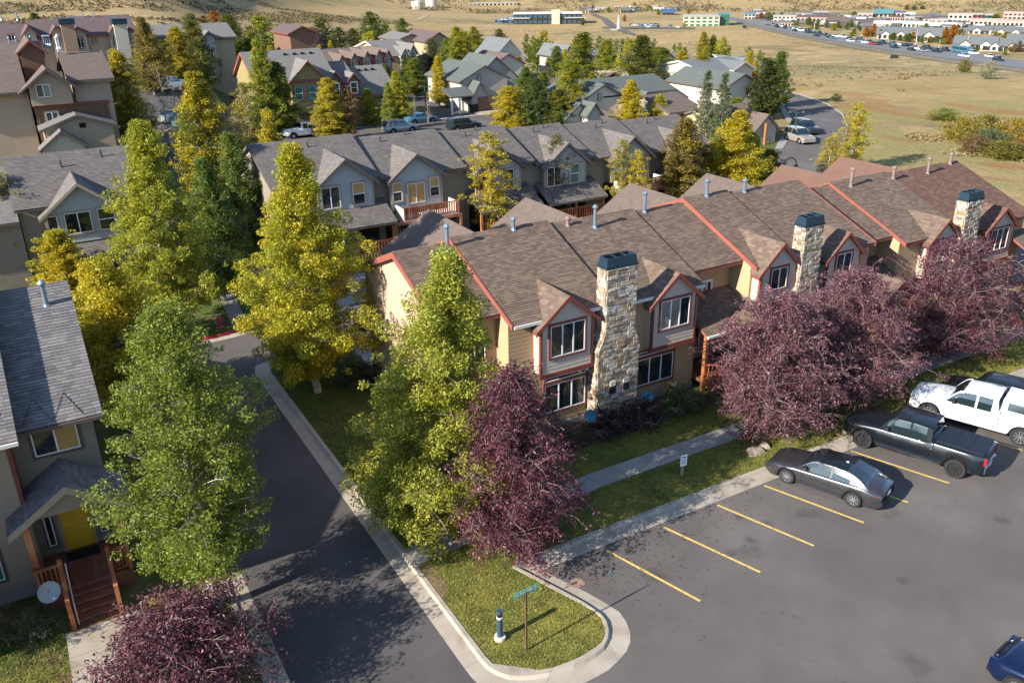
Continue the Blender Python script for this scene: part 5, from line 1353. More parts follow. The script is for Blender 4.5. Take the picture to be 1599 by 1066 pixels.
# far town trees
for i, (x, y, hp, w, c, lab) in enumerate(((1352, 58, 16, 12, OR, 'o'), (1363, 57, 20, 12, OR, 'o'), (1374, 60, 14, 12, GD, 'g'), (1394, 63, 12, 12, GD, 'g'), (1418, 66, 14, 14, GD, 'g'), (1405, 64, 10, 10, (.2, .15, .1), 'g'), (1440, 68, 14, 8, GD, 'g'), (1462, 60, 14, 12, OR, 'o'), (1475, 62, 20, 12, OR, 'o'), (1487, 60, 22, 14, OR, 'o'), (1480, 68, 12, 12, OR, 'o'),
        (1555, 58, 8, 12, YO, 'y'), (1570, 60, 10, 14, YO, 'y'), (1590, 82, 18, 10, (.2, .13, .06), 'g'), (1582, 82, 14, 10, (.25, .16, .06), 'y'), (1262, 40, 10, 6, GD, 'g'), (1276, 42, 12, 8, GD, 'g'), (1290, 44, 12, 8, GD, 'g'), (1308, 45, 12, 8, GD, 'g'), (1322, 47, 10, 8, GD, 'g'), (1333, 26, 8, 12, G2, 'g'), (1340, 46, 12, 8, GD, 'g'),
        (1415, 16, 8, 8, GD, 'g'), (1427, 16, 7, 8, GD, 'g'), (1440, 15, 6, 8, GD, 'g'), (990, 14, 10, 10, YO, 'y'), (1013, 16, 8, 12, YO, 'y'), (1028, 24, 8, 8, G2, 'g'), (950, 20, 8, 8, G2, 'g'), (1075, 22, 8, 6, OR, 'o'), (975, 34, 10, 8, OR, 'o'), (926, 16, 8, 6, GD, 'g'), (1555, 30, 8, 14, G2, 'g'), (1580, 28, 8, 16, G2, 'g'), (910, 40, 12, 10, (.2, .17, .06), 'g'), (1068, 43, 8, 6, YO, 'y'))):
    n_ = {'o': 'orange', 'g': 'green', 'y': 'yellow'}[lab]
    TOWN_TREES = globals().setdefault('TOWN_TREES', []); TOWN_TREES.append(('far', x, y, y - hp, w, c, .2, "one of the small far " + n_ + " trees among the town buildings and condos"))
# ---------------------------------------------------------------- trees
def leaves_mesh(name, C, size, rng, asp=.62, upb=.35, mt=LEAF, sizevar=.35):
    C = np.asarray(C, dtype=np.float64); N = len(C)
    n = rng.normal(size=(N, 3)); n /= np.linalg.norm(n, axis=1)[:, None]
    n[:, 2] = n[:, 2] + np.sign(n[:, 2]) * upb; n /= np.linalg.norm(n, axis=1)[:, None]
    t = np.cross(n, rng.normal(size=(N, 3))); t /= np.linalg.norm(t, axis=1)[:, None]
    b = np.cross(n, t)
    s = size * (1 + sizevar * rng.uniform(-1, 1, N))[:, None] / 2
    V = np.empty((N, 4, 3))
    V[:, 0] = C - t * s; V[:, 1] = C + b * s * asp + t * s * .1; V[:, 2] = C + t * s; V[:, 3] = C - b * s * asp + t * s * .1
    V[:, 1] += n * s * .25; V[:, 3] += n * s * .25
    me = bpy.data.meshes.new(name)
    me.vertices.add(4 * N); me.vertices.foreach_set("co", V.reshape(-1))
    me.loops.add(4 * N); me.loops.foreach_set("vertex_index", np.arange(4 * N, dtype=np.int32))
    me.polygons.add(N); me.polygons.foreach_set("loop_start", np.arange(0, 4 * N, 4, dtype=np.int32))
    me.materials.append(mt); me.update(calc_edges=True)
    return me

ENV = {
    'cotton': lambda u: min(1, (u + .14) / .34) ** .7 * (max(0, 1 - u) ** .78) * 1.18,
    'oval':   lambda u: min(1, (u + .12) / .40) ** .7 * (max(0, 1 - u) ** .5),
    'spire':  lambda u: min(1, (u + .2) / .30) ** .8 * (max(0, 1 - u) ** .85) * 1.1,
    'column': lambda u: min(1, (u + .2) / .35) ** .6 * (max(0, 1 - u ** 2.2) ** .6),
    'dome':   lambda u: min(1, (u + .25) / .5) ** .8 * (max(0, 1 - u ** 2.2) ** .55),
}
def tree_geo(seed, h, r, cb, env, nbr, nleaf, lsize, bark, leafm=LEAF, rise=.5, droop=0.0, clump=.36, twigs=True, twr=.012, trunk_r=None,
             lean=(0, 0), multi=1, cmin=.3, asp=.62, hang=0.0, extra_twig=0, clen=1.0, lvar=(.68, 1.2), lob=.55):
    """returns (trunk mesh, crown mesh) of a tree of height h and crown radius r"""
    rng = np.random.default_rng(seed); rnd = random.Random(seed); E_ = ENV[env]
    T = MB(); trunk_r = trunk_r or h * .014 + .04
    stems = []
    for s in range(multi):
        a = 2 * math.pi * s / multi + rnd.random(); sp = 0 if multi == 1 else r * .35
        pts = []
        wob = [(rnd.uniform(-1, 1) * h * .012, rnd.uniform(-1, 1) * h * .012) for _ in range(9)]
        for k in range(9):
            t = k / 8
            pts.append(Vector((lean[0] * t + math.cos(a) * sp * min(1, t * 1.4) + wob[k][0] * (t > 0), lean[1] * t + math.sin(a) * sp * min(1, t * 1.4) + wob[k][1] * (t > 0), h * .97 * t)))
        rs = [trunk_r / math.sqrt(multi) * (1 - .9 * (k / 8)) for k in range(9)]
        T.tube(pts, rs, 7); stems.append(pts)
    def stem_at(pts, t):
        f = t * 8; k = min(7, int(f)); return pts[k].lerp(pts[k + 1], f - k)
    clumps = []; az = rnd.random() * 6.28
    for i in range(nbr):
        u = (i + .5 + rnd.uniform(-.4, .4)) / nbr; u = min(.985, max(.0, u))
        t_end = cb + (1 - cb) * u
        az += 2.39996 + rnd.uniform(-.4, .4)
        L = max(.12, E_(u) * r * rnd.uniform(*lvar) * (1 + lob * mn.noise(Vector((math.cos(az) * 1.3 + seed, math.sin(az) * 1.3, u * 4.5)))))
        st = stems[i % multi]
        t0 = max(cb * .8, min(.96, t_end - rise * L / h * rnd.uniform(.7, 1.3)))
        p0 = stem_at(st, t0)
        ctr = stem_at(stems[0], t_end) if multi == 1 else Vector((lean[0] * t_end, lean[1] * t_end, 0))
        end = Vector((ctr.x + math.cos(az) * L, ctr.y + math.sin(az) * L, h * t_end - droop * L))
        mid = p0.lerp(end, .5) + Vector((0, 0, .12 * L + droop * L * .5)) + Vector((rnd.uniform(-1, 1), rnd.uniform(-1, 1), 0)) * L * .07
        P = [p0, p0.lerp(mid, .55) + Vector((0, 0, -.02 * L)), mid, mid.lerp(end, .6) + Vector((0, 0, .03 * L)), end]
        br = trunk_r * .42 * (1 - t0 * .7) * min(1, .4 + L / r)
        T.tube(P, [br * .8, br * .55, br * .38, br * .22, br * .08], 5, m=0 if i % 3 == 0 else 1, cap=False)
        nc = max(3, int((4 + 7 * L / r) * clen))
        for c in range(nc):
            s = cmin + (1 - cmin) * ((c + rnd.random()) / nc)
            f = s * 4; k = min(3, int(f)); b = P[k].lerp(P[k + 1], f - k)
            spread = L * .26 * (1.15 - s * .45) + .12
            gg = lambda: max(-1.35, min(1.35, rnd.gauss(0, 1)))
            q = b + Vector((gg() * spread, gg() * spread, gg() * .7 * spread - hang * rnd.random()))
            if q.z < h * cb * .45: q.z = h * cb * .45 + rnd.random() * .4
            clumps.append((q, clump * rnd.uniform(.55, 1.35)))
            if twigs:
                T.tube([b, b.lerp(q, .6) + Vector((0, 0, .04)), q], [twr * 1.5, twr, twr * .5], 3, m=1, cap=False)
        for c in range(extra_twig):
            s = rnd.uniform(.35, 1); f = s * 4; k = min(3, int(f)); b = P[k].lerp(P[k + 1], f - k)
            d = Vector((math.cos(az) + rnd.uniform(-1.1, 1.1), math.sin(az) + rnd.uniform(-1.1, 1.1), rnd.uniform(-.9, .8))).normalized() * rnd.uniform(.5, 1.15)
            T.tube([b, b + d * .5 + Vector((0, 0, .08)), b + d + Vector((0, 0, -.16 - droop * .4))], [twr * 1.4, twr, twr * .5], 3, cap=False)
            clumps.append((b + d * .7, clump * .5)); clumps.append((b + d + Vector((0, 0, -.16)), clump * .5))
    cc = np.array([tuple(c[0]) for c in clumps]); cr = np.array([c[1] for c in clumps])
    w = cr ** 2; idx = rng.choice(len(cc), size=nleaf, p=w / w.sum())
    d = rng.normal(size=(nleaf, 3)); d /= np.linalg.norm(d, axis=1)[:, None]
    rr = cr[idx] * rng.uniform(.25, 1.0, nleaf) ** .5
    C = cc[idx] + d * rr[:, None] * np.array([1, 1, .8])
    if hang: C[:, 2] -= rng.uniform(0, hang, nleaf) * .5
    return T.mesh("trunk", [bark, TWIG if bark is BARK_W or bark is BARK_G else bark]), leaves_mesh("crown", C, lsize, rng, asp, mt=leafm)

_geo = {}
GEO_SPECS = {  # kind: nominal height, radius
    'aspen':  (10, 1.9), 'aspen_b': (10, 1.9), 'cotton': (10, 2.7), 'sparse': (10, 1.7), 'poplar': (10, 1.15), 'round': (8, 3.0), 'purple': (7, 3.0), 'purple_b': (7, 3.0), 'bare': (9, 1.2), 'far': (8, 2.2), 'farcol': (8, 1.1), 'spruce': (9, 1.9), 'bush': (1.6, 1.5), 'bigbush': (4, 3.4)}
def geo(kind):
    if kind in _geo: return _geo[kind]
    if kind == 'aspen': g = tree_geo(101, 10, 1.9, .12, 'cotton', 95, 40000, .13, BARK_W, rise=1.5, clump=.30, lob=.4)
    elif kind == 'aspen_b': g = tree_geo(102, 10, 1.9, .10, 'oval', 90, 40000, .13, BARK_W, rise=1.4, clump=.32, lob=.4)
    elif kind == 'cotton': g = tree_geo(103, 10, 2.7, .13, 'cotton', 95, 42000, .15, BARK_G, rise=.6, clump=.40)
    elif kind == 'sparse': g = tree_geo(104, 10, 1.7, .16, 'oval', 48, 16000, .11, BARK_W, rise=.9, clump=.26, twr=.02, trunk_r=.11)
    elif kind == 'poplar': g = tree_geo(105, 10, 1.15, .06, 'column', 80, 20000, .15, BARK_G, rise=1.8, clump=.26, twigs=False)
    elif kind == 'round': g = tree_geo(106, 8, 3.0, .2, 'dome', 50, 18000, .16, BARK_G, rise=.6, clump=.5, twigs=False)
    elif kind == 'purple': g = tree_geo(107, 7, 3.0, .2, 'dome', 60, 15000, .13, BARK_P, LEAF_P, rise=.7, clump=.3, extra_twig=5, twr=.016)
    elif kind == 'purple_b': g = tree_geo(108, 7, 3.0, .2, 'dome', 60, 15000, .13, BARK_P, LEAF_P, rise=.7, clump=.3, extra_twig=5, twr=.016)
    elif kind == 'bare': g = tree_geo(109, 9, 1.2, .25, 'spire', 30, 350, .1, BARK_W, rise=1.1, clump=.2, twr=.022, trunk_r=.10)
    elif kind == 'far': g = tree_geo(110, 8, 2.2, .08, 'oval', 26, 3200, .34, BARK_G, rise=.7, clump=.5, twigs=False)
    elif kind == 'farcol': g = tree_geo(111, 8, 1.1, .05, 'column', 22, 1800, .30, BARK_G, rise=1.4, clump=.34, twigs=False)
    elif kind == 'spruce': g = tree_geo(112, 9, 1.9, .05, 'spire', 80, 10000, .17, BARK_G, rise=.1, droop=.25, clump=.26, twigs=False)
    elif kind == 'bush': g = tree_geo(113, 1.6, 1.5, .05, 'dome', 26, 3500, .10, BARK_G, rise=.8, clump=.24, twr=.008)
    elif kind == 'bigbush': g = tree_geo(114, 4, 3.4, .02, 'dome', 34, 5000, .24, BARK_G, rise=.8, clump=.5, twigs=False)
    _geo[kind] = g; return g

_used_rot = random.Random(5)
def tree(kind, base, h, r, col, yel, label, cat="tree", name="tree", group=None, g=None, nom=None):
    r *= .94
    tm, cm = g or geo(kind)
    H, Rr = nom or GEO_SPECS[kind]
    ro = link(name, None, None, tuple(base), _used_rot.random() * 6.28)
    ro.scale = (r / Rr, r / Rr, h / H); ro.empty_display_size = .3
    ro['label'] = label; ro['category'] = cat
    if group: ro['group'] = group
    t = link("trunk", tm, ro); c = link("crown", cm, ro)
    c.color = (*col, yel)
    return ro

def ptree(kind, bx, by, ty, w, col, yel, label, tx=None, dz=.08, **k):
    """tree whose foot, top and crown width are read in the photograph and stood on the ground there"""
    b = gp(bx, by, dz if by > 430 else 0)
    h = at_dist_z(tx or bx, ty, b) - b.z
    dist = (b - Vector((0, 0, CAM_H - h / 2))).length
    return tree(kind, b, max(.6, h), w / 2 / FPX * dist * 1.03, col, yel, label, **k)

# leaf colours

def hero(seed, bx, by, ty, w, kw, col, yel, label, tx=None, name="tree", cat="tree", base=None, hh=None, rr=None):
    b = base or gp(bx, by, .08)
    h = hh or at_dist_z(tx or bx, ty, b) - b.z
    dist = (b - Vector((0, 0, CAM_H - h / 2))).length
    r = rr or w / 2 / FPX * dist
    lean = kw.pop('lean', (0, 0))
    tm, cm = tree_geo(seed, h, r, lean=lean, **kw)
    ro = link(name, None, None, tuple(b)); ro['label'] = label; ro['category'] = cat
    t = link("trunk", tm, ro); c = link("crown", cm, ro); c.color = (*col, yel)
    return ro
COT = dict(cb=.12, env='cotton', nbr=95, nleaf=100000, lsize=.105, bark=BARK_W, rise=.6, clump=.42, twr=.008, clen=1.0)
hero(1, 322, 955, 478, 285, dict(COT, nleaf=80000, lsize=.092, nbr=100, cb=.17, env='oval', lob=.3, lvar=(.7, 1.12), trunk_r=.2, clump=.33, clen=1.2, twr=.008), (.205, .25, .032), .2, "large open green cottonwood with white trunk by the lane before the yellow door", tx=262, name="cottonwood_tree", rr=2.8, base=Vector((2.85, 25.9, .1)))
hero(2, 497, 612, 225, 195, dict(COT, cb=.14, nleaf=110000, lsize=.115), (.35, .36, .03), .45, "tall green tree with gold top at the corner of lane and cross street", tx=437)
hero(3, 676, 808, 398, 245, dict(COT, lean=(1.0, -.5), cb=.03, lsize=.10, nleaf=150000, nbr=130, lob=.2), (.36, .37, .05), .25, "dense olive green tree standing before the left end wall of the tan row", tx=678, rr=3.3)
hero(4, 275, 520, 188, 150, dict(COT, nbr=95, nleaf=90000, lsize=.125), (.34, .35, .035), .32, "tall yellow green tree beside the grey roofed house with tan window trim", tx=235)
hero(5, 205, 640, 405, 150, dict(COT, nbr=70, nleaf=65000, lsize=.12, env='oval', cb=.1), (.42, .38, .035), .5, "bright yellow tree behind the charcoal roof of the lower left house", tx=175)
PUR = dict(cb=.14, env='dome', nbr=110, nleaf=60000, lsize=.11, bark=BARK_P, leafm=LEAF_P, rise=.8, clump=.30, extra_twig=7, twr=.008, asp=.42, trunk_r=.12, droop=.12)
hero(11, 801, 857, 560, 180, dict(PUR, cb=.1, env='cotton', nleaf=48000), PU, 0.18, "purple leaved tree nearest the lane's street sign, overhanging the sidewalk", tx=835, name="purple_tree", rr=2.35, hh=7.6)
hero(12, 1212, 712, 475, 250, dict(PUR, nbr=130, nleaf=64000), PU2, .2, "wide purple tree by the rock, its branches over the nose of the grey sedan", tx=1235, name="purple_tree", rr=2.85, hh=6.9, base=Vector((28.2, 25.0, .1)))
hero(13, 1352, 655, 430, 190, dict(PUR, nbr=110, nleaf=52000), PU2, .16, "purple tree over the black pickup's nose, in front of the second chimney", tx=1375, name="purple_tree", rr=3.1, hh=7.0, base=Vector((33.6, 25.3, .1)))
hero(14, 1500, 610, 400, 200, dict(PUR, nbr=90, nleaf=36000), PU, .16, "purple tree in front of the third chimney, behind the white pickup", tx=1500, name="purple_tree", rr=3.0, hh=6.9, base=Vector((42.3, 25.7, .1)))
hero(15, 290, 1105, 905, 290, dict(PUR, nbr=80, nleaf=22000, lsize=.12, clump=.34, cb=.3, extra_twig=5), PU, .12, "low purple bush-like tree at the bottom edge beside the concrete footpath", name="purple_tree", base=Vector((1.15, 22.3, .08)), hh=3.4, rr=2.5)
tree('purple', (-4.6, 27.6, .1), 3.2, 1.2, PU2, .15, "small purple shrub at the left edge beside the grey satellite dish", "shrub", "purple_shrub")
tree('purple_b', (50.5, 24.0, .1), 6.8, 3.3, PU2, .16, "purple tree at the right edge of the photo in front of the end unit", "tree", "purple_tree")
tree('purple', (57.0, 24.3, .1), 6.5, 3.3, PU, .16, "purple tree beyond the white pickup, past the tan row's right end", "tree", "purple_tree")

T_ = [
 # kind, foot x, y, top y, width, colour, yellow, label
 ('sparse', 45, 470, 262, 105, OL, .35, "sparse olive tree with pale curved branches at the left edge"),
 ('aspen_b', 118, 500, 352, 92, GY, .55, "light yellow green aspen under the tan trimmed window of the left house"),
 ('sparse', 20, 235, 120, 60, OL, .3, "thin white stemmed birch cluster at the far left edge"),
 ('aspen', 208, 236, 78, 78, OL, .5, "olive gold aspen beside the brown boarded house"),
 ('aspen_b', 338, 330, 108, 96, (.12, .14, .02), .5, "broad yellow green tree right of the bare white aspens"),
 ('bare', 268, 238, 98, 30, OL, .3, "bare white aspen before the shaded parking, left of the pair"),
 ('bare', 286, 242, 118, 24, OL, .3, "bare white aspen before the shaded parking, right of the pair"),
 ('cotton', 385, 400, 205, 88, GD, .25, "dark green tree behind the gold topped corner tree"),
 ('aspen', 437, 350, 172, 60, (.2, .2, .03), .55, "narrow yellow spire rising above the left end of the second row's roof"),
 ('sparse', 398, 290, 125, 56, OL, .4, "olive tree before the left end of the brown block with red gables"),
 ('aspen', 420, 218, 62, 62, G2, .35, "tall green tree left of the large red gable"),
 ('aspen_b', 520, 224, 120, 58, YO, .5, "yellow olive aspen in front of the paired red dormers"),
 ('sparse', 549, 222, 132, 36, (.3, .15, .04), .3, "rust tinted aspen right beside the yellow olive one before the dormers"),
 ('round', 478, 197, 132, 42, GD, .1, "dark green round tree under the large red gable"),
 ('aspen_b', 578, 198, 138, 30, G2, .4, "small green tree left of the teal upper windows"),
 ('aspen', 622, 192, 112, 40, GY, .35, "light green tree at the right corner of the brown block"),
 ('aspen', 686, 168, 88, 30, OR, .8, "orange aspen on the corner lawn"),
 ('aspen', 697, 164, 116, 26, GY, .4, "small lime tree tucked beside the orange aspen"),
 ('bare', 649, 193, 150, 14, OL, .3, "leafless sapling by the silver car, left of two"),
 ('bare', 669, 193, 152, 14, OL, .3, "leafless sapling by the silver car, right of two"),
 ('sparse', 766, 372, 203, 92, OL, .62, "gold and olive aspen with white trunk between the two rows, nearest the first balcony"),
 ('sparse', 868, 345, 208, 60, (.17, .17, .05), .35, "grey green thin aspen between the rows, in front of the fourth bay"),
 ('sparse', 968, 345, 215, 50, OL, .5, "thin olive aspen left of the second balcony"),
 ('sparse', 992, 348, 232, 44, YO, .7, "yellow aspen under the second balcony"),
 ('aspen', 1062, 325, 185, 92, (.24, .18, .045), .35, "brownish olive aspen at the right end of the second row"),
 ('cotton', 1140, 312, 172, 100, (.26, .25, .02), .62, "bright yellow green tree between the rows' right ends"),
 ('aspen_b', 1195, 292, 232, 60, (.2, .19, .05), .45, "low yellow green tree by the curved road's near bend"),
 ('spruce', 1098, 222, 108, 44, GRAY, .05, "tall silvery green tree left of the cream gable, left of the pair"),
 ('spruce', 1124, 226, 112, 44, GRAY, .1, "tall silvery green tree left of the cream gable, right of the pair"),
 ('poplar', 1192, 186, 90, 44, (.10, .12, .03), .2, "dark columnar poplar in front of the cream gabled house"),
 ('poplar', 1212, 168, 80, 32, GD, .05, "dark columnar poplar nearest the top of the curved road"),
 ('sparse', 1326, 268, 158, 56, GY, .6, "yellow green aspen beside the curved road, behind the row's ridge"),
 ('sparse', 1292, 280, 212, 46, YO, .7, "yellow aspen left of the taller one at the road's edge"),
 ('aspen_b', 795, 216, 134, 66, GOLD, .45, "golden tree in front of the grey green house"),
 ('cotton', 838, 216, 122, 66, (.09, .13, .03), .2, "mid green tree right of the golden one"),
 ('aspen_b', 872, 216, 138, 60, (.18, .19, .03), .35, "lime green tree left of the cream house with green roof"),
 ('aspen', 982, 208, 126, 52, GOLD, .8, "golden aspen before the cream house with green roof"),
 ('aspen', 1027, 205, 148, 40, GY, .55, "yellow green aspen right of the golden one"),
 ('round', 1068, 195, 178, 28, (.25, .13, .03), .3, "small rust coloured tree under the long brown roof"),
 ('aspen_b', 921, 160, 112, 30, GY, .55, "yellow green tree below the plum roofed house"),
 ('cotton', 905, 165, 52, 72, (.14, .17, .02), .4, "tall bright green tree left of the plum roofed house"),
 ('aspen_b', 887, 195, 92, 56, G2, .4, "green aspen below the tall bright green tree"),
 ('cotton', 998, 150, 55, 72, (.12, .14, .02), .35, "big green tree right of the plum roofed house"),
 ('aspen_b', 1030, 140, 73, 52, G1, .3, "green tree beside the shaded parking court"),
 ('cotton', 1062, 145, 80, 56, YO, .55, "yellow tree beyond the long brown roof"),
 ('aspen_b', 1090, 148, 86, 50, (.28, .24, .03), .5, "yellow green tree right of the yellow one beyond the long brown roof"),
 ('purple', 857, 142, 104, 38, PU, .1, "dark purple tree beyond the grey green house"),
 ('poplar', 811, 130, 88, 16, (.25, .15, .03), .4, "slim rust and green tree at the grey green house's right corner"),
 ('aspen', 715, 135, 42, 44, G2, .4, "green tree behind the orange aspen"),
 ('cotton', 742, 100, 42, 40, (.16, .18, .03), .45, "yellow green tree at the head of the side street"),
 ('round', 675, 120, 60, 28, (.09, .11, .03), .25, "olive tree at the end of the gabled brown row"),
 ('round', 640, 130, 88, 34, (.08, .10, .03), .2, "dark olive tree below the slate gables"),
 ('aspen', 595, 138, 92, 30, (.2, .19, .03), .45, "yellow green tree right of the flat dormer roof"),
 ('aspen', 660, 95, 46, 16, G2, .3, "slim green tree at the slate roof's right end"),
 ('aspen_b', 312, 136, 20, 52, (.17, .18, .04), .35, "tall green tree before the buff gabled house"),
 ('aspen_b', 285, 132, 40, 46, (.26, .21, .04), .5, "yellowish tree standing against the buff end wall"),
 ('cotton', 372, 138, 22, 60, (.10, .15, .025), .3, "bright green tree right of the buff house's stone bay"),
 ('cotton', 242, 150, 26, 56, (.24, .19, .05), .35, "olive brown tree between the dark row and the buff house"),
 ('cotton', 348, 136, 34, 44, GD, .2, "dark green tree covering the lower wall of the stone bayed townhouse"),
 ('cotton', 400, 150, 60, 50, G1, .3, "mid green tree at the left end of the brown block's roof"),
 ('round', 332, 138, 80, 40, GD, .1, "low dark tree in the shade below the stone bayed townhouse"),
 ('cotton', 820, 190, 105, 50, GD, .15, "dark green tree at the grey green house's rear corner"),
 ('aspen', 848, 175, 112, 40, G1, .2, "narrow green tree before the dark purple one"),
 ('cotton', 945, 130, 62, 50, G2, .35, "broad green tree among the far roofs, left of the poplar line"),
 ('aspen_b', 868, 150, 72, 36, GD, .15, "deep green tree above the dark purple one"),
 ('aspen_b', 725, 120, 48, 46, GY, .4, "yellow green tree in the row behind the orange aspen"),
 ('cotton', 700, 128, 60, 40, G1, .3, "green tree directly behind the orange aspen's top"),
 ('aspen_b', 770, 108, 58, 40, GY, .45, "lime tree at the upper end of the side street"),
 ('cotton', 606, 160, 100, 44, GD, .2, "green tree rising behind the brown block's right end"),
 ('aspen_b', 648, 150, 90, 42, G1, .3, "green tree left of the side street's mouth"),
 ('aspen_b', 1145, 200, 152, 50, G2, .35, "green tree in front of the low brown gable near the curved road"),
 ('aspen_b', 1168, 300, 205, 50, GY, .4, "lime green tree right of the bright tree between the rows"),
 ('aspen_b', 445, 215, 95, 50, GD, .2, "dark green tree before the brown block's tall left part"),
 ('aspen_b', 610, 205, 128, 26, G2, .3, "small green tree at the brown block's right corner"),
 ('cotton', 352, 470, 245, 95, GD, .2, "dark green tree in the shade between the two tall left hand trees"),
 ('aspen_b', 312, 300, 150, 50, G2, .3, "green tree just left of the broad yellow green one"),
 ('round', 505, 600, 545, 60, GD, .05, "low dark green crown beneath the gold topped corner tree"),
 ('round', 600, 480, 420, 40, GD, .05, "small dark tree in the alley beyond the end wall"),
 ('cotton', 540, 372, 318, 50, GD, .1, "dark shrubby tree before the picket patio at the row's left end"),
 ('sparse', 90, 470, 330, 70, OL, .4, "thin olive tree rising beside the light yellow green aspen"),
 ('aspen', 235, 120, 40, 34, OL, .35, "slim olive aspen against the stone bay of the plum roofed row"),
 ('cotton', 262, 128, 62, 44, GD, .1, "dark green tree in the shade left of the buff end wall"),
 ('aspen_b', 1152, 300, 195, 60, GY, .5, "yellow green aspen merging with the bright tree between the rows"),
 ('round', 1110, 300, 215, 60, G1, .3, "green tree low between the silvery pair and the second row"),
 ('aspen', 775, 150, 125, 20, G2, .2, "small green tree at the grey house's lawn"),
 ('aspen', 65, 80, 20, 34, (.11, .15, .03), .3, "green tree rising through the dark red roofs at upper left"),
 ('aspen', 168, 94, 46, 22, (.3, .27, .03), .6, "small bright yellow tree between the stone chimneys at upper left"),
]
for kind, bx, by, ty, w, col, yel, lab in T_:
    ptree(kind, bx, by, ty, w, col, yel, lab, name="purple_tree" if kind == 'purple' else ("aspen_tree" if kind in ('aspen', 'aspen_b', 'sparse', 'bare') else ("poplar_tree" if kind == 'poplar' else "tree")))
mr_ = random.Random(77)
for i in range(60):
    x = mr_.uniform(600, 1185) if i < 34 else mr_.uniform(372, 640); y = (92 if i < 34 else 108) + (x - 600) * .03 + mr_.uniform(-14, 34); hp = mr_.uniform(28, 52); k = mr_.choice(('aspen', 'aspen_b', 'far', 'poplar', 'aspen'))
    c, nm_ = mr_.choice(((G2, 'green'), (GY, 'lime'), (G1, 'green'), (YO, 'yellow'), (GY, 'lime'), (GOLD, 'golden')))
    ptree(k, x, y, y - hp, hp * mr_.uniform(.42, .62) * (.6 if k == 'poplar' else 1), c, .35, "one of the slim " + nm_ + " trees standing between the far houses", group="slim " + nm_ + " trees between the far houses")
# belt of trees along the development's far edge
rb_ = random.Random(31)
belt = [(415, 96, 24, 60, 'far', G2), (452, 90, 34, 40, 'far', (.16, .18, .03)), (397, 100, 40, 36, 'far', (.2, .19, .03)), (505, 84, 28, 42, 'far', (.11, .15, .03)), (530, 78, 42, 34, 'far', (.13, .15, .04)), (552, 76, 44, 26, 'far', (.12, .13, .03)),
        (582, 72, 18, 44, 'far', (.11, .15, .03)), (603, 70, 36, 26, 'far', G1), (629, 66, 28, 26, 'far', GD), (780, 84, 45, 30, 'far', (.17, .16, .04)), (767, 92, 62, 34, 'far', (.25, .22, .03)),
        (822, 84, 52, 10, 'farcol', GD), (833, 92, 55, 14, 'farcol', G1), (845, 98, 57, 14, 'farcol', GD), (852, 108, 70, 16, 'farcol', G1), (863, 115, 64, 13, 'farcol', GD), (838, 112, 60, 20, 'farcol', G1),
        (898, 84, 56, 10, 'farcol', GD), (915, 80, 50, 24, 'far', (.15, .17, .02)), (935, 84, 56, 12, 'farcol', GD), (952, 84, 60, 10, 'farcol', GD), (962, 84, 61, 9, 'farcol', G1), (971, 84, 60, 9, 'farcol', GD), (979, 85, 58, 9, 'farcol', G1), (986, 86, 62, 8, 'farcol', GD),
        (1020, 92, 60, 9, 'farcol', GD), (1052, 92, 68, 8, 'farcol', GD), (1060, 98, 66, 10, 'farcol', G1), (1107, 96, 69, 8, 'farcol', GD), (1136, 98, 70, 8, 'farcol', GD), (1168, 106, 72, 12, 'farcol', GD), (1184, 116, 78, 15, 'farcol', G1),
        (108, 52, 30, 12, 'far', (.15, .11, .03)), (335, 36, 17, 22, 'far', OR), (318, 38, 24, 20, 'far', (.3, .2, .03)), (300, 38, 25, 14, 'far', (.3, .13, .03)), (352, 34, 24, 14, 'far', (.3, .14, .04)), (350, 52, 28, 16, 'far', (.15, .13, .05))]
for i, (x, by, ty, w, k, c) in enumerate(belt):
    cname = {'far': 'round crowned', 'farcol': 'narrow dark'}[k]
    hue = 'orange' if c[0] > .35 else ('yellow' if c[0] > .2 else 'green')
    if hue == 'green' and k == 'farcol': lab = "one of the narrow dark poplars planted along the development's far edge"
    elif hue == 'green': lab = "round green tree in the belt behind the far roofs"
    else: lab = "one of the " + hue + " trees at the development's far edge"
    ptree(k, x, by, ty, w, c, .25, lab, name="poplar_tree" if k == 'farcol' else "tree", group="trees along the far edge of the houses")
for (x, by, ty, w, lab) in ((470, 86, 40, 44, "plum coloured tree behind the brown gabled row, left one"), (492, 84, 44, 34, "plum coloured tree behind the brown gabled row, right one")):
    ptree('purple', x, by, ty, w, (.08, .04, .06), .0, lab, name="purple_tree")
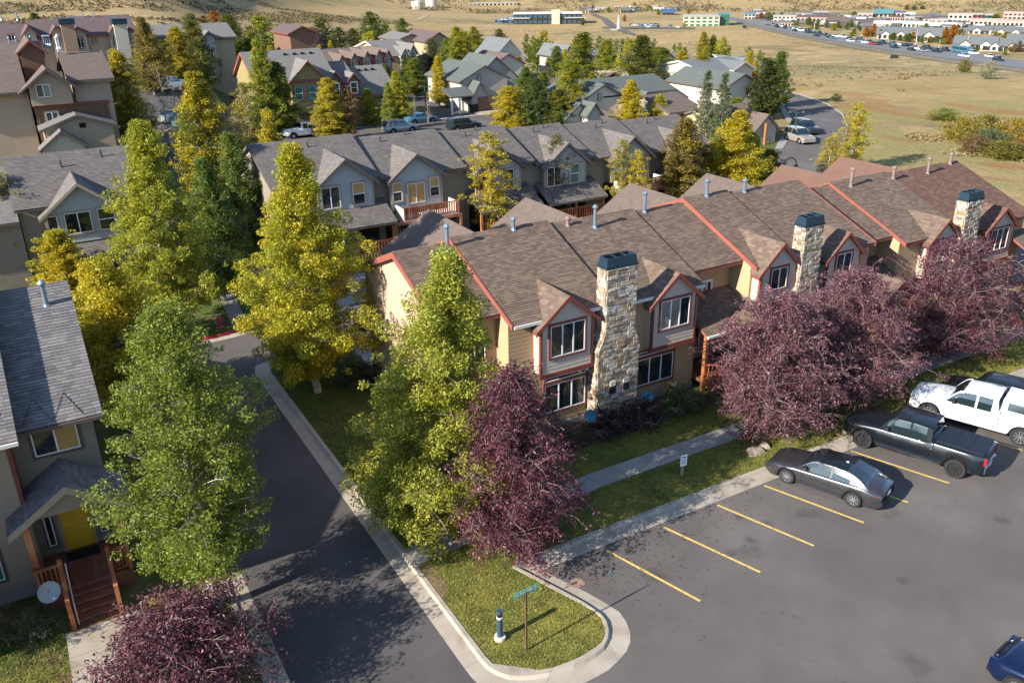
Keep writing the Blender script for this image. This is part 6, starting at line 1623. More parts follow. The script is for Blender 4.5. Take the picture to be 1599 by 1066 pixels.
# shrubs by the buildings
S_ = [((16.6, 28.9), 1.5, 1.3, (.06, .075, .02), .1, "dark green shrub at the tan row's planting bed, left of the stone chimney", 'bush'),
      ((19.0, 28.8), 1.2, 1.2, (.09, .06, .03), .1, "olive shrub below the first bay's ground floor window", 'bush'),
      ((21.6, 28.7), 1.3, 1.4, (.05, .016, .026), 0, "dark red shrub at the foot of the first stone chimney, left side", 'bush'),
      ((23.4, 28.6), 1.3, 1.4, (.06, .016, .026), 0, "dark red shrub at the foot of the first stone chimney, right side", 'bush'),
      ((25.9, 28.6), 1.4, 1.35, (.075, .13, .02), .1, "bright green shrub under the wide ground floor window", 'bush'),
      ((13.6, 39.9), 1.2, 1.5, (.05, .08, .02), .1, "dark shrub by the left end wall behind the gold topped tree", 'bush'),
      ((-2.9, 27.6), 1.0, .85, (.12, .14, .045), .1, "sage green shrub beside the concrete footpath at lower left", 'bush'),
      ((2.3, 24.8), .9, .7, (.12, .14, .04), .2, "small green shrub between the footpath and the lane", 'bush'),
      ((.95, 26.3), .8, .6, (.30, .28, .03), .6, "small yellow shrub at the right of the red steps", 'bush'),
      ((27.2, 24.6), .8, .8, (.13, .09, .04), .2, "brownish low shrub beside the lawn rock", 'bush')]
for (xy, h, r, c, yl, lab, k) in S_: tree(k, (xy[0], xy[1], .1), h, r, c, yl, lab, "shrub", "shrub")
# willows and brush of the damp hollow at right
for i, (x, y, w, hpx, c, lab) in enumerate(((1505, 113, 22, 20, (.2, .17, .04), "olive round bush in the field beside the highway"), (1541, 123, 32, 28, (.34, .33, .20), "pale silver bush in the field beside the highway"),
        (1472, 187, 44, 18, (.22, .24, .03), "yellow green bush alone left of the willow thicket"), (1500, 218, 60, 34, (.33, .26, .03), "yellow willow at the thicket's upper left"), (1535, 212, 62, 34, (.27, .22, .04), "olive gold willow at the thicket's top"),
        (1545, 232, 60, 30, (.14, .17, .08), "grey green willow in the middle of the thicket"), (1588, 220, 60, 34, (.36, .25, .03), "golden willow at the right edge of the thicket"), (1520, 238, 50, 28, (.24, .15, .06), "brown willow at the thicket's lower left"),
        (1568, 246, 70, 26, (.22, .20, .03), "yellow green willow along the thicket's lower edge"), (1600, 242, 60, 26, (.30, .16, .05), "rust brown willow at the lower right of the thicket"), (1305, 158, 16, 12, (.1, .12, .04), "small dark bush beside the curved road"))):
    ptree('bigbush', x, y, y - hpx, w, c, .2, lab, cat="bush", name="willow_bush")
# ---------------------------------------------------------------- vehicles
def paint(name, c, rough=.25, metal=.35, coat=.7):
    return mat(name, c, rough, .04, 1, metal=metal, spec=.5, coat=coat)
P_GREY = paint("paint_grey", (.065, .065, .072), .22, .6); P_BLACK = paint("paint_black", (.010, .014, .018)); P_WHITE = paint("paint_white", (.72, .74, .76), .3, 0); P_NAVY = paint("paint_navy", (.003, .013, .05))
P_SILV = paint("paint_silver", (.32, .33, .33), .35, .5); P_BLUE = paint("paint_blue", (.08, .20, .30)); P_RED = paint("paint_red", (.45, .03, .03)); P_DARK = paint("paint_dark", (.03, .035, .04)); P_TAN = paint("paint_tan", (.34, .30, .26))
CAR_GLASS = mat("car_glass", (.012, .022, .026), .04, 0, spec=1.0, coat=.5)
TYRE = mat("tyre", (.022, .022, .022), .85, .2, 8); RIM = mat("rim_alloy", (.45, .46, .48), .3, .1, 4, metal=.8); RIM_K = mat("rim_black", (.035, .035, .038), .4, .1, 4, metal=.5)
CHROME = mat("chrome", (.6, .62, .64), .15, 0, metal=1.0); TAIL = mat("tail_lamp", (.40, .01, .015), .2, 0, spec=.6); HEADL = mat("head_lamp", (.5, .5, .48), .1, 0, spec=.8); PLATE = mat("licence_plate", (.55, .58, .60), .5, 0)
BEDC = mat("bed_cover", (.012, .018, .028), .5, .1, 3); RUBBER = mat("black_plastic", (.018, .018, .018), .7, .1, 4)

def interp(tab, x):
    if x <= tab[0][0]: return tab[0][1]
    for (a, b), (c, d) in zip(tab, tab[1:]):
        if x <= c:
            t = (x - a) / (c - a); t = t * t * (3 - 2 * t) * .5 + t * .5
            return b + (d - b) * t
    return tab[-1][1]

CARS = {
 'sedan': dict(L=4.88, W=1.84, wr=.34, ax=(-1.38, 1.44), belt=[(-2.44, .86), (-1.6, .98), (0, .93), (1.2, .88), (2.0, .78), (2.44, .62)], top=[(-2.44, .88), (-2.2, 1.06), (-1.7, 1.08), (0, 1.0), (1.0, .98), (1.9, .86), (2.30, .72), (2.44, .6)],
               gh=(-1.95, -.85, .20, 1.08), roof=1.44, tum=.70, low=.20, pil=[-.36], sail=.55),
 'suv': dict(L=4.7, W=1.9, wr=.37, ax=(-1.35, 1.40), belt=[(-2.35, 1.05), (0, 1.05), (1.3, 1.0), (2.35, .85)], top=[(-2.35, 1.07), (-1.7, 1.12), (0, 1.1), (1.1, 1.08), (2.0, 1.0), (2.35, .75)],
               gh=(-2.28, -1.85, .25, 1.0), roof=1.72, tum=.76, low=.26, pil=[-.45, -1.35], sail=.0),
 'pickup': dict(L=6.0, W=2.04, wr=.44, ax=(-1.93, 2.03), belt=[(-3.0, 1.34), (-.9, 1.34), (-.5, 1.25), (1.3, 1.23), (3.0, 1.08)], top=[(-3.0, 1.38), (-.9, 1.38), (1.35, 1.30), (2.6, 1.24), (3.0, 1.1)],
               gh=(-.82, -.70, .72, 1.42), roof=1.92, tum=.78, low=.42, pil=[.12], sail=.0, bed=True),
}
def ring_w(s, L, W):
    e = abs(s) / (L / 2); return W / 2 * (1 - .16 * max(0, (e - .72) / .28) ** 2.2)

def build_car(kind, body, rim, label, loc, ang, cat="car", name="parked_car", full=True, rimdark=False, cap=None, group=None, front_amber=False, lift=0, roofm=None):
    S = CARS[kind]; L, W, wr = S['L'], S['W'], S['wr']; ax = S['ax']
    R = Root(name, label, cat, loc, ang, group, world=False)
    n = 64 if full else 26
    m = MB(); ys = [-L / 2 + L * i / (n - 1) for i in range(n)]; rings = []
    for y in ys:
        w = ring_w(y, L, W); e = abs(y) / (L / 2)
        lo = S['low'] + lift + max(0, (e - .9) / .1) * .12
        for a in ax:
            d = abs(y - a); R_ = wr + .075
            if d < R_: lo = max(lo, wr + math.sqrt(R_ * R_ - d * d))
        zb = interp(S['belt'], y); zt = interp(S['top'], y)
        zmid = max(lo + .03, min(zb - .16, .62)); zsh = max(zmid + .03, zb - .06)
        half = [(w * .95, lo), (w * 1.0, max(lo + .015, lo * .6 + zmid * .4)), (w * 1.005, zmid), (w * .985, zsh), (w * .93, zb), (w * .80, zb + (zt - zb) * .55 + .01), (w * .45, zt), (0, zt + .012)]
        rings.append([(x, y, z) for x, z in half] + [(-x, y, z) for x, z in reversed(half[:-1])])
    k = len(rings[0])
    vs = [p for r in rings for p in r]; fs = []
    for i in range(n - 1):
        for j in range(k - 1): fs.append((i * k + j, i * k + j + 1, (i + 1) * k + j + 1, (i + 1) * k + j))
    m.add(vs, fs); m.add(rings[0], [tuple(range(k))]); m.add(rings[-1], [tuple(reversed(range(k)))])
    b = R.part("body", m, body, smooth=False)
    b.data.polygons.foreach_set("use_smooth", [i < len(fs) for i in range(len(b.data.polygons))])
    R.part("underbody", MB().box(-W * .42, W * .42, -L / 2 + .25, L / 2 - .25, S['low'] + lift - .04, .72), RUBBER)
    g0, g1, g2, g3 = S['gh']; zr = S['roof']; prev = None
    def roofz(y):
        zb = interp(S['belt'], y)
        if y < g1: t = (y - g0) / (g1 - g0); return zb + (zr - .03 - zb) * math.sin(min(1, max(0, t)) * math.pi / 2) ** (1.0 if S['sail'] else .8)
        if y > g2: t = (g3 - y) / (g3 - g2); return zb + (zr - .02 - zb) * math.sin(min(1, max(0, t)) * math.pi / 2) ** 1.05
        u = (y - g1) / (g2 - g1); return zr - .03 + .035 * math.sin(u * math.pi)
    yy = [g0 + (g3 - g0) * i / 22 for i in range(23)] if full else [g0, (g0 + g1) / 2, g1, (g1 + g2) / 2, g2, (g2 + g3) / 2, g3]
    G = []
    for y in yy:
        w = ring_w(y, L, W); zb = interp(S['belt'], y) - .01; z = roofz(y); t = (z - zb) / (zr - zb)
        wt = w * (.92 + (S['tum'] - .92) * t)
        e = [(w * .925, zb), (w * .925 + (wt - w * .925) * .5 + .012, zb + (z - zb) * .5), (wt, zb + (z - zb) * .93), (wt * .88, z), (0, z + .02)]
        G.append([(x, y, q) for x, q in e] + [(-x, y, q) for x, q in reversed(e[:-1])])
    k = len(G[0]); m = MB(); vs = [p for r in G for p in r]
    m.add(vs, [(i * k + j, i * k + j + 1, (i + 1) * k + j + 1, (i + 1) * k + j) for i in range(len(G) - 1) for j in range(k - 1)])
    m.add(G[0], [tuple(range(k))]); m.add(G[-1], [tuple(reversed(range(k)))])
    R.part("windows", m, CAR_GLASS, smooth=False)
    # roof skin
    m = MB(); yr_ = [g1 - .04 + (g2 - g1 + .08) * i / 8 for i in range(9)]; rr = []
    for y in yr_:
        w = ring_w(y, L, W); z = roofz(min(g2, max(g1, y))); wt = w * S['tum']
        rr.append([(x, y, q) for x, q in ((wt + .016, z - .055), (wt * .99, z - .012), (wt * .86, z + .012), (0, z + .032), (-wt * .86, z + .012), (-wt * .99, z - .012), (-wt - .016, z - .055))])
    m.add([p for r in rr for p in r], [(i * 7 + j, i * 7 + j + 1, (i + 1) * 7 + j + 1, (i + 1) * 7 + j) for i in range(8) for j in range(6)])
    R.part("roof", m, roofm or body, smooth=True)
    def sidept(y, f, out=.014):
        w = ring_w(y, L, W); zb = interp(S['belt'], y); z = roofz(y); t = (z - zb) / (zr - zb); wt = w * (.92 + (S['tum'] - .92) * t)
        return (w * .925 + (wt - w * .925) * f + out, y, zb + (z - zb) * f)
    for sx in (-1, 1):
        pm = MB()
        def strip(a, b2, c, d):
            pm.add([(sx * p[0], p[1], p[2]) for p in (a, b2, c, d)], [(0, 1, 2, 3)])
        for y in S['pil']:
            strip(sidept(y - .045, 0), sidept(y + .045, 0), sidept(y + .045, .96), sidept(y - .045, .96))
        N_ = 8
        for i in range(N_):   # windshield pillar
            a, b2 = g3 - (g3 - g2) * i / N_, g3 - (g3 - g2) * (i + 1) / N_
            strip(sidept(a, .86), sidept(a, 1.0), sidept(b2, 1.0), sidept(b2, .86))
            a, b2 = g0 + (g1 - g0) * i / N_, g0 + (g1 - g0) * (i + 1) / N_
            lo_ = .0 if S['sail'] and i < N_ * .75 else .8
            if kind != 'sedan': lo_ = 0.0
            strip(sidept(a, lo_), sidept(a, 1.0), sidept(b2, 1.0), sidept(b2, lo_))
        if S.get('bed'): strip(sidept(g1, 0), sidept(g1 + .16, 0), sidept(g1 + .16, .98), sidept(g1, .98))
        R.part("pillars", pm, body)
        if kind == 'sedan' or kind == 'pickup':   # bright or dark window line
            q = MB()
            for i in range(10):
                a, b2 = g0 + .5 * (S['sail'] > 0) + (g3 - g0 - .6) * i / 10, g0 + .5 * (S['sail'] > 0) + (g3 - g0 - .6) * (i + 1) / 10
                A, B_ = sidept(a, 0, .02), sidept(b2, 0, .02); q.bar((sx * A[0], A[1], A[2] + .01), (sx * B_[0], B_[1], B_[2] + .01), .012, .022)
            if full: R.part("window_trim", q, CHROME if kind == 'sedan' else RUBBER)
    # wheels
    for a in ax:
        for sx in (-1, 1):
            w = ring_w(a, L, W); xo = sx * (w - .02 + (.05 if kind == 'pickup' else 0)); xi = sx * (w - .27)
            q = MB(); N_ = 24 if full else 10
            o = len(q.v)
            prof = [(xi, wr * .6), (xi, wr * .96), ((xi * .8 + xo * .2), wr), ((xi * .2 + xo * .8), wr), (xo, wr * .95), (xo, wr * .64)]
            for i in range(N_):
                th = 2 * math.pi * i / N_
                for x, r_ in prof: q.v.append((x, a + r_ * math.cos(th), wr + r_ * math.sin(th)))
            for i in range(N_):
                for j in range(5): q.f.append((i * 6 + j, i * 6 + j + 1, ((i + 1) % N_) * 6 + j + 1, ((i + 1) % N_) * 6 + j)); q.m.append(0)
            wh = R.part("wheel", q, TYRE)
            q = MB(); rr_ = wr * .66
            q.tube([(xo - sx * .06, a, wr), (xo - sx * .05, a, wr)], [rr_, rr_], N_, m=1)
            sp = 10 if not rimdark else 8
            if full:
                for i in range(sp):
                    th = 2 * math.pi * i / sp
                    q.bar((xo - sx * .02, a + .05 * math.cos(th), wr + .05 * math.sin(th)), (xo - sx * .03, a + rr_ * .97 * math.cos(th), wr + rr_ * .97 * math.sin(th)), .035, .035, up=(1, 0, 0))
                for i in range(N_):
                    t1, t2 = 2 * math.pi * i / N_, 2 * math.pi * (i + 1) / N_
                    q.bar((xo - sx * .015, a + rr_ * math.cos(t1), wr + rr_ * math.sin(t1)), (xo - sx * .015, a + rr_ * math.cos(t2), wr + rr_ * math.sin(t2)), .03, .03, up=(1, 0, 0))
            else: q.tube([(xo - sx * .04, a, wr), (xo - sx * .01, a, wr)], [rr_ * .8, rr_ * .7], 8)
            q.tube([(xo - sx * .04, a, wr), (xo - sx * .005, a, wr)], [.07, .06], 8)
            R.part("rim", q, [rim, RUBBER], wh)
    if full:
        lw = W / 2
        hl = 1.08 if kind == 'pickup' else .70; fl = L / 2
        for sx in (-1, 1):
            z = interp(S['belt'], fl - .25)
            R.part("headlight", MB().hexa([(sx * lw * .50, fl - .10, z - .18), (sx * lw * .86, fl - .32, z - .18), (sx * lw * .86, fl - .40, z - .18), (sx * lw * .5, fl - .3, z - .18), (sx * lw * .50, fl - .08, z - .04), (sx * lw * .90, fl - .30, z - .03), (sx * lw * .88, fl - .45, z - .03), (sx * lw * .5, fl - .3, z - .04)]), HEADL)
            zr_ = interp(S['belt'], -fl + .15)
            if kind == 'pickup': R.part("taillight", MB().box(sx * lw * .70, sx * lw * .86, -fl - .03, -fl + .16, zr_ - .42, zr_ - .08) if sx > 0 else MB().box(-lw * .86, -lw * .70, -fl - .03, -fl + .16, zr_ - .42, zr_ - .08), TAIL)
            else: R.part("taillight", MB().hexa([(sx * lw * .45, -fl - .015, zr_ - .16), (sx * lw * .855, -fl + .1, zr_ - .16), (sx * lw * .93, -fl + .40, zr_ - .10), (sx * lw * .5, -fl + .1, zr_ - .14), (sx * lw * .45, -fl - .01, zr_ - .04), (sx * lw * .87, -fl + .08, zr_ - .03), (sx * lw * .945, -fl + .42, zr_ - .04), (sx * lw * .5, -fl + .12, zr_ - .03)]), TAIL)
            R.part("mirror", MB().hexa([(sx * (lw * .93), g3 - .42, 1.0 + (S['roof'] - 1.45) * .55), (sx * (lw * 1.12), g3 - .46, 1.0 + (S['roof'] - 1.45) * .55), (sx * (lw * 1.12), g3 - .30, 1.0 + (S['roof'] - 1.45) * .55), (sx * (lw * .93), g3 - .3, 1.0 + (S['roof'] - 1.45) * .55)] +
                                        [(sx * (lw * .93), g3 - .42, 1.14 + (S['roof'] - 1.45) * .65), (sx * (lw * 1.1), g3 - .44, 1.15 + (S['roof'] - 1.45) * .65), (sx * (lw * 1.1), g3 - .32, 1.13 + (S['roof'] - 1.45) * .65), (sx * (lw * .93), g3 - .3, 1.13 + (S['roof'] - 1.45) * .65)]), body if kind != 'pickup' else RUBBER)
            # doors: seams and handles
            seams = MB(); ys_ = [S['pil'][0], g2 + .55 * (g3 - g2) + .12, g0 + (.75 if kind == 'sedan' else .25)]
            for y in ys_:
                w = ring_w(y, L, W)
                lo = S['low'] + .14
                for a in ax:
                    d = abs(y - a)
                    if d < wr + .1: lo = wr + math.sqrt(max(0, (wr + .1) ** 2 - d * d)) + .03
                seams.box(sx * w * 1.003 - .004, sx * w * 1.003 + .004, y - .007, y + .007, lo, interp(S['belt'], y) - .08)
            R.part("door_seams", seams, DARK)
            for y in ys_[:1] + [ys_[2]]:
                R.part("door_handle", MB().box(sx * W / 2 - .02, sx * W / 2 + .03, y + .09, y + .28, interp(S['belt'], y) - .2, interp(S['belt'], y) - .165), CHROME if kind != 'pickup' else RUBBER)
            R.part("sill", MB().bar((sx * (W / 2 + (.05 if kind == 'pickup' else 0)), ax[0] + wr + .12, S['low'] + .02), (sx * (W / 2 + (.05 if kind == 'pickup' else 0)), ax[1] - wr - .12, S['low'] + .02), .10 if kind == 'pickup' else .03, .05), CHROME)
        R.part("front_bumper", MB().box(-lw * .8, lw * .8, fl - .16, fl + .03, .32, .52), RUBBER if kind != 'pickup' else CHROME)
        R.part("rear_bumper", MB().box(-lw * .84, lw * .84, -fl - .05, -fl + .14, .42 if kind != 'pickup' else .55, .56 if kind != 'pickup' else .75), RUBBER if kind != 'pickup' else CHROME)
        R.part("grille", MB().box(-lw * .42, lw * .42, fl - .05, fl + .02, .58, interp(S['belt'], fl - .1) - .06), RUBBER)
        R.part("licence_plate", MB().box(-.16, .16, -fl - .06, -fl - .02, .62, .78), PLATE)
        if kind == 'sedan':
            R.part("roof_antenna", MB().hexa([(-.04, -.75, 1.43), (.04, -.75, 1.43), (.04, -.55, 1.43), (-.04, -.55, 1.43), (-.01, -.74, 1.50), (.01, -.74, 1.50), (.02, -.6, 1.45), (-.02, -.6, 1.45)]), P_SILV)
        if S.get('bed'):
            if cap is None:
                R.part("bed_cover", MB().box(-.84, .84, -2.86, -.98, 1.36, 1.425), BEDC)
                for k in range(1, 3): R.part("bed_cover_fold", MB().box(-.84, .84, -2.86 + k * .63 - .01, -2.86 + k * .63 + .01, 1.425, 1.44), RUBBER)
            else:
                c0 = MB().hexa([(-.93, -2.93, 1.36), (.93, -2.93, 1.36), (.93, -.9, 1.36), (-.93, -.9, 1.36), (-.76, -2.8, 1.98), (.76, -2.8, 1.98), (.78, -.92, 2.0), (-.78, -.92, 2.0)])
                cp = R.part("camper_shell", c0, cap)
                for sx in (-1, 1):
                    def Q(y, t): return (sx * (.93 - .16 * t + .008), y, 1.36 + .63 * t)
                    wv = MB(); pts = [Q(-2.65, .25), Q(-1.15, .25), Q(-1.15, .82), Q(-2.6, .82)]
                    wv.add(pts, [(0, 1, 2, 3)]); R.part("shell_window", wv, CAR_GLASS, cp)
            R.part("cab_gap", MB().box(-W / 2 - .004, W / 2 + .004, -.935, -.90, .6, 1.39), DARK)
    return R

def put_car(kind, px, py, side_x, ang, *a, **k): pass
VD = Vector((-.335, .942))        # nose direction of the angled bays
va = math.atan2(-VD.x, VD.y)
def bay(x1, y1, x2, y2, W, ax):
    """centre from the two near side wheel contacts (front, rear)"""
    f = Vector((x1, y1)); r = Vector((x2, y2)); d = (f - r).normalized(); s = Vector((d.y, -d.x))
    mid = (f + r) / 2 + s * (W / 2 - .05); off = (ax[0] + ax[1]) / 2
    c = mid - d * off; return (c.x, c.y, 0), math.atan2(-d.x, d.y)
loc, an = bay(25.68, 21.34, 26.66, 18.69, 1.84, CARS['sedan']['ax'])
build_car('sedan', P_GREY, RIM, "dark grey metallic sedan parked nose-in beside the kerb, nearest the empty bays", loc, an, roofm=P_BLACK)
loc, an = bay(30.85, 21.69, 32.15, 17.92, 2.04, CARS['pickup']['ax'])
build_car('pickup', P_BLACK, RIM_K, "black pickup with dark bed cover and black wheels, between sedan and white pickup", loc, an, cat="pickup truck", name="pickup_truck", rimdark=True)
loc, an = bay(35.72, 21.79, 37.11, 18.09, 2.04, CARS['pickup']['ax'])
build_car('pickup', P_WHITE, RIM, "white crew cab pickup with a white camper shell beyond the black pickup", loc, an, cat="pickup truck", name="pickup_truck", cap=P_WHITE)
build_car('suv', P_BLACK, RIM, "black station wagon with roof rails behind the white pickup at the right edge", (39.4, 20.9, 0), an, cat="suv")
build_car('suv', P_NAVY, RIM, "dark blue suv cut off by the bottom right corner of the picture", (23.8, 8.1, 0), rad(8), cat="suv")
# cars on the far streets
def pcar(kind, x, y, ang, body, lab, rim=RIM, **k):
    b = gp(x, y); return build_car(kind, body, rim, lab, tuple(b), rad(ang), full=False, **k)
pcar('suv', 625, 207, -90, P_SILV, "silver hatchback on the far street in front of the brown block")
pcar('sedan', 657, 192, -85, P_BLUE, "pale blue sedan parked by the two leafless saplings")
pcar('suv', 724, 203, -90, P_DARK, "dark van on the far street behind the second row's ridge", cat="van")
pcar('pickup', 478, 214, -90, P_WHITE, "white pickup on the far street with a dark load", cat="pickup truck", name="pickup_truck")
pcar('suv', 512, 212, -90, P_DARK, "long dark vehicle right of the white pickup on the far street", cat="van")
pcar('pickup', 264, 142, -60, P_WHITE, "white pickup parked in the shaded lot before the buff house", cat="pickup truck", name="pickup_truck")
pcar('sedan', 276, 190, -50, P_SILV, "silver sedan seen between the bare aspens' trunks")
pcar('suv', 298, 198, -50, P_BLUE, "blue suv in the shaded lot, right of the silver sedan")
pcar('suv', 1247, 222, 165, P_TAN, "tan suv parked by the kerb of the curved road, nearer one")
pcar('suv', 1256, 208, 165, P_DARK, "dark suv parked ahead of the tan one on the curved road")
pcar('suv', 937, 123, -60, P_WHITE, "white suv in the shaded court between green trees")
pcar('sedan', 860, 100, -60, P_BLUE, "pale blue car between the dark poplars")
pcar('sedan', 1074, 183, -60, P_WHITE, "white car half hidden under the long brown roof's right eave")
pcar('sedan', 1035, 122, -60, P_SILV, "silver car in front of the yellow tree's parking court")
for t in TOWN_TREES: ptree(*t[:7], t[7], group="far " + ("orange" if "orange" in t[7] else "yellow" if "yellow" in t[7] else "green") + " trees of the town")
tr_ = random.Random(8)
for i in range(60):
    x = tr_.uniform(1180, 1599); y = 34 + (x - 1180) * .05 + tr_.uniform(-9, 22 + (x - 1180) * .03)
    if y > interp(HW_L, x) - 4: y = interp(HW_L, x) - 4 - tr_.random() * 5
    c, nm_ = tr_.choice(((GD, 'green'), (G1, 'green'), (GD, 'green'), (OR, 'orange'), (YO, 'yellow')))
    ptree('far', x, y, y - tr_.uniform(6, 12), tr_.uniform(6, 12), c, .2, "one of the small far " + nm_ + " trees among the town buildings and condos", group="far " + nm_ + " trees of the town")
# ---------------------------------------------------------------- highway traffic
traf = [(1206, 40, 'S', 0), (1213, 43, 'D', 1), (1221, 42, 'W', 0), (1226, 45, 'D', 1), (1233, 47, 'S', 0), (1241, 49, 'D', 0), (1242, 46.5, 'W', 2), (1250, 49, 'W', 2), (1262, 52, 'D', 0), (1262, 49.5, 'D', 1), (1275, 57, 'D', 0), (1273, 53, 'D', 0), (1279, 54, 'D', 1), (1290, 56, 'D', 0), (1295, 59, 'D', 0), (1300, 61, 'B', 0), (1304, 58, 'W', 0), (1316, 59, 'W', 1),
        (1327, 62, 'D', 0), (1328, 65.5, 'W', 0), (1343, 64, 'D', 1), (1346, 66, 'S', 0), (1352, 68, 'W', 0), (1358, 67, 'D', 0), (1362, 70, 'R', 0), (1371, 70, 'D', 0), (1378, 68.5, 'D', 1), (1394, 71, 'D', 1), (1396, 75, 'D', 1), (1406, 71, 'W', 0), (1414, 72.5, 'D', 0), (1422, 73, 'D', 0), (1428, 76, 'T', 0), (1423, 79, 'D', 0), (1436, 78, 'W', 0), (1441, 81, 'S', 0), (1448, 76.5, 'D', 1), (1462, 81.5, 'D', 1), (1476, 80, 'D', 1), (1501, 83, 'BUS', 0), (1505, 89, 'W', 0), (1519, 85, 'W', 1), (1546, 90, 'W', 0), (1558, 95, 'D', 1)]
cols = {'S': P_SILV, 'D': P_DARK, 'W': P_WHITE, 'B': P_BLUE, 'R': P_RED, 'T': P_TAN}
cn = {'S': 'silver', 'D': 'dark', 'W': 'white', 'B': 'blue', 'R': 'red', 'T': 'tan'}
LOC = Root("x", None, None); protos = {}
bpy.data.objects.remove(LOC.o)
def far_car_mesh(c, suv):
    key = (c, suv)
    if key in protos: return protos[key]
    m = MB(); L, W, h1, h2 = (4.6, 1.8, .85, 1.4) if not suv else (4.9, 1.95, 1.0, 1.8)
    m.hexa([(-W / 2, -L / 2, .25), (W / 2, -L / 2, .25), (W / 2, L / 2, .25), (-W / 2, L / 2, .25), (-W / 2 * .96, -L / 2 * .97, h1), (W / 2 * .96, -L / 2 * .97, h1), (W / 2 * .96, L / 2 * .95, h1 * .9), (-W / 2 * .96, L / 2 * .95, h1 * .9)], 0)
    a, b = (-L * .38, L * .20) if not suv else (-L * .47, L * .22)
    m.hexa([(-W / 2 * .9, a, h1 * .98), (W / 2 * .9, a, h1 * .98), (W / 2 * .9, b, h1 * .95), (-W / 2 * .9, b, h1 * .95), (-W / 2 * .72, a + .45, h2 - .06), (W / 2 * .72, a + .45, h2 - .06), (W / 2 * .72, b - .7, h2 - .06), (-W / 2 * .72, b - .7, h2 - .06)], 1)
    m.box(-W / 2 * .72, W / 2 * .72, a + .45, b - .7, h2 - .055, h2, 0)
    for yy in (-L * .3, L * .3):
        for sx in (-1, 1): m.tube([(sx * W / 2 * .8, yy, .32), (sx * W / 2 * 1.01, yy, .32)], [.32, .32], 8, m=2)
    protos[key] = m.mesh("car", [cols[c], CAR_GLASS, TYRE]); return protos[key]
def hw_dir(px):
    a = gp(px - 12, interp(HW_R, px - 12) - 5); b = gp(px + 12, interp(HW_R, px + 12) - 5); return math.atan2(-(b.x - a.x), b.y - a.y)
for x, y, c, s in traf:
    b = gp(x, y, .15); a = hw_dir(x)
    if c == 'BUS':
        R = Root("bus", "blue bus on the highway beyond the dry field", "bus", tuple(b), a, world=False)
        R.part("body", MB().box(-1.3, 1.3, -6, 6, .4, 3.2), P_BLUE)
        for k in range(6):
            R.part("window", MB().box(-1.32, 1.32, -5.6 + k * 1.9, -4.1 + k * 1.9, 1.6, 2.6), CAR_GLASS)
        for yy in (-3.8, 3.8):
            for sx in (-1, 1): R.part("wheel", MB().tube([(sx * 1.0, yy, .5), (sx * 1.33, yy, .5)], [.5, .5], 10), TYRE)
        continue
    kd = 'suv' if s else 'car'
    o = link("highway_car", far_car_mesh(c, s), None, tuple(b), a)
    o.scale = (1.12, 1.12, 1.12)
    o['label'] = "one of the small " + cn[c] + " " + kd + "s in the far highway traffic"; o['category'] = kd; o['group'] = cn[c] + " " + kd + "s on the highway"
pk = random.Random(4)
spots = [(pk.uniform(1180, 1590), 0) for _ in range(70)] + [(985 + i * 5.2, 40.2 + (i % 2) * .6) for i in range(9)] + [(1003 + i * 8, 43.0) for i in range(4)] + [(1045, 43), (1058, 43.6), (1162, 44), (1187, 45)] + [(775 + i * 5, 35 + (i % 2) * 1.4) for i in range(6)] + [(784 + i * 5, 31.5) for i in range(3)]
for x, y in spots:
    if y == 0: y = 27 + (x - 1180) * .02 + pk.uniform(-3, 12)
    b = gp(x, y, .15); c = pk.choice('SWWDDSB')
    o = link("parked_car", far_car_mesh(c, pk.random() < .5), None, tuple(b), pk.choice((rad(-30), rad(60))))
    o['label'] = "one of the tiny " + cn[c] + " cars parked around the far town's buildings"; o['category'] = "car"; o['group'] = cn[c] + " cars parked in the far town"
# utility box, light poles by the highway
b = gp(1396, 91); R = Root("utility_box", "dark steel trough standing alone in the dry field below the highway", "box", tuple(b), rad(-35), world=False)
R.part("box", MB().hexa([(-1.5, -.8, -.2), (1.5, -.8, -.2), (1.7, .8, -.2), (-1.7, .8, -.2), (-1.3, -.7, 1.4), (1.8, -.7, 1.2), (1.9, .7, 1.2), (-1.3, .7, 1.4)]), METAL_D); R.part("lid", MB().hexa([(-1.4, -.8, 1.4), (1.9, -.8, 1.2), (2.0, .8, 1.2), (-1.4, .8, 1.4), (-1.3, -.7, 1.5), (1.8, -.7, 1.3), (1.9, .7, 1.3), (-1.3, .7, 1.5)]), RUST)
for i, (x, yb_, yt) in enumerate(((1429, 72, 48), (1465, 80, 62), (1497, 76, 52), (1345, 57, 44), (1271, 48, 36), (1509, 78, 56))):
    b = gp(x, yb_); h = at_dist_z(x, yt, b) - b.z
    R = Root("light_pole", "one of the tall grey light poles along the highway", "light pole", tuple(b), world=False, group="light poles along the highway")
    R.part("pole", MB().tube([(0, 0, 0), (0, 0, h)], [.22, .14], 6), GREYW); R.part("arm", MB().bar((0, 0, h), (1.8, 0, h + .2), .12, .12), GREYW)
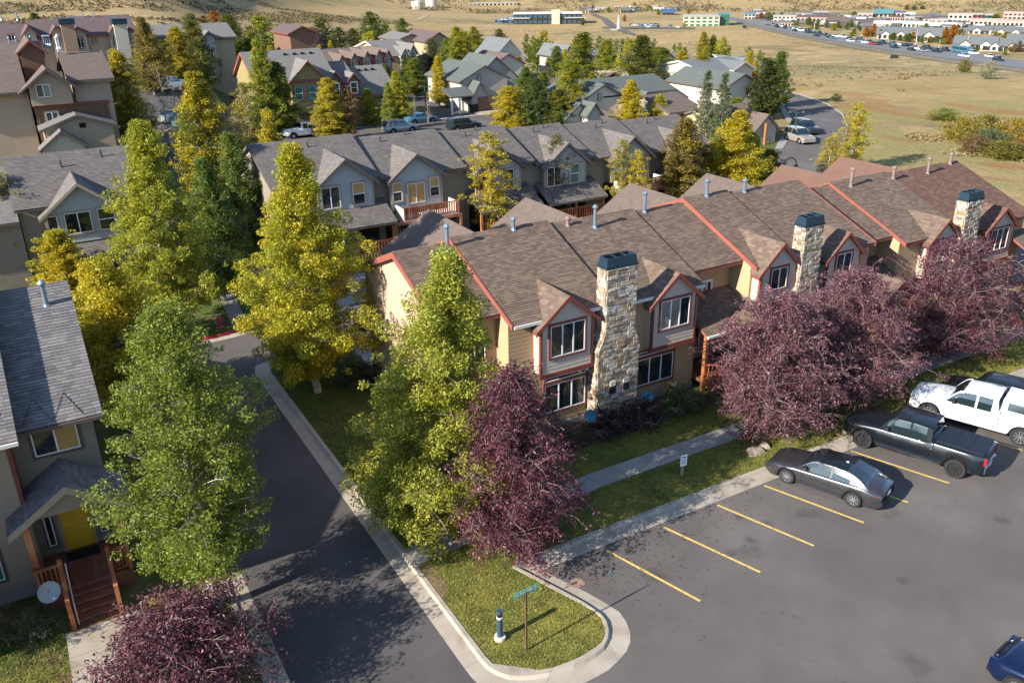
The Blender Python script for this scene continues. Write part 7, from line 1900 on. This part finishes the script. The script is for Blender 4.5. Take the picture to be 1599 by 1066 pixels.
def lamp(px, py, pt, lab, hoop=False):
    b = gp(px, py); h = at_dist_z(px, pt, b) - b.z
    R = Root("street_lamp", lab, "street lamp", tuple(b), rad(-40), world=False)
    R.part("pole", MB().tube([(0, 0, 0), (0, 0, .5), (0, 0, h)], [.16, .1, .07], 8), POLE)
    if hoop:
        pts = [(.55 - .55 * math.cos(t), 0, h + .5 * math.sin(t) * 1.3) for t in [math.pi * k / 8 for k in range(9)]]
        R.part("arm", MB().tube(pts, [.05] * 9, 6), POLE); R.part("lamp_head", MB().tube([(1.1, 0, h - .0), (1.1, 0, h - .2)], [.06, .28], 8), POLE)
    else:
        for s in (-1, 1):
            R.part("arm", MB().bar((0, 0, h - .3), (s * .8, 0, h), .06, .06), POLE); R.part("lamp_head", MB().tube([(s * .8, 0, h + .02), (s * .8, 0, h - .25)], [.08, .22], 8), POLE)
lamp(1240, 216, 173, "dark green double headed street lamp on the corner of the curved road")
lamp(1222, 287, 256, "dark hooped street lamp above the row's far ridge", True)
lamp(665, 172, 134, "thin dark street lamp beside the side street's mouth")
# small park sign near the curved road
# ---------------------------------------------------------------- near things
SGN = Root("street_sign", "green street name sign reading LILLEHAMMER LN on a thin rusty post, on the corner lawn", "street sign", (11.03, 18.56, .1), 0, world=False)
SGN.part("post", MB().box(-.028, .028, -.028, .028, 0, 2.4), RUST)
sa = rad(4)
bl = MB(); bl.box(-.46, .46, -.012, .012, 2.28, 2.5)
for ox, oy in ((-.46, 0),): pass
blade = SGN.part("sign_blade", bl, GRN); 
br = SGN.part("border", MB().box(-.455, .455, -.0145, -.0125, 2.288, 2.298).box(-.455, .455, -.0145, -.0125, 2.482, 2.492), WHITE, blade)
cu = bpy.data.curves.new("lettering", 'FONT'); cu.body = "LILLEHAMMER LN"; cu.size = .155; cu.align_x = 'CENTER'; cu.align_y = 'CENTER'; cu.extrude = .002; cu.offset = .0028
tmp = bpy.data.objects.new("tmp_text", cu); COL.objects.link(tmp); bpy.context.view_layer.update()
me = bpy.data.meshes.new_from_object(tmp.evaluated_get(bpy.context.evaluated_depsgraph_get()))
bpy.data.objects.remove(tmp); me.materials.clear(); me.materials.append(WHITE)
xs = [v.co.x for v in me.vertices]; k = .86 / (max(xs) - min(xs)); 
for sgn in (1, -1):
    t = link("lettering", me, blade, (0, -.016 * sgn, 2.39)); t.rotation_euler = (rad(90), 0, 0 if sgn > 0 else math.pi); t.scale = (k, 1.0, 1)
blade.rotation_euler = (0, 0, sa)
BO = Root("light_bollard", "short navy light bollard with silver band, standing on the corner lawn", "bollard", (10.55, 19.46, .1), 0, world=False)
BO.part("footing", MB().tube([(0, 0, -.05), (0, 0, .12)], [.2, .19], 16), CREAM)
BO.part("column", MB().tube([(0, 0, .12), (0, 0, .86)], [.095, .095], 14), BOLL, smooth=False)
BO.part("band", MB().tube([(0, 0, .86), (0, 0, .93)], [.1, .1], 14), WHITE); BO.part("louvre", MB().tube([(0, 0, .93), (0, 0, 1.08)], [.085, .085], 14), DARK); BO.part("cap", MB().tube([(0, 0, 1.07), (0, 0, 1.17)], [.1, .095], 14), BOLL)
PS = Root("parking_notice", "small white notice on a short wooden post in the lawn beside the lot kerb", "sign post", (22.18, 24.01, .1), rad(-8), world=False)
PS.part("post", MB().box(-.055, .055, -.05, .05, 0, .98), mat("weathered_wood", (.28, .22, .16), .9, .25, 6))
b_ = PS.part("notice_board", MB().box(-.16, .16, -.085, -.055, .52, 1.06), WHITE)
PS.part("notice_print", MB().box(-.11, .11, -.088, -.086, .92, .98).box(-.11, .10, -.088, -.086, .80, .83).box(-.11, .06, -.088, -.086, .72, .75).box(-.11, .09, -.088, -.086, .64, .67), BOLL, b_)
hy = gp(345, 512, .1); HY = Root("fire_hydrant", "pinkish red fire hydrant on the shaded lawn behind the red painted kerb", "hydrant", (8.92, 51.98, .1), 0, world=False)
HY.part("barrel", MB().tube([(0, 0, 0), (0, 0, .06), (0, 0, .07), (0, 0, .52), (0, 0, .55)], [.17, .17, .12, .12, .16], 12), HYD); HY.part("bonnet", MB().tube([(0, 0, .55), (0, 0, .64), (0, 0, .70), (0, 0, .76)], [.15, .13, .07, .03], 12), HYD)
for s in (-1, 1): HY.part("outlet", MB().tube([(s * .1, 0, .42), (s * .22, 0, .42)], [.06, .07], 8), HYD)
HY.part("outlet", MB().tube([(0, -.1, .38), (0, -.22, .38)], [.08, .09], 8), HYD)
MK = Root("marker_flag", "thin pale marker rod standing beside the hydrant", "marker rod", (8.75, 52.3, .1), 0, world=False); MK.part("rod", MB().tube([(0, 0, 0), (-.1, 0, 1.9)], [.015, .012], 5), WHITE)
def rock(x, y, r, lab, seed):
    rnd = random.Random(seed); m = MB(); n, k = 9, 5
    for j in range(k + 1):
        ph = math.pi / 2 * j / k
        for i in range(n):
            t = 2 * math.pi * i / n; q = r * math.cos(ph) * (1 + .22 * math.sin(i * 2.3 + seed) + rnd.uniform(-.1, .1)) + .01
            m.v.append((q * math.cos(t) * 1.25, q * math.sin(t), r * .8 * math.sin(ph) * (1 + rnd.uniform(-.1, .1))))
    for j in range(k):
        for i in range(n): m.f.append((j * n + i, j * n + (i + 1) % n, (j + 1) * n + (i + 1) % n, (j + 1) * n + i)); m.m.append(0)
    thing("rock", m, ROCK, lab, "rock", (x, y, .08))
rock(26.25, 23.75, .34, "tan landscape rock at the foot of the wide purple tree", 2)
rock(27.0, 23.9, .28, "flatter brown rock right of the tan landscape rock", 5)
bn = Root("trash_bin", "black wheeled bin by the left end wall of the tan row", "bin", (16.2, 46.9, .02), rad(10), world=False)
bn.part("tub", MB().hexa([(-.3, -.3, .08), (.3, -.3, .08), (.3, .3, .08), (-.3, .3, .08), (-.37, -.37, 1.0), (.37, -.37, 1.0), (.37, .37, 1.0), (-.37, .37, 1.0)]), RUBBER); bn.part("lid", MB().hexa([(-.39, -.4, 1.0), (.39, -.4, 1.0), (.39, .42, 1.0), (-.39, .42, 1.0), (-.36, -.37, 1.07), (.36, -.37, 1.07), (.36, .42, 1.12), (-.36, .42, 1.12)]), RUBBER)
for s in (-1, 1): bn.part("wheel", MB().tube([(s * .3, .3, .12), (s * .36, .3, .12)], [.12, .12], 10), TYRE)
mb_ = Root("monument_board", "dark red board on two white posts near the brown block's left end", "board", tuple(gp(366, 152)), rad(0), world=False)
mb_.part("board", MB().box(-.9, .9, -.05, .05, 1.6, 3.6), TRIM_RD)
for s in (-1, 1): mb_.part("post", MB().box(s * .6 - .08, s * .6 + .08, -.08, .08, 0, 1.6), WHITE)
gb = Root("trash_bin", "pair-side dark bin on the grey green house's driveway", "bin", (61.8, 118.6, .1), 0, world=False); gb.o['label'] = "dark bins against the garage of the grey green house"; gb.part("tub", MB().box(-.7, .7, -.35, .35, 0, 1.05), RUBBER); gb.part("lid", MB().box(-.72, .72, -.37, .37, 1.05, 1.12), RUBBER)
# paper scrap
thing("paper_scrap", MB().box(-.06, .05, -.04, .05, 0, .01).box(-.02, .07, .02, .07, .01, .02), P_BLUE, "tiny blue scrap of litter lying in the empty first bay", "litter", (15.75, 20.4, .012))

# ---------------------------------------------------------------- grass, fallen leaves, brush (stuff)
def scatter(name, pts, size, mt, seed, upb=0.0, asp=.5, z=None, kindname=None):
    rng = np.random.default_rng(seed); me = leaves_mesh(name, pts, size, rng, asp=asp, upb=upb, mt=mt); return link(name, me, kind="stuff")
def blades(name, regions, n, h, mt, seed):
    rng = np.random.default_rng(seed); P = []
    tot = sum((a1 - a0) * (b1 - b0) for a0, a1, b0, b1, _ in regions)
    for a0, a1, b0, b1, z in regions:
        k = int(n * (a1 - a0) * (b1 - b0) / tot); x = rng.uniform(a0, a1, k); y = rng.uniform(b0, b1, k)
        P.append(np.stack([x, y, np.full(k, z)], 1))
    P = np.concatenate(P)
    def inside(p):
        x, y = p[:, 0], p[:, 1]
        ok = np.ones(len(p), bool)
        isl = (x > 9.76) & (y < 22.75)
        ins = np.array([pip(a, b, ISL) for a, b in p[isl][:, :2]]); ok[isl] = ins
        near = (x > 9.8) & (y > 24.0) & (y < 26.6)
        yc = np.where(x < 18.6, 24.9 + (x - 9.76) * .0792, 25.62 + (x - 18.6) * .0025)
        ok &= ~(near & (np.abs(y - yc) < .56))
        ok &= ~((x > -1.9) & (x < .45) & (y < 27.3))
        ok &= ~((x < -1.8) & (y > 20.25) & (y < 21.55))
        return ok
    P = P[inside(P)]; N = len(P); hh = h * rng.uniform(.5, 1.3, N); a = rng.uniform(0, 6.28, N); w = .014
    V = np.empty((N, 3, 3)); dx, dy = np.cos(a) * w, np.sin(a) * w; l = rng.normal(size=(N, 2)) * .035
    V[:, 0] = P - np.stack([dx, dy, np.zeros(N)], 1); V[:, 1] = P + np.stack([dx, dy, np.zeros(N)], 1); V[:, 2] = P + np.stack([l[:, 0], l[:, 1], hh], 1)
    me = bpy.data.meshes.new(name); me.vertices.add(3 * N); me.vertices.foreach_set("co", V.reshape(-1)); me.loops.add(3 * N); me.loops.foreach_set("vertex_index", np.arange(3 * N, dtype=np.int32))
    me.polygons.add(N); me.polygons.foreach_set("loop_start", np.arange(0, 3 * N, 3, dtype=np.int32)); me.materials.append(mt); me.update(calc_edges=True)
    return link(name, me, kind="stuff")
def pip(x, y, poly):
    c = False; j = len(poly) - 1
    for i in range(len(poly)):
        xi, yi = poly[i]; xj, yj = poly[j]
        if (yi > y) != (yj > y) and x < (xj - xi) * (y - yi) / (yj - yi) + xi: c = not c
        j = i
    return c
ISL = [(9.78, 23)] + [(x, y) for x, y in inn] + [(12.9, 22.68), (70, 22.72), (70, 23)]
GRASS = mat("grass_blades", (.15, .155, .028), .9, .45, .8, isl=.45, isl2=(.21, .185, .05), col2=(.085, .11, .02), c2scale=.55, c2lo=.45, c2hi=.6)
blades("grass", [(9.8, 30, 17.4, 28.3, .1), (-6, 3.2, 19, 27.5, .1), (30, 46, 22.7, 27.6, .1)], 230000, .05, GRASS, 3)
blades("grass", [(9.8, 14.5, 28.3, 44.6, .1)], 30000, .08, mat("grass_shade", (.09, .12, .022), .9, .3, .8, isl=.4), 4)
rng = np.random.default_rng(9)
k = 800; x = 13.5 + rng.gamma(1.6, 3.2, k); y = 21.7 - rng.gamma(1.3, .95, k); ok = (x < 40) & (y > 13) & (x > 13.9 + (21.7 - y) * .35)
scatter("fallen_leaves", np.stack([x[ok], y[ok], np.full(ok.sum(), .03)], 1), .06, mat("fallen_leaf", (.07, .032, .028), .9, .2, 3, isl=.5), 9, upb=4.0)
k = 600; x = rng.uniform(9.9, 30, k); y = rng.uniform(19, 30, k)
ok = np.array([pip(a, b, [(9.8, 31)] + ISL[1:-1] + [(70, 31)]) for a, b in zip(x, y)])
scatter("fallen_leaves", np.stack([x[ok], y[ok], np.full(ok.sum(), .17)], 1), .09, mat("fallen_leaf_yellow", (.38, .26, .05), .9, .2, 3, isl=.4), 10, upb=2.0)
# sagebrush on slopes
def brush(name, n, az0, az1, r0, r1, size, mt, seed, per=9, dens=None):
    rng = np.random.default_rng(seed); P = []; cnt = 0
    while cnt < n:
        az = rad(rng.uniform(az0, az1)); r = math.sqrt(rng.uniform(r0 * r0, r1 * r1)); x, y = r * math.sin(az), r * math.cos(az)
        if mn.noise(Vector((x / 55, y / 55, 9))) + .35 * mn.noise(Vector((x / 14, y / 14, 2))) < (dens if dens is not None else -.05): 
            cnt += .34; continue
        z = terr(x, y); s = size * (1 + r / 700) * rng.uniform(.6, 1.3); c = np.array([x, y, z + s * .35])
        P.append(c + rng.normal(size=(per, 3)) * np.array([.5, .5, .25]) * s); cnt += 1
    P = np.concatenate(P); me = leaves_mesh(name, P, size * .95, rng, asp=.9, upb=.6, mt=mt); return link(name, me, kind="stuff")
SAGE = mat("sagebrush_leaf", (.135, .105, .05), .95, .2, .1, isl=.4); SAGE2 = mat("dry_brush_leaf", (.24, .18, .08), .95, .2, .1, isl=.35)
brush("sagebrush", 15000, -8, 24, 150, 640, .72, SAGE, 21, per=7)
brush("sagebrush", 8000, 24, 64, 165, 620, .30, SAGE, 22, dens=.05, per=5)
brush("hillside_brush", 9000, 18, 64, 820, 1300, 1.5, SAGE, 24, dens=-.1, per=6)
brush("dry_brush", 2600, 53.5, 66, 110, 200, .26, SAGE2, 23, dens=.0)
